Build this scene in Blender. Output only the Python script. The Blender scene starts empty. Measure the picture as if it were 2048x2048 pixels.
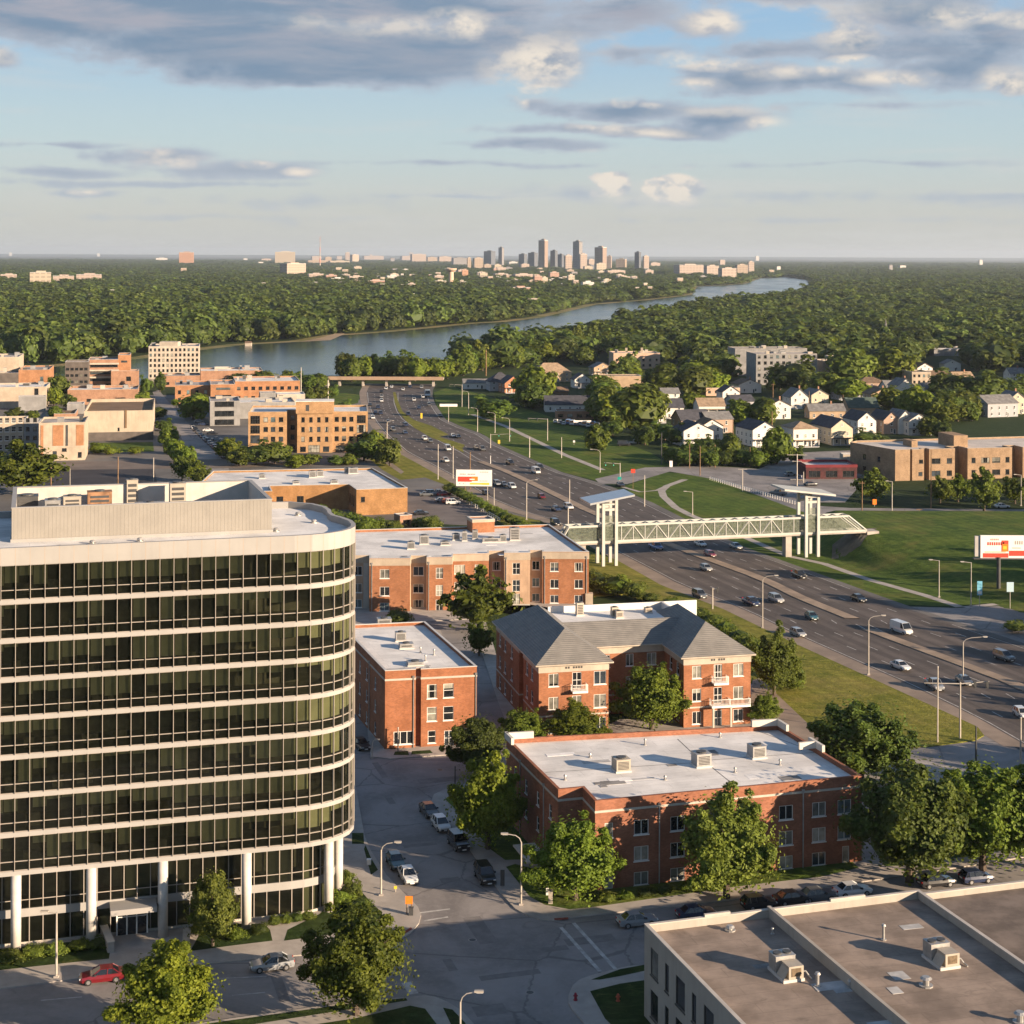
# City beside a river at the golden hour: camera, sky and sun first, then setting, buildings, things.
import bpy, math, random
import numpy as np
from mathutils import Vector, Matrix
R = math.radians
random.seed(7)
SC = bpy.context.scene
COL = SC.collection
# ---------------------------------------------------------------- camera, sky, sun, exposure
F, H, CX, HY, ROLL = 3300., 76., 1024., 510., .004
cam = bpy.data.objects.new('camera', bpy.data.cameras.new('camera'))
COL.objects.link(cam); SC.camera = cam
cam.location = (0, 0, H)
cam.rotation_euler = (math.pi / 2, -ROLL, 0)
cam.data.sensor_width = 36; cam.data.lens = F / 2048 * 36
cam.data.shift_y = -(1024 - HY) / 2048
cam.data.clip_start = 1; cam.data.clip_end = 200000
SUN_DIR = Vector((.875, -.484, 0)).normalized()          # where the sun stands, seen from above
SUN_EL = 13.6
SUN_STR, SKY_STR, EXPO = 5.0, .0505, 1.4
sun = bpy.data.objects.new('sun', bpy.data.lights.new('sun', 'SUN'))
COL.objects.link(sun)
sun.data.energy = SUN_STR; sun.data.angle = R(.5); sun.data.color = (1, .775, .55)
sv = Vector((SUN_DIR.x * math.cos(R(SUN_EL)), SUN_DIR.y * math.cos(R(SUN_EL)), math.sin(R(SUN_EL))))
sun.rotation_euler = sv.to_track_quat('Z', 'Y').to_euler()
sun.location = sv * 300
W = bpy.data.worlds.new('World'); SC.world = W; W.use_nodes = True
NT = W.node_tree; NT.nodes.clear()


class NB:
    """small helper that writes node graphs"""
    def __init__(s, t): s.t = t
    def n(s, typ, **kw):
        nd = s.t.nodes.new(typ)
        for k, v in kw.items(): setattr(nd, k, v)
        return nd
    def put(s, sock, v):
        if hasattr(v, 'is_output'): s.t.links.new(v, sock)
        else: sock.default_value = v
    def m(s, op, a, b=0., c=None, clamp=False):
        nd = s.n('ShaderNodeMath', operation=op, use_clamp=clamp)
        s.put(nd.inputs[0], a); s.put(nd.inputs[1], b)
        if c is not None: s.put(nd.inputs[2], c)
        return nd.outputs[0]
    def v(s, op, a, b=(0, 0, 0)):
        nd = s.n('ShaderNodeVectorMath', operation=op)
        s.put(nd.inputs[0], a); s.put(nd.inputs[1], b)
        return nd.outputs['Value'] if op in ('LENGTH', 'DOT_PRODUCT') else nd.outputs[0]
    def xyz(s, x, y, z=0.):
        nd = s.n('ShaderNodeCombineXYZ')
        for i, q in enumerate((x, y, z)): s.put(nd.inputs[i], q)
        return nd.outputs[0]
    def sep(s, v):
        nd = s.n('ShaderNodeSeparateXYZ'); s.put(nd.inputs[0], v); return nd.outputs
    def noise(s, vec, scale, detail=4, rough=.55, dist=0.):
        nd = s.n('ShaderNodeTexNoise')
        s.put(nd.inputs['Vector'], vec); nd.inputs['Scale'].default_value = scale
        nd.inputs['Detail'].default_value = detail; nd.inputs['Roughness'].default_value = rough
        nd.inputs['Distortion'].default_value = dist
        return nd.outputs['Fac']
    def mix(s, fac, a, b, mode='MIX'):
        nd = s.n('ShaderNodeMix', data_type='RGBA', blend_type=mode, clamp_factor=True)
        s.put(nd.inputs[0], fac)
        for i, c in ((6, a), (7, b)):
            s.put(nd.inputs[i], (*c, 1) if isinstance(c, tuple) and len(c) == 3 else c)
        return nd.outputs[2]
    def ramp(s, x, lo, hi, a=0., b=1., smooth=True):
        nd = s.n('ShaderNodeMapRange', interpolation_type='SMOOTHSTEP' if smooth else 'LINEAR')
        s.put(nd.inputs[0], x)
        for i, q in enumerate((lo, hi, a, b)): s.put(nd.inputs[i + 1], q)
        return nd.outputs[0]


def build_sky():
    b = NB(NT)
    sky = b.n('ShaderNodeTexSky', sky_type='NISHITA', sun_disc=False)
    sky.sun_elevation = R(SUN_EL); sky.sun_rotation = math.atan2(SUN_DIR.x, SUN_DIR.y)
    sky.altitude = 100; sky.air_density = 1.0; sky.dust_density = 1.6; sky.ozone_density = 1.0
    d = b.n('ShaderNodeTexCoord').outputs['Generated']
    x, y, z = b.sep(d)
    az = b.m('ARCTAN2', x, y); el = b.m('ARCSINE', z)
    # cloud banks: azimuth, elevation, half width, half height (all in radians of the sky), weight
    P = lambda px, py, rx, ry, w=1.: ((px - CX) / F, (HY - py) / F, rx / F, ry / F, w)
    blobs = [P(150, 30, 560, 105, 1.5), P(480, 95, 420, 88, 1.5), P(760, 112, 360, 78, 1.5), P(960, 80, 240, 82), P(1080, 120, 115, 75, .95), P(700, 20, 520, 70, 1.3), P(620, 150, 300, 38, 1.2),
             P(330, 10, 700, 70), P(20, 140, 60, 30, .8),
             P(1250, 25, 190, 55, .85), P(1400, 55, 110, 42, .9), P(1560, -10, 330, 45, .8), P(1810, 40, 200, 75, .9), P(1700, 90, 90, 60, .8), P(1960, 95, 170, 85, .8),
             P(1480, 160, 170, 48, .95), P(1640, 168, 210, 40, .9), P(1880, 150, 200, 55, .85), P(1990, 178, 60, 28, .95),
             P(1250, 225, 230, 30, .95), P(1430, 240, 150, 34, .9), P(1150, 262, 240, 17, .75), P(1060, 292, 210, 17, .85), P(1060, 210, 90, 22, .5), P(1320, 263, 190, 17, .75),
             P(330, 322, 150, 25, .9), P(480, 345, 200, 24, .9), P(150, 352, 130, 13, .7), P(190, 392, 90, 10, .55),
             P(1225, 368, 38, 32, 1.6), P(1345, 376, 70, 32, 1.6), P(1180, 388, 240, 22, .35), P(600, 405, 420, 18, .25), P(1500, 392, 260, 12, .3), P(1900, 395, 220, 16, .3), P(1250, 405, 300, 14, .25), P(300, 372, 460, 9, .5), P(900, 330, 420, 8, .42), P(1700, 330, 380, 8, .4), P(1600, 440, 420, 10, .35), P(420, 440, 420, 9, .35), P(900, 395, 300, 8, .4), P(1700, 220, 330, 16, .45), P(1250, 110, 200, 26, .55), P(1560, 100, 220, 22, .55), P(1850, 110, 260, 60, .7), P(1980, 390, 160, 10, .5), P(120, 300, 260, 7, .35), P(1120, 60, 160, 40, .6)]

    def dens(a, e):
        p0 = b.xyz(a, e)
        n1 = b.noise(b.v('MULTIPLY', p0, (1, 1.9, 1)), 34, 10, .62, .2)
        n2 = b.noise(b.v('ADD', b.v('MULTIPLY', p0, (1, 3.4, 1)), (7.3, 1.1, 0)), 11, 4, .55)
        wx = b.m('MULTIPLY', b.m('SUBTRACT', n1, .5), .030); wy = b.m('MULTIPLY', b.m('SUBTRACT', n2, .5), .012)
        p = b.xyz(b.m('ADD', a, wx), b.m('ADD', e, wy))
        acc = None
        for u, v_, ru, rv, w in blobs:
            q = b.v('LENGTH', b.v('MULTIPLY', b.v('SUBTRACT', p, (u, v_, 0)), (1 / ru, 1 / rv, 0)))
            t = b.m('MULTIPLY_ADD', q, -w, w)
            acc = t if acc is None else b.m('SMOOTH_MAX', acc, t, .25)
        # open sky beyond the picture: scattered banks
        far = b.m('MAXIMUM', b.ramp(e, .165, .26), b.ramp(b.m('ABSOLUTE', a), .36, .5))
        n3 = b.noise(b.v('MULTIPLY', d, (1, 1, 3)), 4.5, 5, .6)
        acc = b.m('MAXIMUM', acc, b.m('ADD', b.m('MULTIPLY', b.m('SUBTRACT', n3, .60), 4.), b.m('MULTIPLY', b.m('SUBTRACT', far, 1.), 4.)))
        nz = b.m('ADD', b.m('MULTIPLY', b.m('SUBTRACT', n1, .5), 1.05), b.m('MULTIPLY', b.m('SUBTRACT', n2, .5), .8))
        return b.m('ADD', acc, nz), n1, n2
    D, n1, n2 = dens(az, el)
    L_ = [P(925, 52, 70, 34), P(1085, 128, 120, 66), P(1070, 178, 90, 20, .9), P(820, 60, 190, 26, .6), P(640, 52, 110, 18, .45), P(1430, 50, 74, 30), P(1280, 84, 90, 18, .5), P(1690, 72, 66, 36, .8), P(1372, 124, 56, 15), P(1445, 130, 95, 15, .9), P(1610, 148, 130, 18, .8), P(1690, 128, 44, 17), P(1385, 170, 66, 12, .9), P(1770, 165, 95, 16, .9), P(1985, 175, 60, 30), P(1930, 45, 70, 18, .9), P(2020, 56, 56, 20), P(1880, 50, 60, 30, .7),
          P(1245, 201, 28, 15), P(1302, 213, 22, 8), P(1535, 250, 64, 17), P(1205, 258, 76, 12, .85), P(1312, 265, 76, 10, .85), P(1440, 225, 150, 14, .5), P(312, 313, 46, 20), P(345, 330, 95, 14, .75), P(515, 335, 42, 8, .9), P(612, 347, 38, 9), P(1040, 205, 20, 13, .9), P(1230, 368, 46, 40, 1.7), P(1345, 372, 84, 40, 1.7), P(195, 388, 32, 8, .9), P(20, 134, 60, 18, .7), P(1200, 305, 60, 8, .5), P(1640, 28, 260, 18, .4)]
    lit = None
    pw = b.xyz(b.m('ADD', az, b.m('MULTIPLY', b.m('SUBTRACT', n1, .5), .02)), b.m('ADD', el, b.m('MULTIPLY', b.m('SUBTRACT', n2, .5), .012)))
    for u, v_, ru, rv, w in L_:
        q = b.v('LENGTH', b.v('MULTIPLY', b.v('SUBTRACT', pw, (u, v_, 0)), (1 / ru, 1 / rv, 0)))
        t = b.m('MULTIPLY', b.m('SUBTRACT', 1.25, q, clamp=True), w); lit = t if lit is None else b.m('MAXIMUM', lit, t)
    alpha = b.m('MULTIPLY', b.ramp(D, -.02, .42), b.ramp(el, .012, .05, .5, 1.))
    far_ = b.m('MAXIMUM', b.ramp(el, .165, .26), b.ramp(b.m('ABSOLUTE', az), .36, .5))
    lit = b.m('ADD', b.m('MULTIPLY', lit, b.ramp(b.m('ADD', b.m('MULTIPLY', n1, .6), b.m('MULTIPLY', b.noise(b.v('MULTIPLY', b.xyz(az, el), (1, 1.5, 1)), 60, 7, .62), .4)), .40, .58, .12, 1.1)), b.m('MULTIPLY', far_, b.ramp(n1, .4, .7, .1, .6)), clamp=True)
    st_ = b.noise(b.v('ADD', b.v('MULTIPLY', b.xyz(az, el), (1, 6., 1)), (3, 2, 0)), 9, 5, .6, .4)
    low = b.ramp(b.m('ADD', el, b.m('MULTIPLY', b.m('SUBTRACT', n2, .5), .03)), .098, .15)
    dk = b.mix(b.ramp(st_, .35, .68), (1.6, 2.3, 3.2), (2.3, 2.8, 3.5))
    dk = b.mix(b.m('MULTIPLY', low, b.ramp(st_, .4, .7)), dk, (3.1, 3.15, 3.65))
    dark = b.mix(b.ramp(D, .15, .85), (3.3, 3.75, 4.4), dk)
    dark = b.mix(b.ramp(el, .035, .085, .75, 0.), dark, (3.55, 3.95, 4.4))
    ccol = b.mix(lit, dark, (6.3, 5.75, 5.05))
    grad = b.mix(b.ramp(el, .015, .075), (4.85, 4.95, 4.78), (4.15, 5.15, 5.6))
    grad = b.mix(b.ramp(el, .06, .155), grad, (2.45, 4.1, 6.0))
    grad = b.mix(b.ramp(el, .16, .62), grad, (.75, 1.5, 2.9))
    wisp = b.noise(b.v('ADD', b.v('MULTIPLY', b.xyz(az, el), (1, 9., 1)), (11, 5, 0)), 7, 6, .62, .5)
    base = b.mix(b.ramp(el, .16, .3, .8, .92), sky.outputs[0], grad)
    base = b.mix(b.ramp(wisp, .48, .75, 0., .38), base, (4.9, 4.9, 4.8))
    fin = b.mix(alpha, base, ccol)
    bg = b.n('ShaderNodeBackground'); bg.inputs[1].default_value = SKY_STR
    b.put(bg.inputs[0], fin)
    out = b.n('ShaderNodeOutputWorld'); b.put(out.inputs[0], bg.outputs[0])


build_sky()
W.cycles.sampling_method = 'MANUAL'; W.cycles.sample_map_resolution = 512
SC.view_settings.view_transform = 'Standard'; SC.view_settings.look = 'None'
SC.view_settings.gamma = 1; SC.view_settings.use_curve_mapping = False
SC.view_settings.exposure = EXPO
SC.render.engine = 'CYCLES'
cy = SC.cycles
cy.use_denoising = True; cy.max_bounces = 5; cy.diffuse_bounces = 2; cy.glossy_bounces = 3
cy.transmission_bounces = 3; cy.transparent_max_bounces = 6; cy.volume_bounces = 0
cy.use_adaptive_sampling = True; cy.adaptive_threshold = .01


# ---------------------------------------------------------------- surveying: photograph pixel (2048 wide) -> place
def lev(px, py):
    dx, dy = px - CX, py - HY
    return dx + ROLL * dy, dy - ROLL * dx
def G(px, py, z=0.):
    dx, dy = lev(px, py); Y = F * (H - z) / dy
    return (dx / F * Y, Y)
def G3(px, py, z=0.): return (*G(px, py, z), z)
def AT(px, py, Y):
    dx, dy = lev(px, py)
    return (dx / F * Y, Y, H - dy / F * Y)
def PXY(X, Y, z=0.):
    a, c = F * X / Y, F * (H - z) / Y
    return CX + a - ROLL * c, HY + c + ROLL * a


# ---------------------------------------------------------------- materials
MATS = {}
def mat(name, col, rough=.85, var=.12, scale=.4, spec=.3, metal=0., bump=0., bscale=8., stain=0., emit=None, coat=0., streak=0., seam=0.):
    if name in MATS: return MATS[name]
    m = bpy.data.materials.new(name); m.use_nodes = True; m.diffuse_color = (*col, 1)
    t = m.node_tree; b = NB(t); bs = t.nodes['Principled BSDF']
    pos = b.n('ShaderNodeNewGeometry').outputs['Position']
    c = (*col, 1)
    if var:
        f = b.noise(pos, scale, 5, .6)
        c = b.mix(b.ramp(f, .3, .7), tuple(q * (1 - var) for q in col), tuple(min(1, q * (1 + var)) for q in col))
    if stain:
        f = b.noise(b.v('ADD', pos, (31, 7, 3)), scale * .33, 6, .65, .6)
        c = b.mix(b.ramp(f, .52, .72, 0., stain), c, tuple(q * .45 for q in col))
    if streak:
        f = b.noise(b.v('MULTIPLY', pos, (1.3, 1.3, .12)), 1.2, 4, .6)
        c = b.mix(b.ramp(f, .45, .75, 0., streak), c, tuple(q * .6 for q in col))
    if seam:
        x, y, z = b.sep(pos); bt = b.n('ShaderNodeTexBrick'); an = .29
        b.put(bt.inputs['Vector'], b.xyz(b.m('ADD', b.m('MULTIPLY', x, .96), b.m('MULTIPLY', y, .28)), b.m('SUBTRACT', b.m('MULTIPLY', y, .96), b.m('MULTIPLY', x, .28))))
        for k, q in (('Scale', 1.), ('Mortar Size', .045), ('Brick Width', 9.), ('Row Height', 1.9), ('Mortar Smooth', .6)): bt.inputs[k].default_value = q
        bt.inputs['Color1'].default_value = (.93, .93, .93, 1); bt.inputs['Color2'].default_value = (1, 1, 1, 1); bt.inputs['Mortar'].default_value = (.70, .70, .70, 1)
        c = b.mix(seam, c, bt.outputs[0], 'MULTIPLY')
        f = b.noise(b.v('MULTIPLY', b.v('ADD', pos, (9, 4, 1)), (.6, 1.6, 1)), .5, 7, .72, .8); c = b.mix(b.ramp(f, .56, .70, 0., seam * .55), c, tuple(q * .5 for q in col))
    b.put(bs.inputs['Base Color'], c)
    bs.inputs['Roughness'].default_value = rough; bs.inputs['Metallic'].default_value = metal
    bs.inputs['Specular IOR Level'].default_value = spec
    if coat: bs.inputs['Coat Weight'].default_value = coat; bs.inputs['Coat Roughness'].default_value = .08
    if bump:
        bn = b.n('ShaderNodeBump'); bn.inputs['Strength'].default_value = bump
        b.put(bn.inputs['Height'], b.noise(pos, bscale, 4, .6)); b.put(bs.inputs['Normal'], bn.outputs[0])
    if emit:
        bs.inputs['Emission Color'].default_value = (*emit[0], 1); bs.inputs['Emission Strength'].default_value = emit[1]
    MATS[name] = m
    return m


def brick(name, col, mortar=None, var=.2):
    """fired brick: courses, single dark and pale bricks, weather patches"""
    if name in MATS: return MATS[name]
    m = bpy.data.materials.new(name); m.use_nodes = True; m.diffuse_color = (*col, 1)
    t = m.node_tree; b = NB(t); bs = t.nodes['Principled BSDF']
    col = tuple(q * .66 for q in col)
    pos = b.n('ShaderNodeNewGeometry').outputs['Position']
    x, y, z = b.sep(pos)
    run = b.m('ADD', b.m('MULTIPLY', x, .96), b.m('MULTIPLY', y, .96))
    bt = b.n('ShaderNodeTexBrick')
    b.put(bt.inputs['Vector'], b.xyz(run, z))
    for k, q in (('Scale', 1.), ('Mortar Size', .012), ('Brick Width', .42), ('Row Height', .14), ('Bias', 0.)):
        bt.inputs[k].default_value = q
    bt.inputs['Color1'].default_value = (*[q * (1 - var) for q in col], 1)
    bt.inputs['Color2'].default_value = (*[q * (1 + var) for q in col], 1)
    bt.inputs['Mortar'].default_value = (*(mortar or tuple(q * .8 + .05 for q in col)), 1)
    f = b.noise(pos, .35, 5, .65)
    c = b.mix(b.ramp(f, .35, .7, 0., .75), bt.outputs[0], tuple(q * .62 for q in col))
    f3 = b.noise(b.v('MULTIPLY', pos, (2.2, 2.2, .25)), .9, 5, .65); c = b.mix(b.ramp(f3, .52, .78, 0., .5), c, tuple(q * .55 for q in col))
    f2 = b.noise(b.v('MULTIPLY', pos, (1.5, 1.5, 4.)), 1.1, 4, .7)
    c = b.mix(b.ramp(f2, .5, .75, 0., .35), c, tuple(min(1, q * 1.35) for q in col))
    b.put(bs.inputs['Base Color'], c)
    bs.inputs['Roughness'].default_value = .9; bs.inputs['Specular IOR Level'].default_value = .2
    MATS[name] = m
    return m


def leafmat(name, dark, light, trans=.25):
    if name in MATS: return MATS[name]
    m = bpy.data.materials.new(name); m.use_nodes = True; m.diffuse_color = (*light, 1)
    t = m.node_tree; b = NB(t); bs = t.nodes['Principled BSDF']
    at = b.n('ShaderNodeAttribute', attribute_name='tone')
    oi = b.n('ShaderNodeObjectInfo')
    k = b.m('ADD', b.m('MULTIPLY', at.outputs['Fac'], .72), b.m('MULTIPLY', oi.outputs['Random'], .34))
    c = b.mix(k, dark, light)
    hs = b.n('ShaderNodeHueSaturation')
    b.put(hs.inputs['Hue'], b.m('MULTIPLY_ADD', oi.outputs['Random'], .035, .482))
    b.put(hs.inputs['Value'], b.m('MULTIPLY_ADD', b.m('FRACT', b.m('MULTIPLY', oi.outputs['Random'], 7.31)), .5, .75))
    b.put(hs.inputs['Color'], c)
    b.put(bs.inputs['Base Color'], hs.outputs[0])
    bs.inputs['Roughness'].default_value = .6; bs.inputs['Specular IOR Level'].default_value = .25
    tr = b.n('ShaderNodeBsdfTranslucent'); b.put(tr.inputs[0], b.mix(.35, hs.outputs[0], (.30, .34, .04)))
    mx = b.n('ShaderNodeMixShader'); mx.inputs[0].default_value = trans
    b.put(mx.inputs[1], bs.outputs[0]); b.put(mx.inputs[2], tr.outputs[0])
    b.put(t.nodes['Material Output'].inputs[0], mx.outputs[0])
    MATS[name] = m
    return m


def paint(name, col, metal=.0):
    return mat('paint ' + name, col, rough=.28, var=0, spec=.5, metal=metal, coat=.7)


# ---------------------------------------------------------------- mesh collecting
class MB:
    def __init__(s): s.v = []; s.f = []; s.m = []; s.k = 0
    def face(s, pts):
        i = len(s.v); s.v += [tuple(p) for p in pts]; s.f.append(tuple(range(i, i + len(pts)))); s.m.append(s.k)
    def box(s, x0, x1, y0, y1, z0, z1, bottom=True):
        s.prism([(x0, y0), (x1, y0), (x1, y1), (x0, y1)], z0, z1, bottom)
    def prism(s, poly, z0, z1, bottom=True, top=True):
        n = len(poly); i = len(s.v)
        s.v += [(x, y, z0) for x, y in poly] + [(x, y, z1) for x, y in poly]
        for a in range(n):
            c = (a + 1) % n; s.f.append((i + a, i + c, i + n + c, i + n + a)); s.m.append(s.k)
        if top: s.f.append(tuple(range(i + n, i + 2 * n))); s.m.append(s.k)
        if bottom: s.f.append(tuple(range(i + n - 1, i - 1, -1))); s.m.append(s.k)
    def obox(s, x, y, ang, hx, hy, z0, z1):
        c, q = math.cos(ang), math.sin(ang)
        s.prism([(x + c * a - q * e, y + q * a + c * e) for a, e in ((-hx, -hy), (hx, -hy), (hx, hy), (-hx, hy))], z0, z1)
    def tube(s, pts, r, n=7, caps=True):
        pts = [Vector(p) for p in pts]
        rr = r if isinstance(r, (list, tuple)) else [r] * len(pts)
        i0 = len(s.v); prev = None
        for i, p in enumerate(pts):
            d = (pts[min(i + 1, len(pts) - 1)] - pts[max(i - 1, 0)]).normalized()
            a = prev if prev is not None else (Vector((1, 0, 0)) if abs(d.x) < .8 else Vector((0, 1, 0)))
            u = (a - d * a.dot(d)).normalized(); w = d.cross(u); prev = u
            for k in range(n):
                t = 2 * math.pi * k / n
                s.v.append(tuple(p + (u * math.cos(t) + w * math.sin(t)) * rr[i]))
        for i in range(len(pts) - 1):
            for k in range(n):
                a = i0 + i * n + k; c = i0 + i * n + (k + 1) % n
                s.f.append((a, c, c + n, a + n)); s.m.append(s.k)
        if caps:
            s.f.append(tuple(range(i0 + n - 1, i0 - 1, -1))); s.m.append(s.k)
            e = i0 + (len(pts) - 1) * n; s.f.append(tuple(range(e, e + n))); s.m.append(s.k)
    def cyl(s, x, y, z0, z1, r, n=14, r2=None): s.tube([(x, y, z0), (x, y, z1)], [r, r if r2 is None else r2], n)
    def bar(s, a, c, w):
        s.tube([a, c], w * .7071, 4)
    def mesh(s, name, mats):
        me = bpy.data.meshes.new(name); me.from_pydata(s.v, [], s.f)
        for m in (mats if isinstance(mats, (list, tuple)) else [mats]): me.materials.append(m)
        if any(s.m): me.polygons.foreach_set('material_index', s.m)
        me.update(); return me
    def each(s, name, mats, parent=None):
        """every loose piece as an object of its own"""
        par = list(range(len(s.v)))
        def find(a):
            while par[a] != a: par[a] = par[par[a]]; a = par[a]
            return a
        for f in s.f:
            for k in f[1:]: par[find(k)] = find(f[0])
        grp = {}
        for f, m in zip(s.f, s.m): grp.setdefault(find(f[0]), []).append((f, m))
        for fs in grp.values():
            ids = sorted({k for f, _ in fs for k in f}); mp = {k: i for i, k in enumerate(ids)}
            b = MB(); b.v = [s.v[k] for k in ids]; b.f = [tuple(mp[k] for k in f) for f, _ in fs]; b.m = [m for _, m in fs]; b.build(name, mats, parent)
    def build(s, name, mats, parent=None, loc=None):
        return ob(name, s.mesh(name, mats), parent, loc)


def ob(name, data, parent=None, loc=None, rz=0.):
    o = bpy.data.objects.new(name, data); COL.objects.link(o)
    if parent is not None: o.parent = parent
    if loc is not None: o.location = loc
    if rz: o.rotation_euler.z = rz
    return o
def tag(o, label, cat, group=None):
    o['label'] = label; o['category'] = cat
    if group: o['group'] = group
    return o
def thing(name, label, cat, loc=(0, 0, 0), rz=0., group=None):
    return tag(ob(name, None, None, loc, rz), label, cat, group)
def struct(o, kind='structure', label=None):
    o['kind'] = kind
    if label: o['label'] = label
    return o
def copy_tree(o, parent=None):
    c = o.copy(); COL.objects.link(c)
    if parent is not None: c.parent = parent
    for ch in o.children: copy_tree(ch, c)
    return c
def smooth(o): o.data.polygons.foreach_set('use_smooth', [True] * len(o.data.polygons)); return o
ORD = 'first second third fourth fifth sixth seventh eighth ninth tenth eleventh twelfth thirteenth fourteenth fifteenth sixteenth seventeenth eighteenth nineteenth twentieth'.split()
ORD += ['twenty-' + o for o in ORD[:9]] + ['thirtieth'] + ['thirty-' + o for o in ORD[:9]] + ['fortieth'] + ['forty-' + o for o in ORD[:9]]


def offset(poly, d):
    """poly counter-clockwise; d > 0 goes outward"""
    n = len(poly); out = []
    for i in range(n):
        p, q, r = Vector(poly[i - 1]), Vector(poly[i]), Vector(poly[(i + 1) % n])
        a = (q - p).normalized(); c = (r - q).normalized()
        na = Vector((a.y, -a.x)); nc = Vector((c.y, -c.x))
        k = na + nc; den = max(.25, 1 + na.dot(nc))
        out.append(tuple(q + k * (d / den)))
    return out
def ring(mb, outer, inner, z0, z1):
    n = len(outer)
    for i in range(n):
        j = (i + 1) % n; a, c, e, g = outer[i], outer[j], inner[j], inner[i]
        mb.face([(*a, z1), (*c, z1), (*e, z1), (*g, z1)])
        mb.face([(*g, z0), (*e, z0), (*c, z0), (*a, z0)])
        mb.face([(*a, z0), (*c, z0), (*c, z1), (*a, z1)])
        mb.face([(*e, z0), (*g, z0), (*g, z1), (*e, z1)])
def area(poly): return .5 * sum(poly[i - 1][0] * poly[i][1] - poly[i][0] * poly[i - 1][1] for i in range(len(poly)))
def inside(x, y, poly):
    c = False; j = len(poly) - 1
    for i in range(len(poly)):
        (xi, yi), (xj, yj) = poly[i], poly[j]
        if (yi > y) != (yj > y) and x < (xj - xi) * (y - yi) / (yj - yi) + xi: c = not c
        j = i
    return c
# ---------------------------------------------------------------- the setting
def grassmat(name, a, bcol, dry=(.20, .16, .05), dryness=.35, sc=.12):
    m = bpy.data.materials.new(name); m.use_nodes = True
    t = m.node_tree; b = NB(t); bs = t.nodes['Principled BSDF']
    pos = b.n('ShaderNodeNewGeometry').outputs['Position']
    f = b.noise(pos, sc, 6, .65, .4); f2 = b.noise(pos, 1.7, 4, .7)
    c = b.mix(b.ramp(f, .3, .7), a, bcol)
    c = b.mix(b.ramp(f2, .35, .75, 0., .5), c, tuple(q * .55 for q in a))
    f3 = b.noise(b.v('ADD', pos, (50, 9, 2)), sc * .6, 5, .6, .5)
    c = b.mix(b.ramp(f3, .48, .75, 0., dryness), c, dry)
    f4 = b.noise(b.v('MULTIPLY', pos, (.5, 1.6, 1)), .55, 6, .72, 1.); c = b.mix(b.ramp(f4, .45, .72, 0., .55), c, tuple(min(1, q * 1.7 + .012) for q in bcol)); f5 = b.noise(b.v('ADD', pos, (5, 77, 0)), .34, 7, .75, .6); c = b.mix(b.ramp(f5, .58, .74, 0., .5), c, dry)
    x, y, z = b.sep(pos); mow = b.m('SINE', b.m('MULTIPLY', b.m('ADD', b.m('MULTIPLY', x, .94), b.m('MULTIPLY', y, .33)), 2.1)); c = b.mix(b.ramp(mow, -.6, .6, 0., .22), c, tuple(q * .6 for q in a))
    b.put(bs.inputs['Base Color'], c); bs.inputs['Roughness'].default_value = .95; bs.inputs['Specular IOR Level'].default_value = .1
    bn = b.n('ShaderNodeBump'); bn.inputs['Strength'].default_value = .5; bn.inputs['Distance'].default_value = .3
    b.put(bn.inputs['Height'], f2); b.put(bs.inputs['Normal'], bn.outputs[0])
    MATS[name] = m; return m


def roadmat(name, col, patch=.25, crack=.5, lane_streak=None):
    m = bpy.data.materials.new(name); m.use_nodes = True
    t = m.node_tree; b = NB(t); bs = t.nodes['Principled BSDF']
    pos = b.n('ShaderNodeNewGeometry').outputs['Position']
    f = b.noise(pos, .09, 5, .6, .8); f2 = b.noise(pos, 1.4, 5, .7)
    c = b.mix(b.ramp(f, .3, .7), tuple(q * (1 - patch) for q in col), tuple(q * (1 + patch) for q in col))
    c = b.mix(b.ramp(f2, .4, .8, 0., .35), c, tuple(q * 1.5 for q in col))
    vo = b.n('ShaderNodeTexVoronoi', feature='DISTANCE_TO_EDGE'); vo.inputs['Scale'].default_value = .075
    b.put(vo.inputs['Vector'], b.v('ADD', pos, b.v('MULTIPLY', b.xyz(f2, f), (1.2, 1.2, 0))))
    c = b.mix(b.ramp(vo.outputs['Distance'], .004, .012, crack, 0.), c, tuple(q * .35 for q in col))
    if lane_streak:  # dark and pale streaks along the lanes
        x, y, z = b.sep(pos); w_ = b.m('ADD', x, b.m('MULTIPLY', y, lane_streak)); fw = b.noise(b.xyz(b.m('MULTIPLY', w_, .42), b.m('MULTIPLY', y, .012)), 1., 4, .6)
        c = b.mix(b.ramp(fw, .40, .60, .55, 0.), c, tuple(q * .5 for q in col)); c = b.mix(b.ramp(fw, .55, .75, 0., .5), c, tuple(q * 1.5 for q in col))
    f3 = b.noise(b.v('MULTIPLY', pos, (1, 1, 1)), .35, 4, .6, 1.5)
    c = b.mix(b.ramp(f3, .6, .72, 0., .3), c, tuple(q * .5 for q in col))
    b.put(bs.inputs['Base Color'], c); bs.inputs['Roughness'].default_value = .82; bs.inputs['Specular IOR Level'].default_value = .25
    MATS[name] = m; return m


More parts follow.
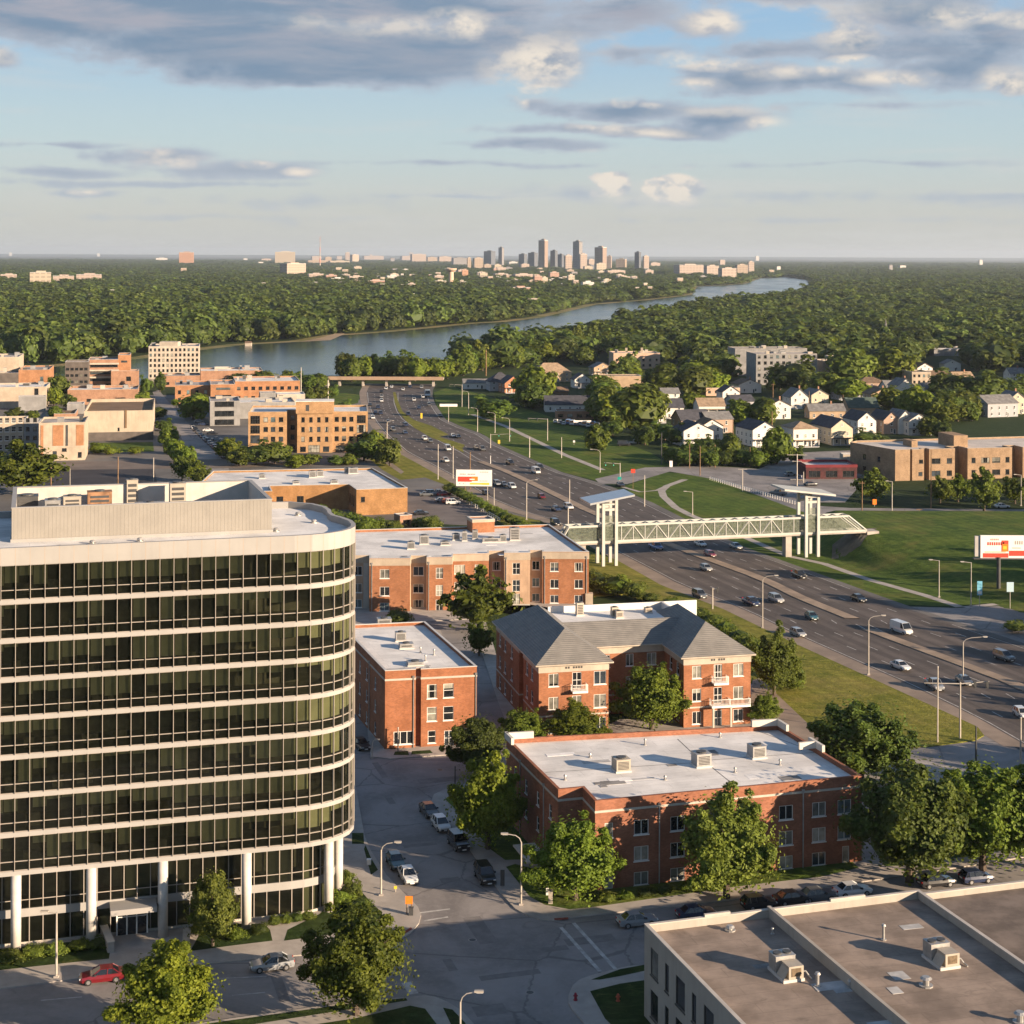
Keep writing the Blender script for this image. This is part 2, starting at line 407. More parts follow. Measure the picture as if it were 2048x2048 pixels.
def watermat():
    m = bpy.data.materials.new('river water'); m.use_nodes = True
    t = m.node_tree; b = NB(t); bs = t.nodes['Principled BSDF']
    pos = b.n('ShaderNodeNewGeometry').outputs['Position']
    f = b.noise(b.v('MULTIPLY', pos, (1., .35, 1)), .012, 5, .6, .5)
    b.put(bs.inputs['Base Color'], b.mix(f, (.018, .030, .036), (.040, .052, .052)))
    b.put(bs.inputs['Roughness'], b.ramp(f, .3, .7, .1, .22)); bs.inputs['IOR'].default_value = 1.33
    bn = b.n('ShaderNodeBump'); bn.inputs['Strength'].default_value = .35; bn.inputs['Distance'].default_value = 1.
    b.put(bn.inputs['Height'], b.noise(b.v('MULTIPLY', pos, (1, .6, 1)), .22, 4, .6)); b.put(bs.inputs['Normal'], bn.outputs[0])
    return m


GRASS = grassmat('grass lawn', (.040, .075, .012), (.095, .135, .020), dryness=.5)
GRASS_DRY = grassmat('verge grass', (.11, .125, .018), (.21, .19, .035), dry=(.24, .18, .06), dryness=.6)
LAND = grassmat('land cover', (.018, .034, .009), (.034, .052, .016), dry=(.06, .06, .03), dryness=.3, sc=.01)
ASPH = roadmat('street asphalt', (.215, .197, .186))
ASPH_D = roadmat('dark lot asphalt', (.040, .036, .038), patch=.15)
HWY = roadmat('highway asphalt', (.100, .083, .073), patch=.22, crack=.2, lane_streak=.33)
PAVE = mat('worn pavement', (.13, .12, .11), .9, .25, .05, stain=.4)
CONC = mat('sidewalk concrete', (.34, .305, .27), .9, .14, .35, stain=.35)
SHOULDER = mat('tan shoulder concrete', (.23, .18, .14), .9, .2, .15, stain=.3)
PAINT_W = mat('road marking white', (.40, .385, .36), .8, .3, .8)
PAINT_Y = mat('road marking yellow', (.50, .34, .06), .8, .25, .8)
SAND = mat('bank sand', (.30, .22, .14), .95, .3, .02)


def sheet(name, poly, z, m, kind='structure', px=True):
    p = [G(*q) for q in poly] if px else poly
    if area(p) < 0: p = p[::-1]
    mb = MB(); mb.face([(x, y, z) for x, y in p])
    o = mb.build(name, m); o['kind'] = kind
    return o
def block(name, poly, h, m, px=True):
    p = [G(*q) for q in poly] if px else poly
    if area(p) < 0: p = p[::-1]
    mb = MB(); mb.prism(p, -.05, h, bottom=False)
    return struct(mb.build(name, m))


g = MB(); g.face([(-120000, -3000, 0), (120000, -3000, 0), (120000, 120000, 0), (-120000, 120000, 0)])
struct(g.build('ground', LAND))

# river: far bank from west to east, round the bend, near bank back again
FAR_BANK = [(-160, 752), (0, 741), (110, 734), (300, 716), (399, 701), (489, 690), (612, 683), (681, 671), (773, 665), (867, 656), (954, 647), (1012, 644), (1085, 635), (1157, 618), (1193, 609), (1300, 600), (1384, 590), (1395, 573), (1457, 570), (1493, 567), (1522, 556), (1573, 554)]
NEAR_BANK = [(1612, 560), (1628, 571), (1600, 592), (1520, 604), (1471, 610), (1349, 630), (1244, 650), (1160, 675), (1085, 694), (961, 712), (831, 740), (700, 751), (616, 753), (500, 752), (400, 762), (200, 775), (0, 790), (-170, 800)]
RIVER = [G(*q) for q in FAR_BANK + NEAR_BANK]
RIV_PX = FAR_BANK + NEAR_BANK
if area(RIVER) < 0: RIVER = RIVER[::-1]
BANK = offset(RIVER, 17.)
mb = MB(); mb.face([(x, y, .06) for x, y in BANK]); struct(mb.build('river_bank', grassmat('bank grass', (.10, .12, .03), (.28, .22, .12), dryness=.7, dry=(.34, .25, .15), sc=.02)))
mb = MB(); mb.face([(x, y, .18) for x, y in RIVER]); struct(mb.build('river', watermat()))
sheet('sand_bar', [(600, 684), (640, 676), (682, 664), (690, 668), (660, 681)], .22, SAND)

# highway
Lp = [(2200, 1592), (1929, 1437), (1763, 1359), (1587, 1279), (1450, 1214), (1326, 1167), (1236, 1116), (1085, 1038), (1028, 1024), (964, 999), (895, 957), (839, 925), (796, 904), (763, 872), (744, 846), (733, 823), (726, 801), (724, 785), (730, 772), (742, 765)]
Mp = [(2300, 1530), (2047, 1374), (1740, 1261), (1708, 1239), (1606, 1198), (1525, 1158), (1404, 1114), (1339, 1089), (1177, 1022), (1063, 966), (1015, 944), (949, 919), (928, 905), (880, 880), (829, 853), (808, 838), (797, 823), (791, 805), (791, 785), (796, 772), (806, 765)]
Rp = [(2400, 1420), (2100, 1306), (1807, 1211), (1734, 1185), (1600, 1136), (1488, 1096), (1400, 1056), (1290, 1000), (1200, 967), (1121, 945), (1056, 917), (990, 888), (964, 869), (921, 854), (888, 839), (868, 809), (862, 793), (863, 780), (872, 765)]
def track(pp):
    w = sorted((G(*q) for q in pp), key=lambda q: q[1])
    ys = [q[1] for q in w]; xs = [q[0] for q in w]
    return lambda Y: float(np.interp(Y, ys, xs))
LX, MX, RX = track(Lp), track(Mp), track(Rp)
def across(Y, f):
    """place on the carriageways at distance Y: f in 0..1 is the near side, 1..2 the far side of the median"""
    l, m_, r = LX(Y), MX(Y), RX(Y)
    return l + (m_ - l) * f if f < 1 else m_ + (r - m_) * (f - 1)
HY_ = list(np.concatenate([np.arange(200, 480, 8), np.arange(480, 980, 14)]))
def strip(name, fa, fb, z, m, ys=HY_):
    mb = MB()
    for a, c in zip(ys[:-1], ys[1:]):
        mb.face([(fa(a), a, z), (fb(a), a, z), (fb(c), c, z), (fa(c), c, z)])
    return struct(mb.build(name, m))
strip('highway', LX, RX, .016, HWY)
strip('highway_shoulder', lambda y: across(y, .0) - 1.5, lambda y: across(y, .13), .021, SHOULDER, [y for y in HY_ if y > 255])
strip('highway_shoulder', lambda y: across(y, 1.93), lambda y: across(y, 2) + .8, .021, PAVE)
# raised concrete median, grass where it widens far off
mys = [346] + [y for y in HY_ if 350 < y < 610]
mb = MB()
for a, c in zip(mys[:-1], mys[1:]):
    for q0, q1, z in ((-1.5, 1.5, .16),):
        mb.face([(MX(a) + q0, a, z), (MX(a) + q1, a, z), (MX(c) + q1, c, z), (MX(c) + q0, c, z)])
        mb.face([(MX(a) + q0, a, 0), (MX(a) + q0, a, z), (MX(c) + q0, c, z), (MX(c) + q0, c, 0)])
        mb.face([(MX(a) + q1, a, 0), (MX(a) + q1, a, z), (MX(c) + q1, c, z), (MX(c) + q1, c, 0)])
a0 = [y for y in HY_ if 225 < y < 332] + [336]
for a, c in zip(a0[:-1], a0[1:]):
    mb.face([(MX(a) - 1.4, a, .16), (MX(a) + 1.4, a, .16), (MX(c) + 1.4, c, .16), (MX(c) - 1.4, c, .16)])
    mb.face([(MX(a) - 1.4, a, 0), (MX(a) - 1.4, a, .16), (MX(c) - 1.4, c, .16), (MX(c) - 1.4, c, 0)])
struct(mb.build('median', mat('median concrete', (.27, .205, .15), .9, .22, .2, stain=.25)))
sheet('grass_median', [(928, 906), (890, 886), (862, 875), (829, 856), (812, 842), (797, 823), (789, 804), (786, 785), (791, 784), (797, 804), (805, 823), (828, 840), (864, 852), (897, 869), (880, 874), (930, 890), (925, 897)], .03, GRASS_DRY)
# lane markings
mk = MB()
for f, sol in ((.16, 1), (.37, 0), (.57, 0), (.77, 0), (.95, 1), (1.07, 1), (1.27, 0), (1.48, 0), (1.70, 0), (1.90, 1)):
    y = 215.
    while y < 900:
        dl = 9. if sol else 3.2
        if not (sol and 340 < y < 372 and f > .9):
            w = .10 if y < 500 else .14
            xa, xc = across(y, f), across(y + dl, f)
            mk.face([(xa - w, y, .027), (xa + w, y, .027), (xc + w, y + dl, .027), (xc - w, y + dl, .027)])
        y += dl if sol else 11.5
struct(mk.build('lane_marking', PAINT_W))

# city ground to the west of the highway, lots and streets
sheet('city_pavement', [G(q, 0) if 0 else q for q in [(690, 1040), (1080, 1040), (1028, 1026), (964, 1001), (895, 959), (839, 927), (796, 906), (760, 874), (742, 848), (730, 823), (722, 800), (690, 792), (560, 790), (300, 790), (-160, 806), (-500, 1040)]], .008, PAVE)
sheet('street', [(387, 924), (350, 850), (315, 806), (305, 784), (318, 780), (333, 799), (347, 814), (403, 876), (449, 922), (470, 960), (400, 960)], .014, ASPH)
sheet('cross_street', [(90, 925), (320, 920), (560, 917), (760, 908), (790, 914), (700, 925), (470, 936), (90, 940)], .020, mat('warm brown street', (.15, .12, .10), .9, .2, .1))  # cross street in a browner asphalt tone
sheet('parking_lot', [(60, 1000), (84, 930), (306, 925), (322, 1000)], .016, ASPH_D)
sheet('parking_lot', [(815, 1045), (812, 985), (900, 968), (940, 1000), (1000, 1040), (960, 1052)], .016, mat('lot paving', (.14, .12, .11), .9, .2, .1, stain=.4))
sheet('verge', [(748, 900), (772, 902), (800, 908), (839, 929), (895, 961), (964, 1004), (1026, 1029), (1080, 1042), (1082, 1052), (1010, 1052), (905, 975), (850, 955), (800, 960), (765, 940), (735, 915)], .03, GRASS_DRY)
sheet('footpath', [(735, 902), (748, 899), (808, 944), (802, 948)], .036, SHOULDER)
sheet('lawn', [(178, 886), (306, 884), (308, 903), (190, 906)], .02, GRASS)
sheet('lawn', [(650, 790), (690, 786), (720, 790), (716, 806), (690, 812), (660, 810)], .02, GRASS)

# between the blocks: asphalt everywhere, raised walks and lawns on top
sheet('street', [(-170, 120), (190, 120), (190, 180), (across(215, 0) + 2, 215), (across(250, 0) + 2, 250), (across(262, 0) + 1.5, 262), (60, 262), (45, 290), (18, 350), (12, 385), (-45, 385), (-170, 385)], .010, ASPH, px=False)
EMB = [(1180, 1104)] + [(x - 4, y + 2) for x, y in [(1236, 1118), (1326, 1169), (1450, 1217), (1587, 1283), (1763, 1363), (1905, 1428)]] + [(1955, 1455), (1968, 1472), (1950, 1482), (1860, 1494), (1740, 1500), (1640, 1476), (1600, 1445), (1545, 1400), (1500, 1365), (1440, 1290), (1330, 1215), (1250, 1190), (1110, 1200), (1110, 1140), (1178, 1118)]
block('verge', EMB, .13, GRASS_DRY)
sheet('alley', [(1505, 1362), (1520, 1358), (1640, 1472), (1620, 1500), (1560, 1500), (1500, 1420)], .165, SHOULDER)

# office block: walk, plaza, beds
OFF = [(-400, 1999), (0, 1979), (156, 1959), (406, 1930), (600, 1912), (740, 1893), (796, 1882), (822, 1868), (838, 1848), (842, 1832), (836, 1816), (806, 1786), (773, 1752), (740, 1700), (729, 1673), (713, 1582), (696, 1480), (560, 1480), (-400, 1600)]
block('sidewalk', OFF, .14, CONC)
BEDG = grassmat('planting bed', (.018, .036, .008), (.035, .055, .012), dryness=.1)
for q in ([(-300, 1953), (0, 1943), (120, 1930), (218, 1920), (220, 1905), (205, 1880), (0, 1900), (-300, 1920)],
          [(380, 1905), (470, 1893), (545, 1884), (540, 1862), (525, 1850), (470, 1850), (400, 1870)],
          [(568, 1884), (640, 1875), (700, 1862), (760, 1840), (765, 1828), (745, 1810), (700, 1760), (640, 1830), (575, 1862)],
          [(742, 1752), (756, 1742), (742, 1718), (731, 1692), (728, 1700)],
          [(704, 1690), (728, 1690), (727, 1668), (704, 1668)]):
    sheet('planting_bed', q, .15, BEDG)
sheet('tactile_strip', [(806, 1866), (822, 1857), (825, 1861), (810, 1870)], .152, mat('tactile red', (.20, .05, .035), .8))

# red brick block on the corner
CB = [(862, 1605), (868, 1590), (895, 1578), (936, 1568), (1010, 1552), (1240, 1440), (1560, 1440), (1660, 1500), (1830, 1520), (2250, 1600), (2300, 1676), (2047, 1716), (1926, 1735), (1790, 1756), (1672, 1772), (1574, 1788), (1345, 1815), (1237, 1826), (1136, 1837), (1110, 1843), (1080, 1841), (1051, 1831), (1030, 1819), (1002, 1789), (984, 1764), (939, 1700), (890, 1640)]
block('sidewalk', CB, .14, CONC)
for q in ([(890, 1600), (940, 1576), (1010, 1560), (1080, 1640), (1110, 1720), (1010, 1722), (980, 1700), (930, 1640)],
          [(1012, 1736), (1030, 1730), (1150, 1760), (1180, 1770), (1400, 1745), (1500, 1738), (1640, 1718), (1690, 1712), (1718, 1738), (1640, 1756), (1500, 1772), (1330, 1796), (1190, 1816), (1140, 1821), (1090, 1812), (1060, 1796)],
          [(1770, 1735), (1830, 1732), (1990, 1705), (2100, 1690), (2100, 1600), (1760, 1640), (1740, 1690)],
          [(905, 1586), (936, 1574), (950, 1580), (912, 1594)]):
    sheet('lawn', q, .15, GRASS)
sheet('tactile_strip', [(1108, 1839), (1136, 1837), (1137, 1841), (1109, 1843)], .152, mat('tactile red', (.20, .05, .035), .8))
# courtyard block behind it and the small brick building's walk
block('sidewalk', [(1000, 1415), (1010, 1440), (1080, 1462), (1240, 1462), (1400, 1462), (1500, 1455), (1560, 1440), (1500, 1366), (1400, 1300), (1240, 1240), (1000, 1200), (960, 1230), (958, 1290)], .12, CONC)
sheet('lawn', [(970, 1240), (990, 1300), (1015, 1400), (1080, 1450), (1500, 1445), (1530, 1420), (1490, 1380), (1300, 1300), (1000, 1225)], .13, BEDG)
block('sidewalk', [(741, 1514), (780, 1519), (905, 1510), (925, 1490), (955, 1480), (958, 1452), (880, 1260), (740, 1252), (722, 1300), (735, 1460)], .14, CONC)
for q in ([(787, 1512), (818, 1512), (816, 1504), (790, 1505)], [(822, 1511), (866, 1508), (860, 1502), (824, 1504)], [(768, 1500), (790, 1500), (812, 1497), (808, 1491), (770, 1494)]):
    sheet('lawn', q, .15, BEDG)
block('sidewalk', [(700, 1250), (1010, 1236), (1100, 1220), (1190, 1214), (1175, 1196), (700, 1200)], .12, CONC)

# corner below, and the verge at the lower edge
block('sidewalk', [(1260, 1934), (1240, 1938), (1182, 1953), (1160, 1961), (1146, 1972), (1137, 1993), (1137, 2008), (1146, 2023), (1167, 2047), (1200, 2100), (1420, 2100), (1420, 1925)], .14, CONC)
sheet('lawn', [(1182, 1962), (1240, 1941), (1300, 1930), (1300, 1942), (1240, 1955), (1200, 1962)], .15, BEDG)
sheet('lawn', [(1180, 1985), (1240, 1970), (1310, 1960), (1330, 2080), (1250, 2080), (1210, 2040)], .15, BEDG)
block('sidewalk', [(-300, 2160), (436, 2043), (708, 2005), (817, 1996), (850, 1993), (870, 1996), (893, 2005), (923, 2023), (946, 2048), (975, 2100), (990, 2300), (-300, 2300)], .14, CONC)
sheet('lawn', [(300, 2066), (436, 2047), (708, 2009), (812, 1999), (815, 2004), (708, 2020), (440, 2062)], .15, BEDG)
sheet('lawn', [(300, 2120), (440, 2080), (708, 2040), (820, 2014), (850, 2020), (880, 2060), (890, 2200), (200, 2200)], .15, BEDG)
sheet('lawn', [(886, 2018), (905, 2022), (930, 2048), (950, 2090), (920, 2090)], .15, BEDG)
# markings in the near streets
cw = MB()
def mline(a, c, w):
    p, q = Vector(G(*a)), Vector(G(*c)); d = (q - p).normalized(); n = Vector((-d.y, d.x)) * w
    cw.face([(*(p - n), .018), (*(q - n), .018), (*(q + n), .018), (*(p + n), .018)])
for a, c, w in (((1122, 1855), (1200, 1943), .22), ((1147, 1846), (1231, 1938), .22), ((838, 1826), (900, 1818), .16), ((848, 1842), (896, 1834), .16), ((82, 2001), (164, 1994), .09), ((440, 1957), (533, 1953), .09), ((464, 1991), (530, 1985), .09), ((812, 1965), (828, 1988), .5), ((610, 1944), (670, 1935), .09)):
    mline(a, c, w)
struct(cw.build('lane_marking', PAINT_W))
rp = random.Random(4); pts_ = [(780, 1600), (840, 1690), (900, 1760), (960, 1860), (1020, 1950), (1090, 1900), (900, 1930), (980, 2020), (300, 2010), (560, 1975), (1320, 1862), (880, 1560), (760, 1540), (1180, 1880), (660, 1950), (420, 1990)]
pc = MB()
for i, q in enumerate(pts_):
    x, y = G(*q); pc.obox(x, y, .29 + (math.pi / 2 if i % 3 == 0 else 0), rp.uniform(1., 4.), rp.uniform(.4, 1.2), -.01, .0135 + i * .0001)
struct(pc.build('road_patch', mat('asphalt patch', (.175, .161, .153), .9, .15, .8)))

# east of the highway: grass field, paths, hill, roads
sheet('grass_field', [(1810, 1209), (1734, 1184), (1600, 1134), (1488, 1094), (1400, 1053), (1330, 1018), (1260, 985), (1250, 972), (1330, 945), (1420, 950), (1500, 985), (1620, 1020), (1700, 1044), (2120, 1046), (2120, 1190), (1910, 1213)], .013, GRASS)
sheet('grass_field', [(1210, 966), (1121, 943), (1056, 915), (990, 886), (964, 867), (921, 852), (890, 837), (872, 808), (868, 785), (900, 772), (1000, 800), (1150, 850), (1300, 905), (1340, 930), (1240, 955)], .013, GRASS)
sheet('side_road', [(1806, 1213), (1850, 1214), (1912, 1216), (2048, 1210), (2200, 1206), (2300, 1340), (2100, 1308)], .017, ASPH)
sheet('frontage_road', [(1640, 1012), (1700, 1016), (1860, 1017), (2048, 1019), (2150, 1019), (2150, 1043), (2048, 1042), (1860, 1042), (1760, 1044), (1690, 1046), (1600, 1022), (1500, 985), (1420, 957), (1340, 943), (1255, 968), (1200, 968), (1190, 958), (1290, 935), (1420, 932), (1520, 938), (1600, 965)], .017, ASPH)
sheet('parking_lot', [(1500, 945), (1600, 905), (1720, 900), (1730, 960), (1690, 1005), (1600, 1005), (1530, 975)], .022, ASPH)
def walk(pts, w, z=.035, name='footpath'):
    q = [Vector(G(*p)) for p in pts]; mb = MB(); e = []
    for i, p in enumerate(q):
        d = (q[min(i + 1, len(q) - 1)] - q[max(i - 1, 0)]).normalized(); e.append((p + Vector((-d.y, d.x)) * w, p - Vector((-d.y, d.x)) * w))
    for (a, c), (k, l) in zip(e[:-1], e[1:]): mb.face([(*a, z), (*c, z), (*l, z), (*k, z)])
    return struct(mb.build(name, CONC))
walk([(1382, 1031), (1351, 1015), (1327, 993), (1323, 982), (1334, 972), (1370, 959)], 1.2)
walk([(1245, 974), (1280, 984), (1314, 981), (1334, 972)], .8, .04)
walk([(1382, 1031), (1440, 1054), (1497, 1078), (1575, 1112), (1649, 1128), (1739, 1160), (1850, 1191), (1920, 1214)], 1.1, .045)
walk([(1930, 1215), (1990, 1209), (2060, 1203)], 1., .05)
walk([(945, 829), (1010, 852), (1060, 876), (1130, 910), (1205, 940)], 1.3, .04)
SWA, SWB = Vector(G(1649, 1124)), Vector(G(1940, 1214))
def ss(x, a, c):
    t = min(1., max(0., (x - a) / (c - a))); return t * t * (3 - 2 * t)
def hill(X, Y):
    d = (X - SWA.x) * .92 + (Y - SWA.y) * .39
    dr = max(0., 434 - Y)
    h = 5.6 * ss(d / (d + dr * .42 + 1e-6) if d > 0 else 0, .12, .95) * ss(d, 1.5, 11) * ss(X, 79, 90)
    return h * ss(478 - Y, 2, 22)
mb = MB(); idx = {}
for i in range(0, 80):
    for j in range(0, 66):
        X, Y = 76 + i * 2., 350 + j * 2.
        idx[i, j] = len(mb.v); mb.v.append((X, Y, hill(X, Y) - .02 if hill(X, Y) < .04 else hill(X, Y)))
for i in range(79):
    for j in range(65):
        q = (idx[i, j], idx[i + 1, j], idx[i + 1, j + 1], idx[i, j + 1])
        if max(mb.v[k][2] for k in q) > .03: mb.f.append(q); mb.m.append(0)
hl = smooth(mb.build('hill', grassmat('hill grass', (.035, .070, .012), (.10, .135, .022), dryness=.6))); struct(hl)
# paved slope under the end of the footbridge
mb = MB()
for a, c, k, l in (((80.5, 414), (88, 415.5), (95, 428), (83, 426)), ):
    n = 8
    for i in range(n):
        for j in range(n):
            def P_(u, w_):
                x = (a[0] * (1 - u) + c[0] * u) * (1 - w_) + (l[0] * (1 - u) + k[0] * u) * w_
                y = (a[1] * (1 - u) + c[1] * u) * (1 - w_) + (l[1] * (1 - u) + k[1] * u) * w_
                return (x, y, hill(x, y) + .06)
            mb.face([P_(i / n, j / n), P_((i + 1) / n, j / n), P_((i + 1) / n, (j + 1) / n), P_(i / n, (j + 1) / n)])
struct(mb.build('paved_slope', mat('slope concrete', (.11, .10, .075), .95, .25, .3, stain=.5)))
# ---------------------------------------------------------------- buildings: materials and builders
BRICK_R = brick('red brick', (.43, .175, .10))
BRICK_D = brick('dark red brick', (.30, .11, .06))
BRICK_O = brick('orange brick', (.54, .265, .13))
BRICK_T = brick('tan brick', (.60, .36, .18))
BRICK_P = brick('pink brick', (.50, .28, .175))
BRICK_G = brick('grey brown brick', (.46, .31, .19))
CREAM = mat('cream render', (.385, .315, .24), .9, .14, .3, streak=.25)
CREAM2 = mat('pale render', (.405, .35, .285), .9, .14, .3, streak=.25)
STONE = mat('pale stone', (.42, .385, .33), .85, .1, .5, streak=.2)
GREYW = mat('grey render', (.23, .225, .22), .9, .15, .3, streak=.3)
DARKW = mat('dark wall', (.10, .085, .075), .8, .2, .4)
ROOF_W = mat('white roof membrane', (.66, .635, .60), .85, .16, .16, stain=.42, seam=.9)
ROOF_G = mat('grey roof gravel', (.33, .30, .28), .95, .18, .15, stain=.45, seam=.5)
ROOF_B = mat('brown roof', (.16, .10, .055), .95, .2, .1)
COPE = mat('coping metal', (.48, .46, .43), .5, .05, .5)
FRAME_W = mat('window frame white', (.72, .70, .66), .5, 0)
FRAME_D = mat('window frame dark', (.05, .045, .04), .4, 0)
METAL = mat('galvanised metal', (.36, .35, .335), .45, .15, 1.5, metal=.5)
METAL_D = mat('dark metal', (.06, .06, .06), .5, .1, 1.)
BEIGE_M = mat('beige metal', (.34, .30, .245), .55, .08, .8)
def panemat(name, col, rough):
    return mat(name, col, rough=rough, var=.5, scale=.45, spec=.6)
PANES = [panemat('pane dark', (.014, .016, .018), .06)] * 4 + [panemat('pane slate', (.035, .045, .055), .08)] * 3 + [panemat('pane curtain', (.26, .25, .21), .25)] * 2 + [panemat('pane blind', (.14, .135, .115), .18), panemat('pane sky', (.10, .14, .15), .05)]
rw = random.Random(11)
WCACHE = {}
def win_mesh(w, h, kind, fm):
    k = (round(w, 2), round(h, 2), kind, fm.name)
    if k in WCACHE: return WCACHE[k]
    b = MB(); q = .07 if w < 3 else .09; y0, y1 = .05, .14
    b.box(0, q, y0, y1, 0, h); b.box(w - q, w, y0, y1, 0, h); b.box(q, w - q, y0, y1, 0, q); b.box(q, w - q, y0, y1, h - q, h)
    n = {'single': 1, 'sash': 1, 'double': 2, 'triple': 3, 'door': 2, 'quad': 4}[kind]
    for i in range(1, n): b.box(w * i / n - q / 2, w * i / n + q / 2, y0 + .003, y1 - .003, q, h - q)
    if kind in ('sash', 'door', 'quad'): b.box(q, w - q, y0 + .006, y1 - .006, h * .52 - q / 2, h * .52 + q / 2)
    if kind != 'door': b.box(-.1, w + .1, -.07, .049, -.13, -.003)
    f = b.mesh('window', fm); p = MB(); p.face([(0, .11, 0), (w, .11, 0), (w, .11, h), (0, .11, h)])
    lst = [p.mesh('pane', m) for m in PANES]
    for fr, m1, m2 in ((.35, PANES[0], PANES[7]), (.6, PANES[4], PANES[9]), (.8, PANES[0], PANES[9])):
        p = MB(); p.face([(0, .11, 0), (w, .11, 0), (w, .11, h * (1 - fr)), (0, .11, h * (1 - fr))]); p.k = 1; p.face([(0, .11, h * (1 - fr)), (w, .11, h * (1 - fr)), (w, .11, h), (0, .11, h)]); lst.append(p.mesh('pane', [m1, m2]))
    p = MB(); p.k = 1; p.face([(0, .11, 0), (w * .28, .11, 0), (w * .24, .11, h), (0, .11, h)]); p.face([(w * .74, .11, 0), (w, .11, 0), (w, .11, h), (w * .78, .11, h)]); p.k = 0; p.face([(w * .28, .11, 0), (w * .74, .11, 0), (w * .78, .11, h), (w * .24, .11, h)]); lst.append(p.mesh('pane', [PANES[0], PANES[7]]))
    WCACHE[k] = (f, lst); return WCACHE[k]
def put_windows(root, p, d, lst, fm, dark=0.):
    rz = math.atan2(d[1], d[0])
    for (s, zc, w, h, kind) in lst:
        f, ps = win_mesh(w, h, kind, fm)
        o = ob('door' if kind == 'door' and zc - h / 2 < .4 else 'window', f, root, (p[0] + d[0] * (s - w / 2), p[1] + d[1] * (s - w / 2), zc - h / 2), rz)
        ob('pane', ps[0] if rw.random() < dark else rw.choice(ps), o)
def wall_face(mb, p, d, L, z0, z1, lst, dep=.14):
    """one flat wall from p along d with real openings and reveals"""
    rects = [(s - w / 2, s + w / 2, zc - h / 2, zc + h / 2) for (s, zc, w, h, k) in lst]
    xs = sorted({0., L, *[q for r in rects for q in r[:2]]}); zs = sorted({z0, z1, *[q for r in rects for q in r[2:]]})
    n = (-d[1] * dep, d[0] * dep)
    pt = lambda s, z, k=0: (p[0] + d[0] * s + n[0] * k, p[1] + d[1] * s + n[1] * k, z)
    for xa, xc in zip(xs[:-1], xs[1:]):
        run = None
        for za, zc in zip(zs[:-1], zs[1:]):
            hole = any(r[0] - 1e-6 <= xa and xc <= r[1] + 1e-6 and r[2] - 1e-6 <= za and zc <= r[3] + 1e-6 for r in rects)
            if hole:
                if run: mb.face([pt(xa, run[0]), pt(xc, run[0]), pt(xc, run[1]), pt(xa, run[1])]); run = None
            else: run = (run[0], zc) if run else (za, zc)
        if run: mb.face([pt(xa, run[0]), pt(xc, run[0]), pt(xc, run[1]), pt(xa, run[1])])
    for a, c, e, g_ in rects:
        mb.face([pt(a, e), pt(a, g_), pt(a, g_, 1), pt(a, e, 1)]); mb.face([pt(c, e), pt(c, e, 1), pt(c, g_, 1), pt(c, g_)])
        mb.face([pt(a, e), pt(a, e, 1), pt(c, e, 1), pt(c, e)]); mb.face([pt(a, g_), pt(c, g_), pt(c, g_, 1), pt(a, g_, 1)])
def grid(cols, rows): return [(s, z, w, h, k) for (s, w, k) in cols for (z, h) in rows]
FOOT = []
def shell(root, foot, Hh, wm, rm, par=.6, wins=None, bands=(), cope=COPE, t=.3, fm=FRAME_W, z0=0., dark=0., wallname='wall', roofname='roof', o=(0, 0), edge_m=None):
    """walls with openings, parapet, coping, roof deck and string courses under an existing root"""
    f = [(x - o[0], y - o[1]) for x, y in foot]
    assert area(f) > 0, 'clockwise'
    n = len(f); mb = MB(); wins = wins or {}
    for i in range(n):
        p, q = Vector(f[i]), Vector(f[(i + 1) % n]); L = (q - p).length; d = (q - p) / L
        lst = [w for w in wins.get(i, ()) if w[2] / 2 < w[0] < L - w[2] / 2]
        mb.k = 1 if edge_m and i in edge_m[0] else 0; wall_face(mb, p, d, L, z0, Hh, lst); mb.k = 0; put_windows(root, p, d, lst, fm, dark)
    inn = offset(f, -t)
    if par > 0:
        for i in range(n):
            j = (i + 1) % n; mb.face([(*inn[j], Hh - par - .05), (*inn[i], Hh - par - .05), (*inn[i], Hh), (*inn[j], Hh)])
    mb.build(wallname, [wm, edge_m[1]] if edge_m else wm, root)
    r = MB(); r.face([(*p, Hh - par) for p in (inn if par > 0 else f)]); r.build(roofname, rm, root)
    if par > 0:
        c = MB(); ring(c, offset(f, .05), offset(f, -t - .04), Hh + .002, Hh + .1); c.build('coping', cope, root)
    for bn, z_0, z_1, pr, m in bands:
        c = MB(); ring(c, offset(f, pr), offset(f, -.02), z_0, z_1); c.build(bn, m, root)
def bldg(name, label, cat, foot, Hh, wm, rm, group=None, **kw):
    FOOT.append(foot)
    root = thing(name, label, cat, (*foot[0], 0), group=group)
    shell(root, foot, Hh, wm, rm, o=foot[0], **kw)
    return root
def ang_rect(p, q, depth):
    """footprint from its front edge p -> q (seen from the front, left to right) and its depth"""
    d = (Vector(q) - Vector(p)).normalized(); n = Vector((-d.y, d.x)) * depth
    return [tuple(p), tuple(q), tuple(Vector(q) + n), tuple(Vector(p) + n)]
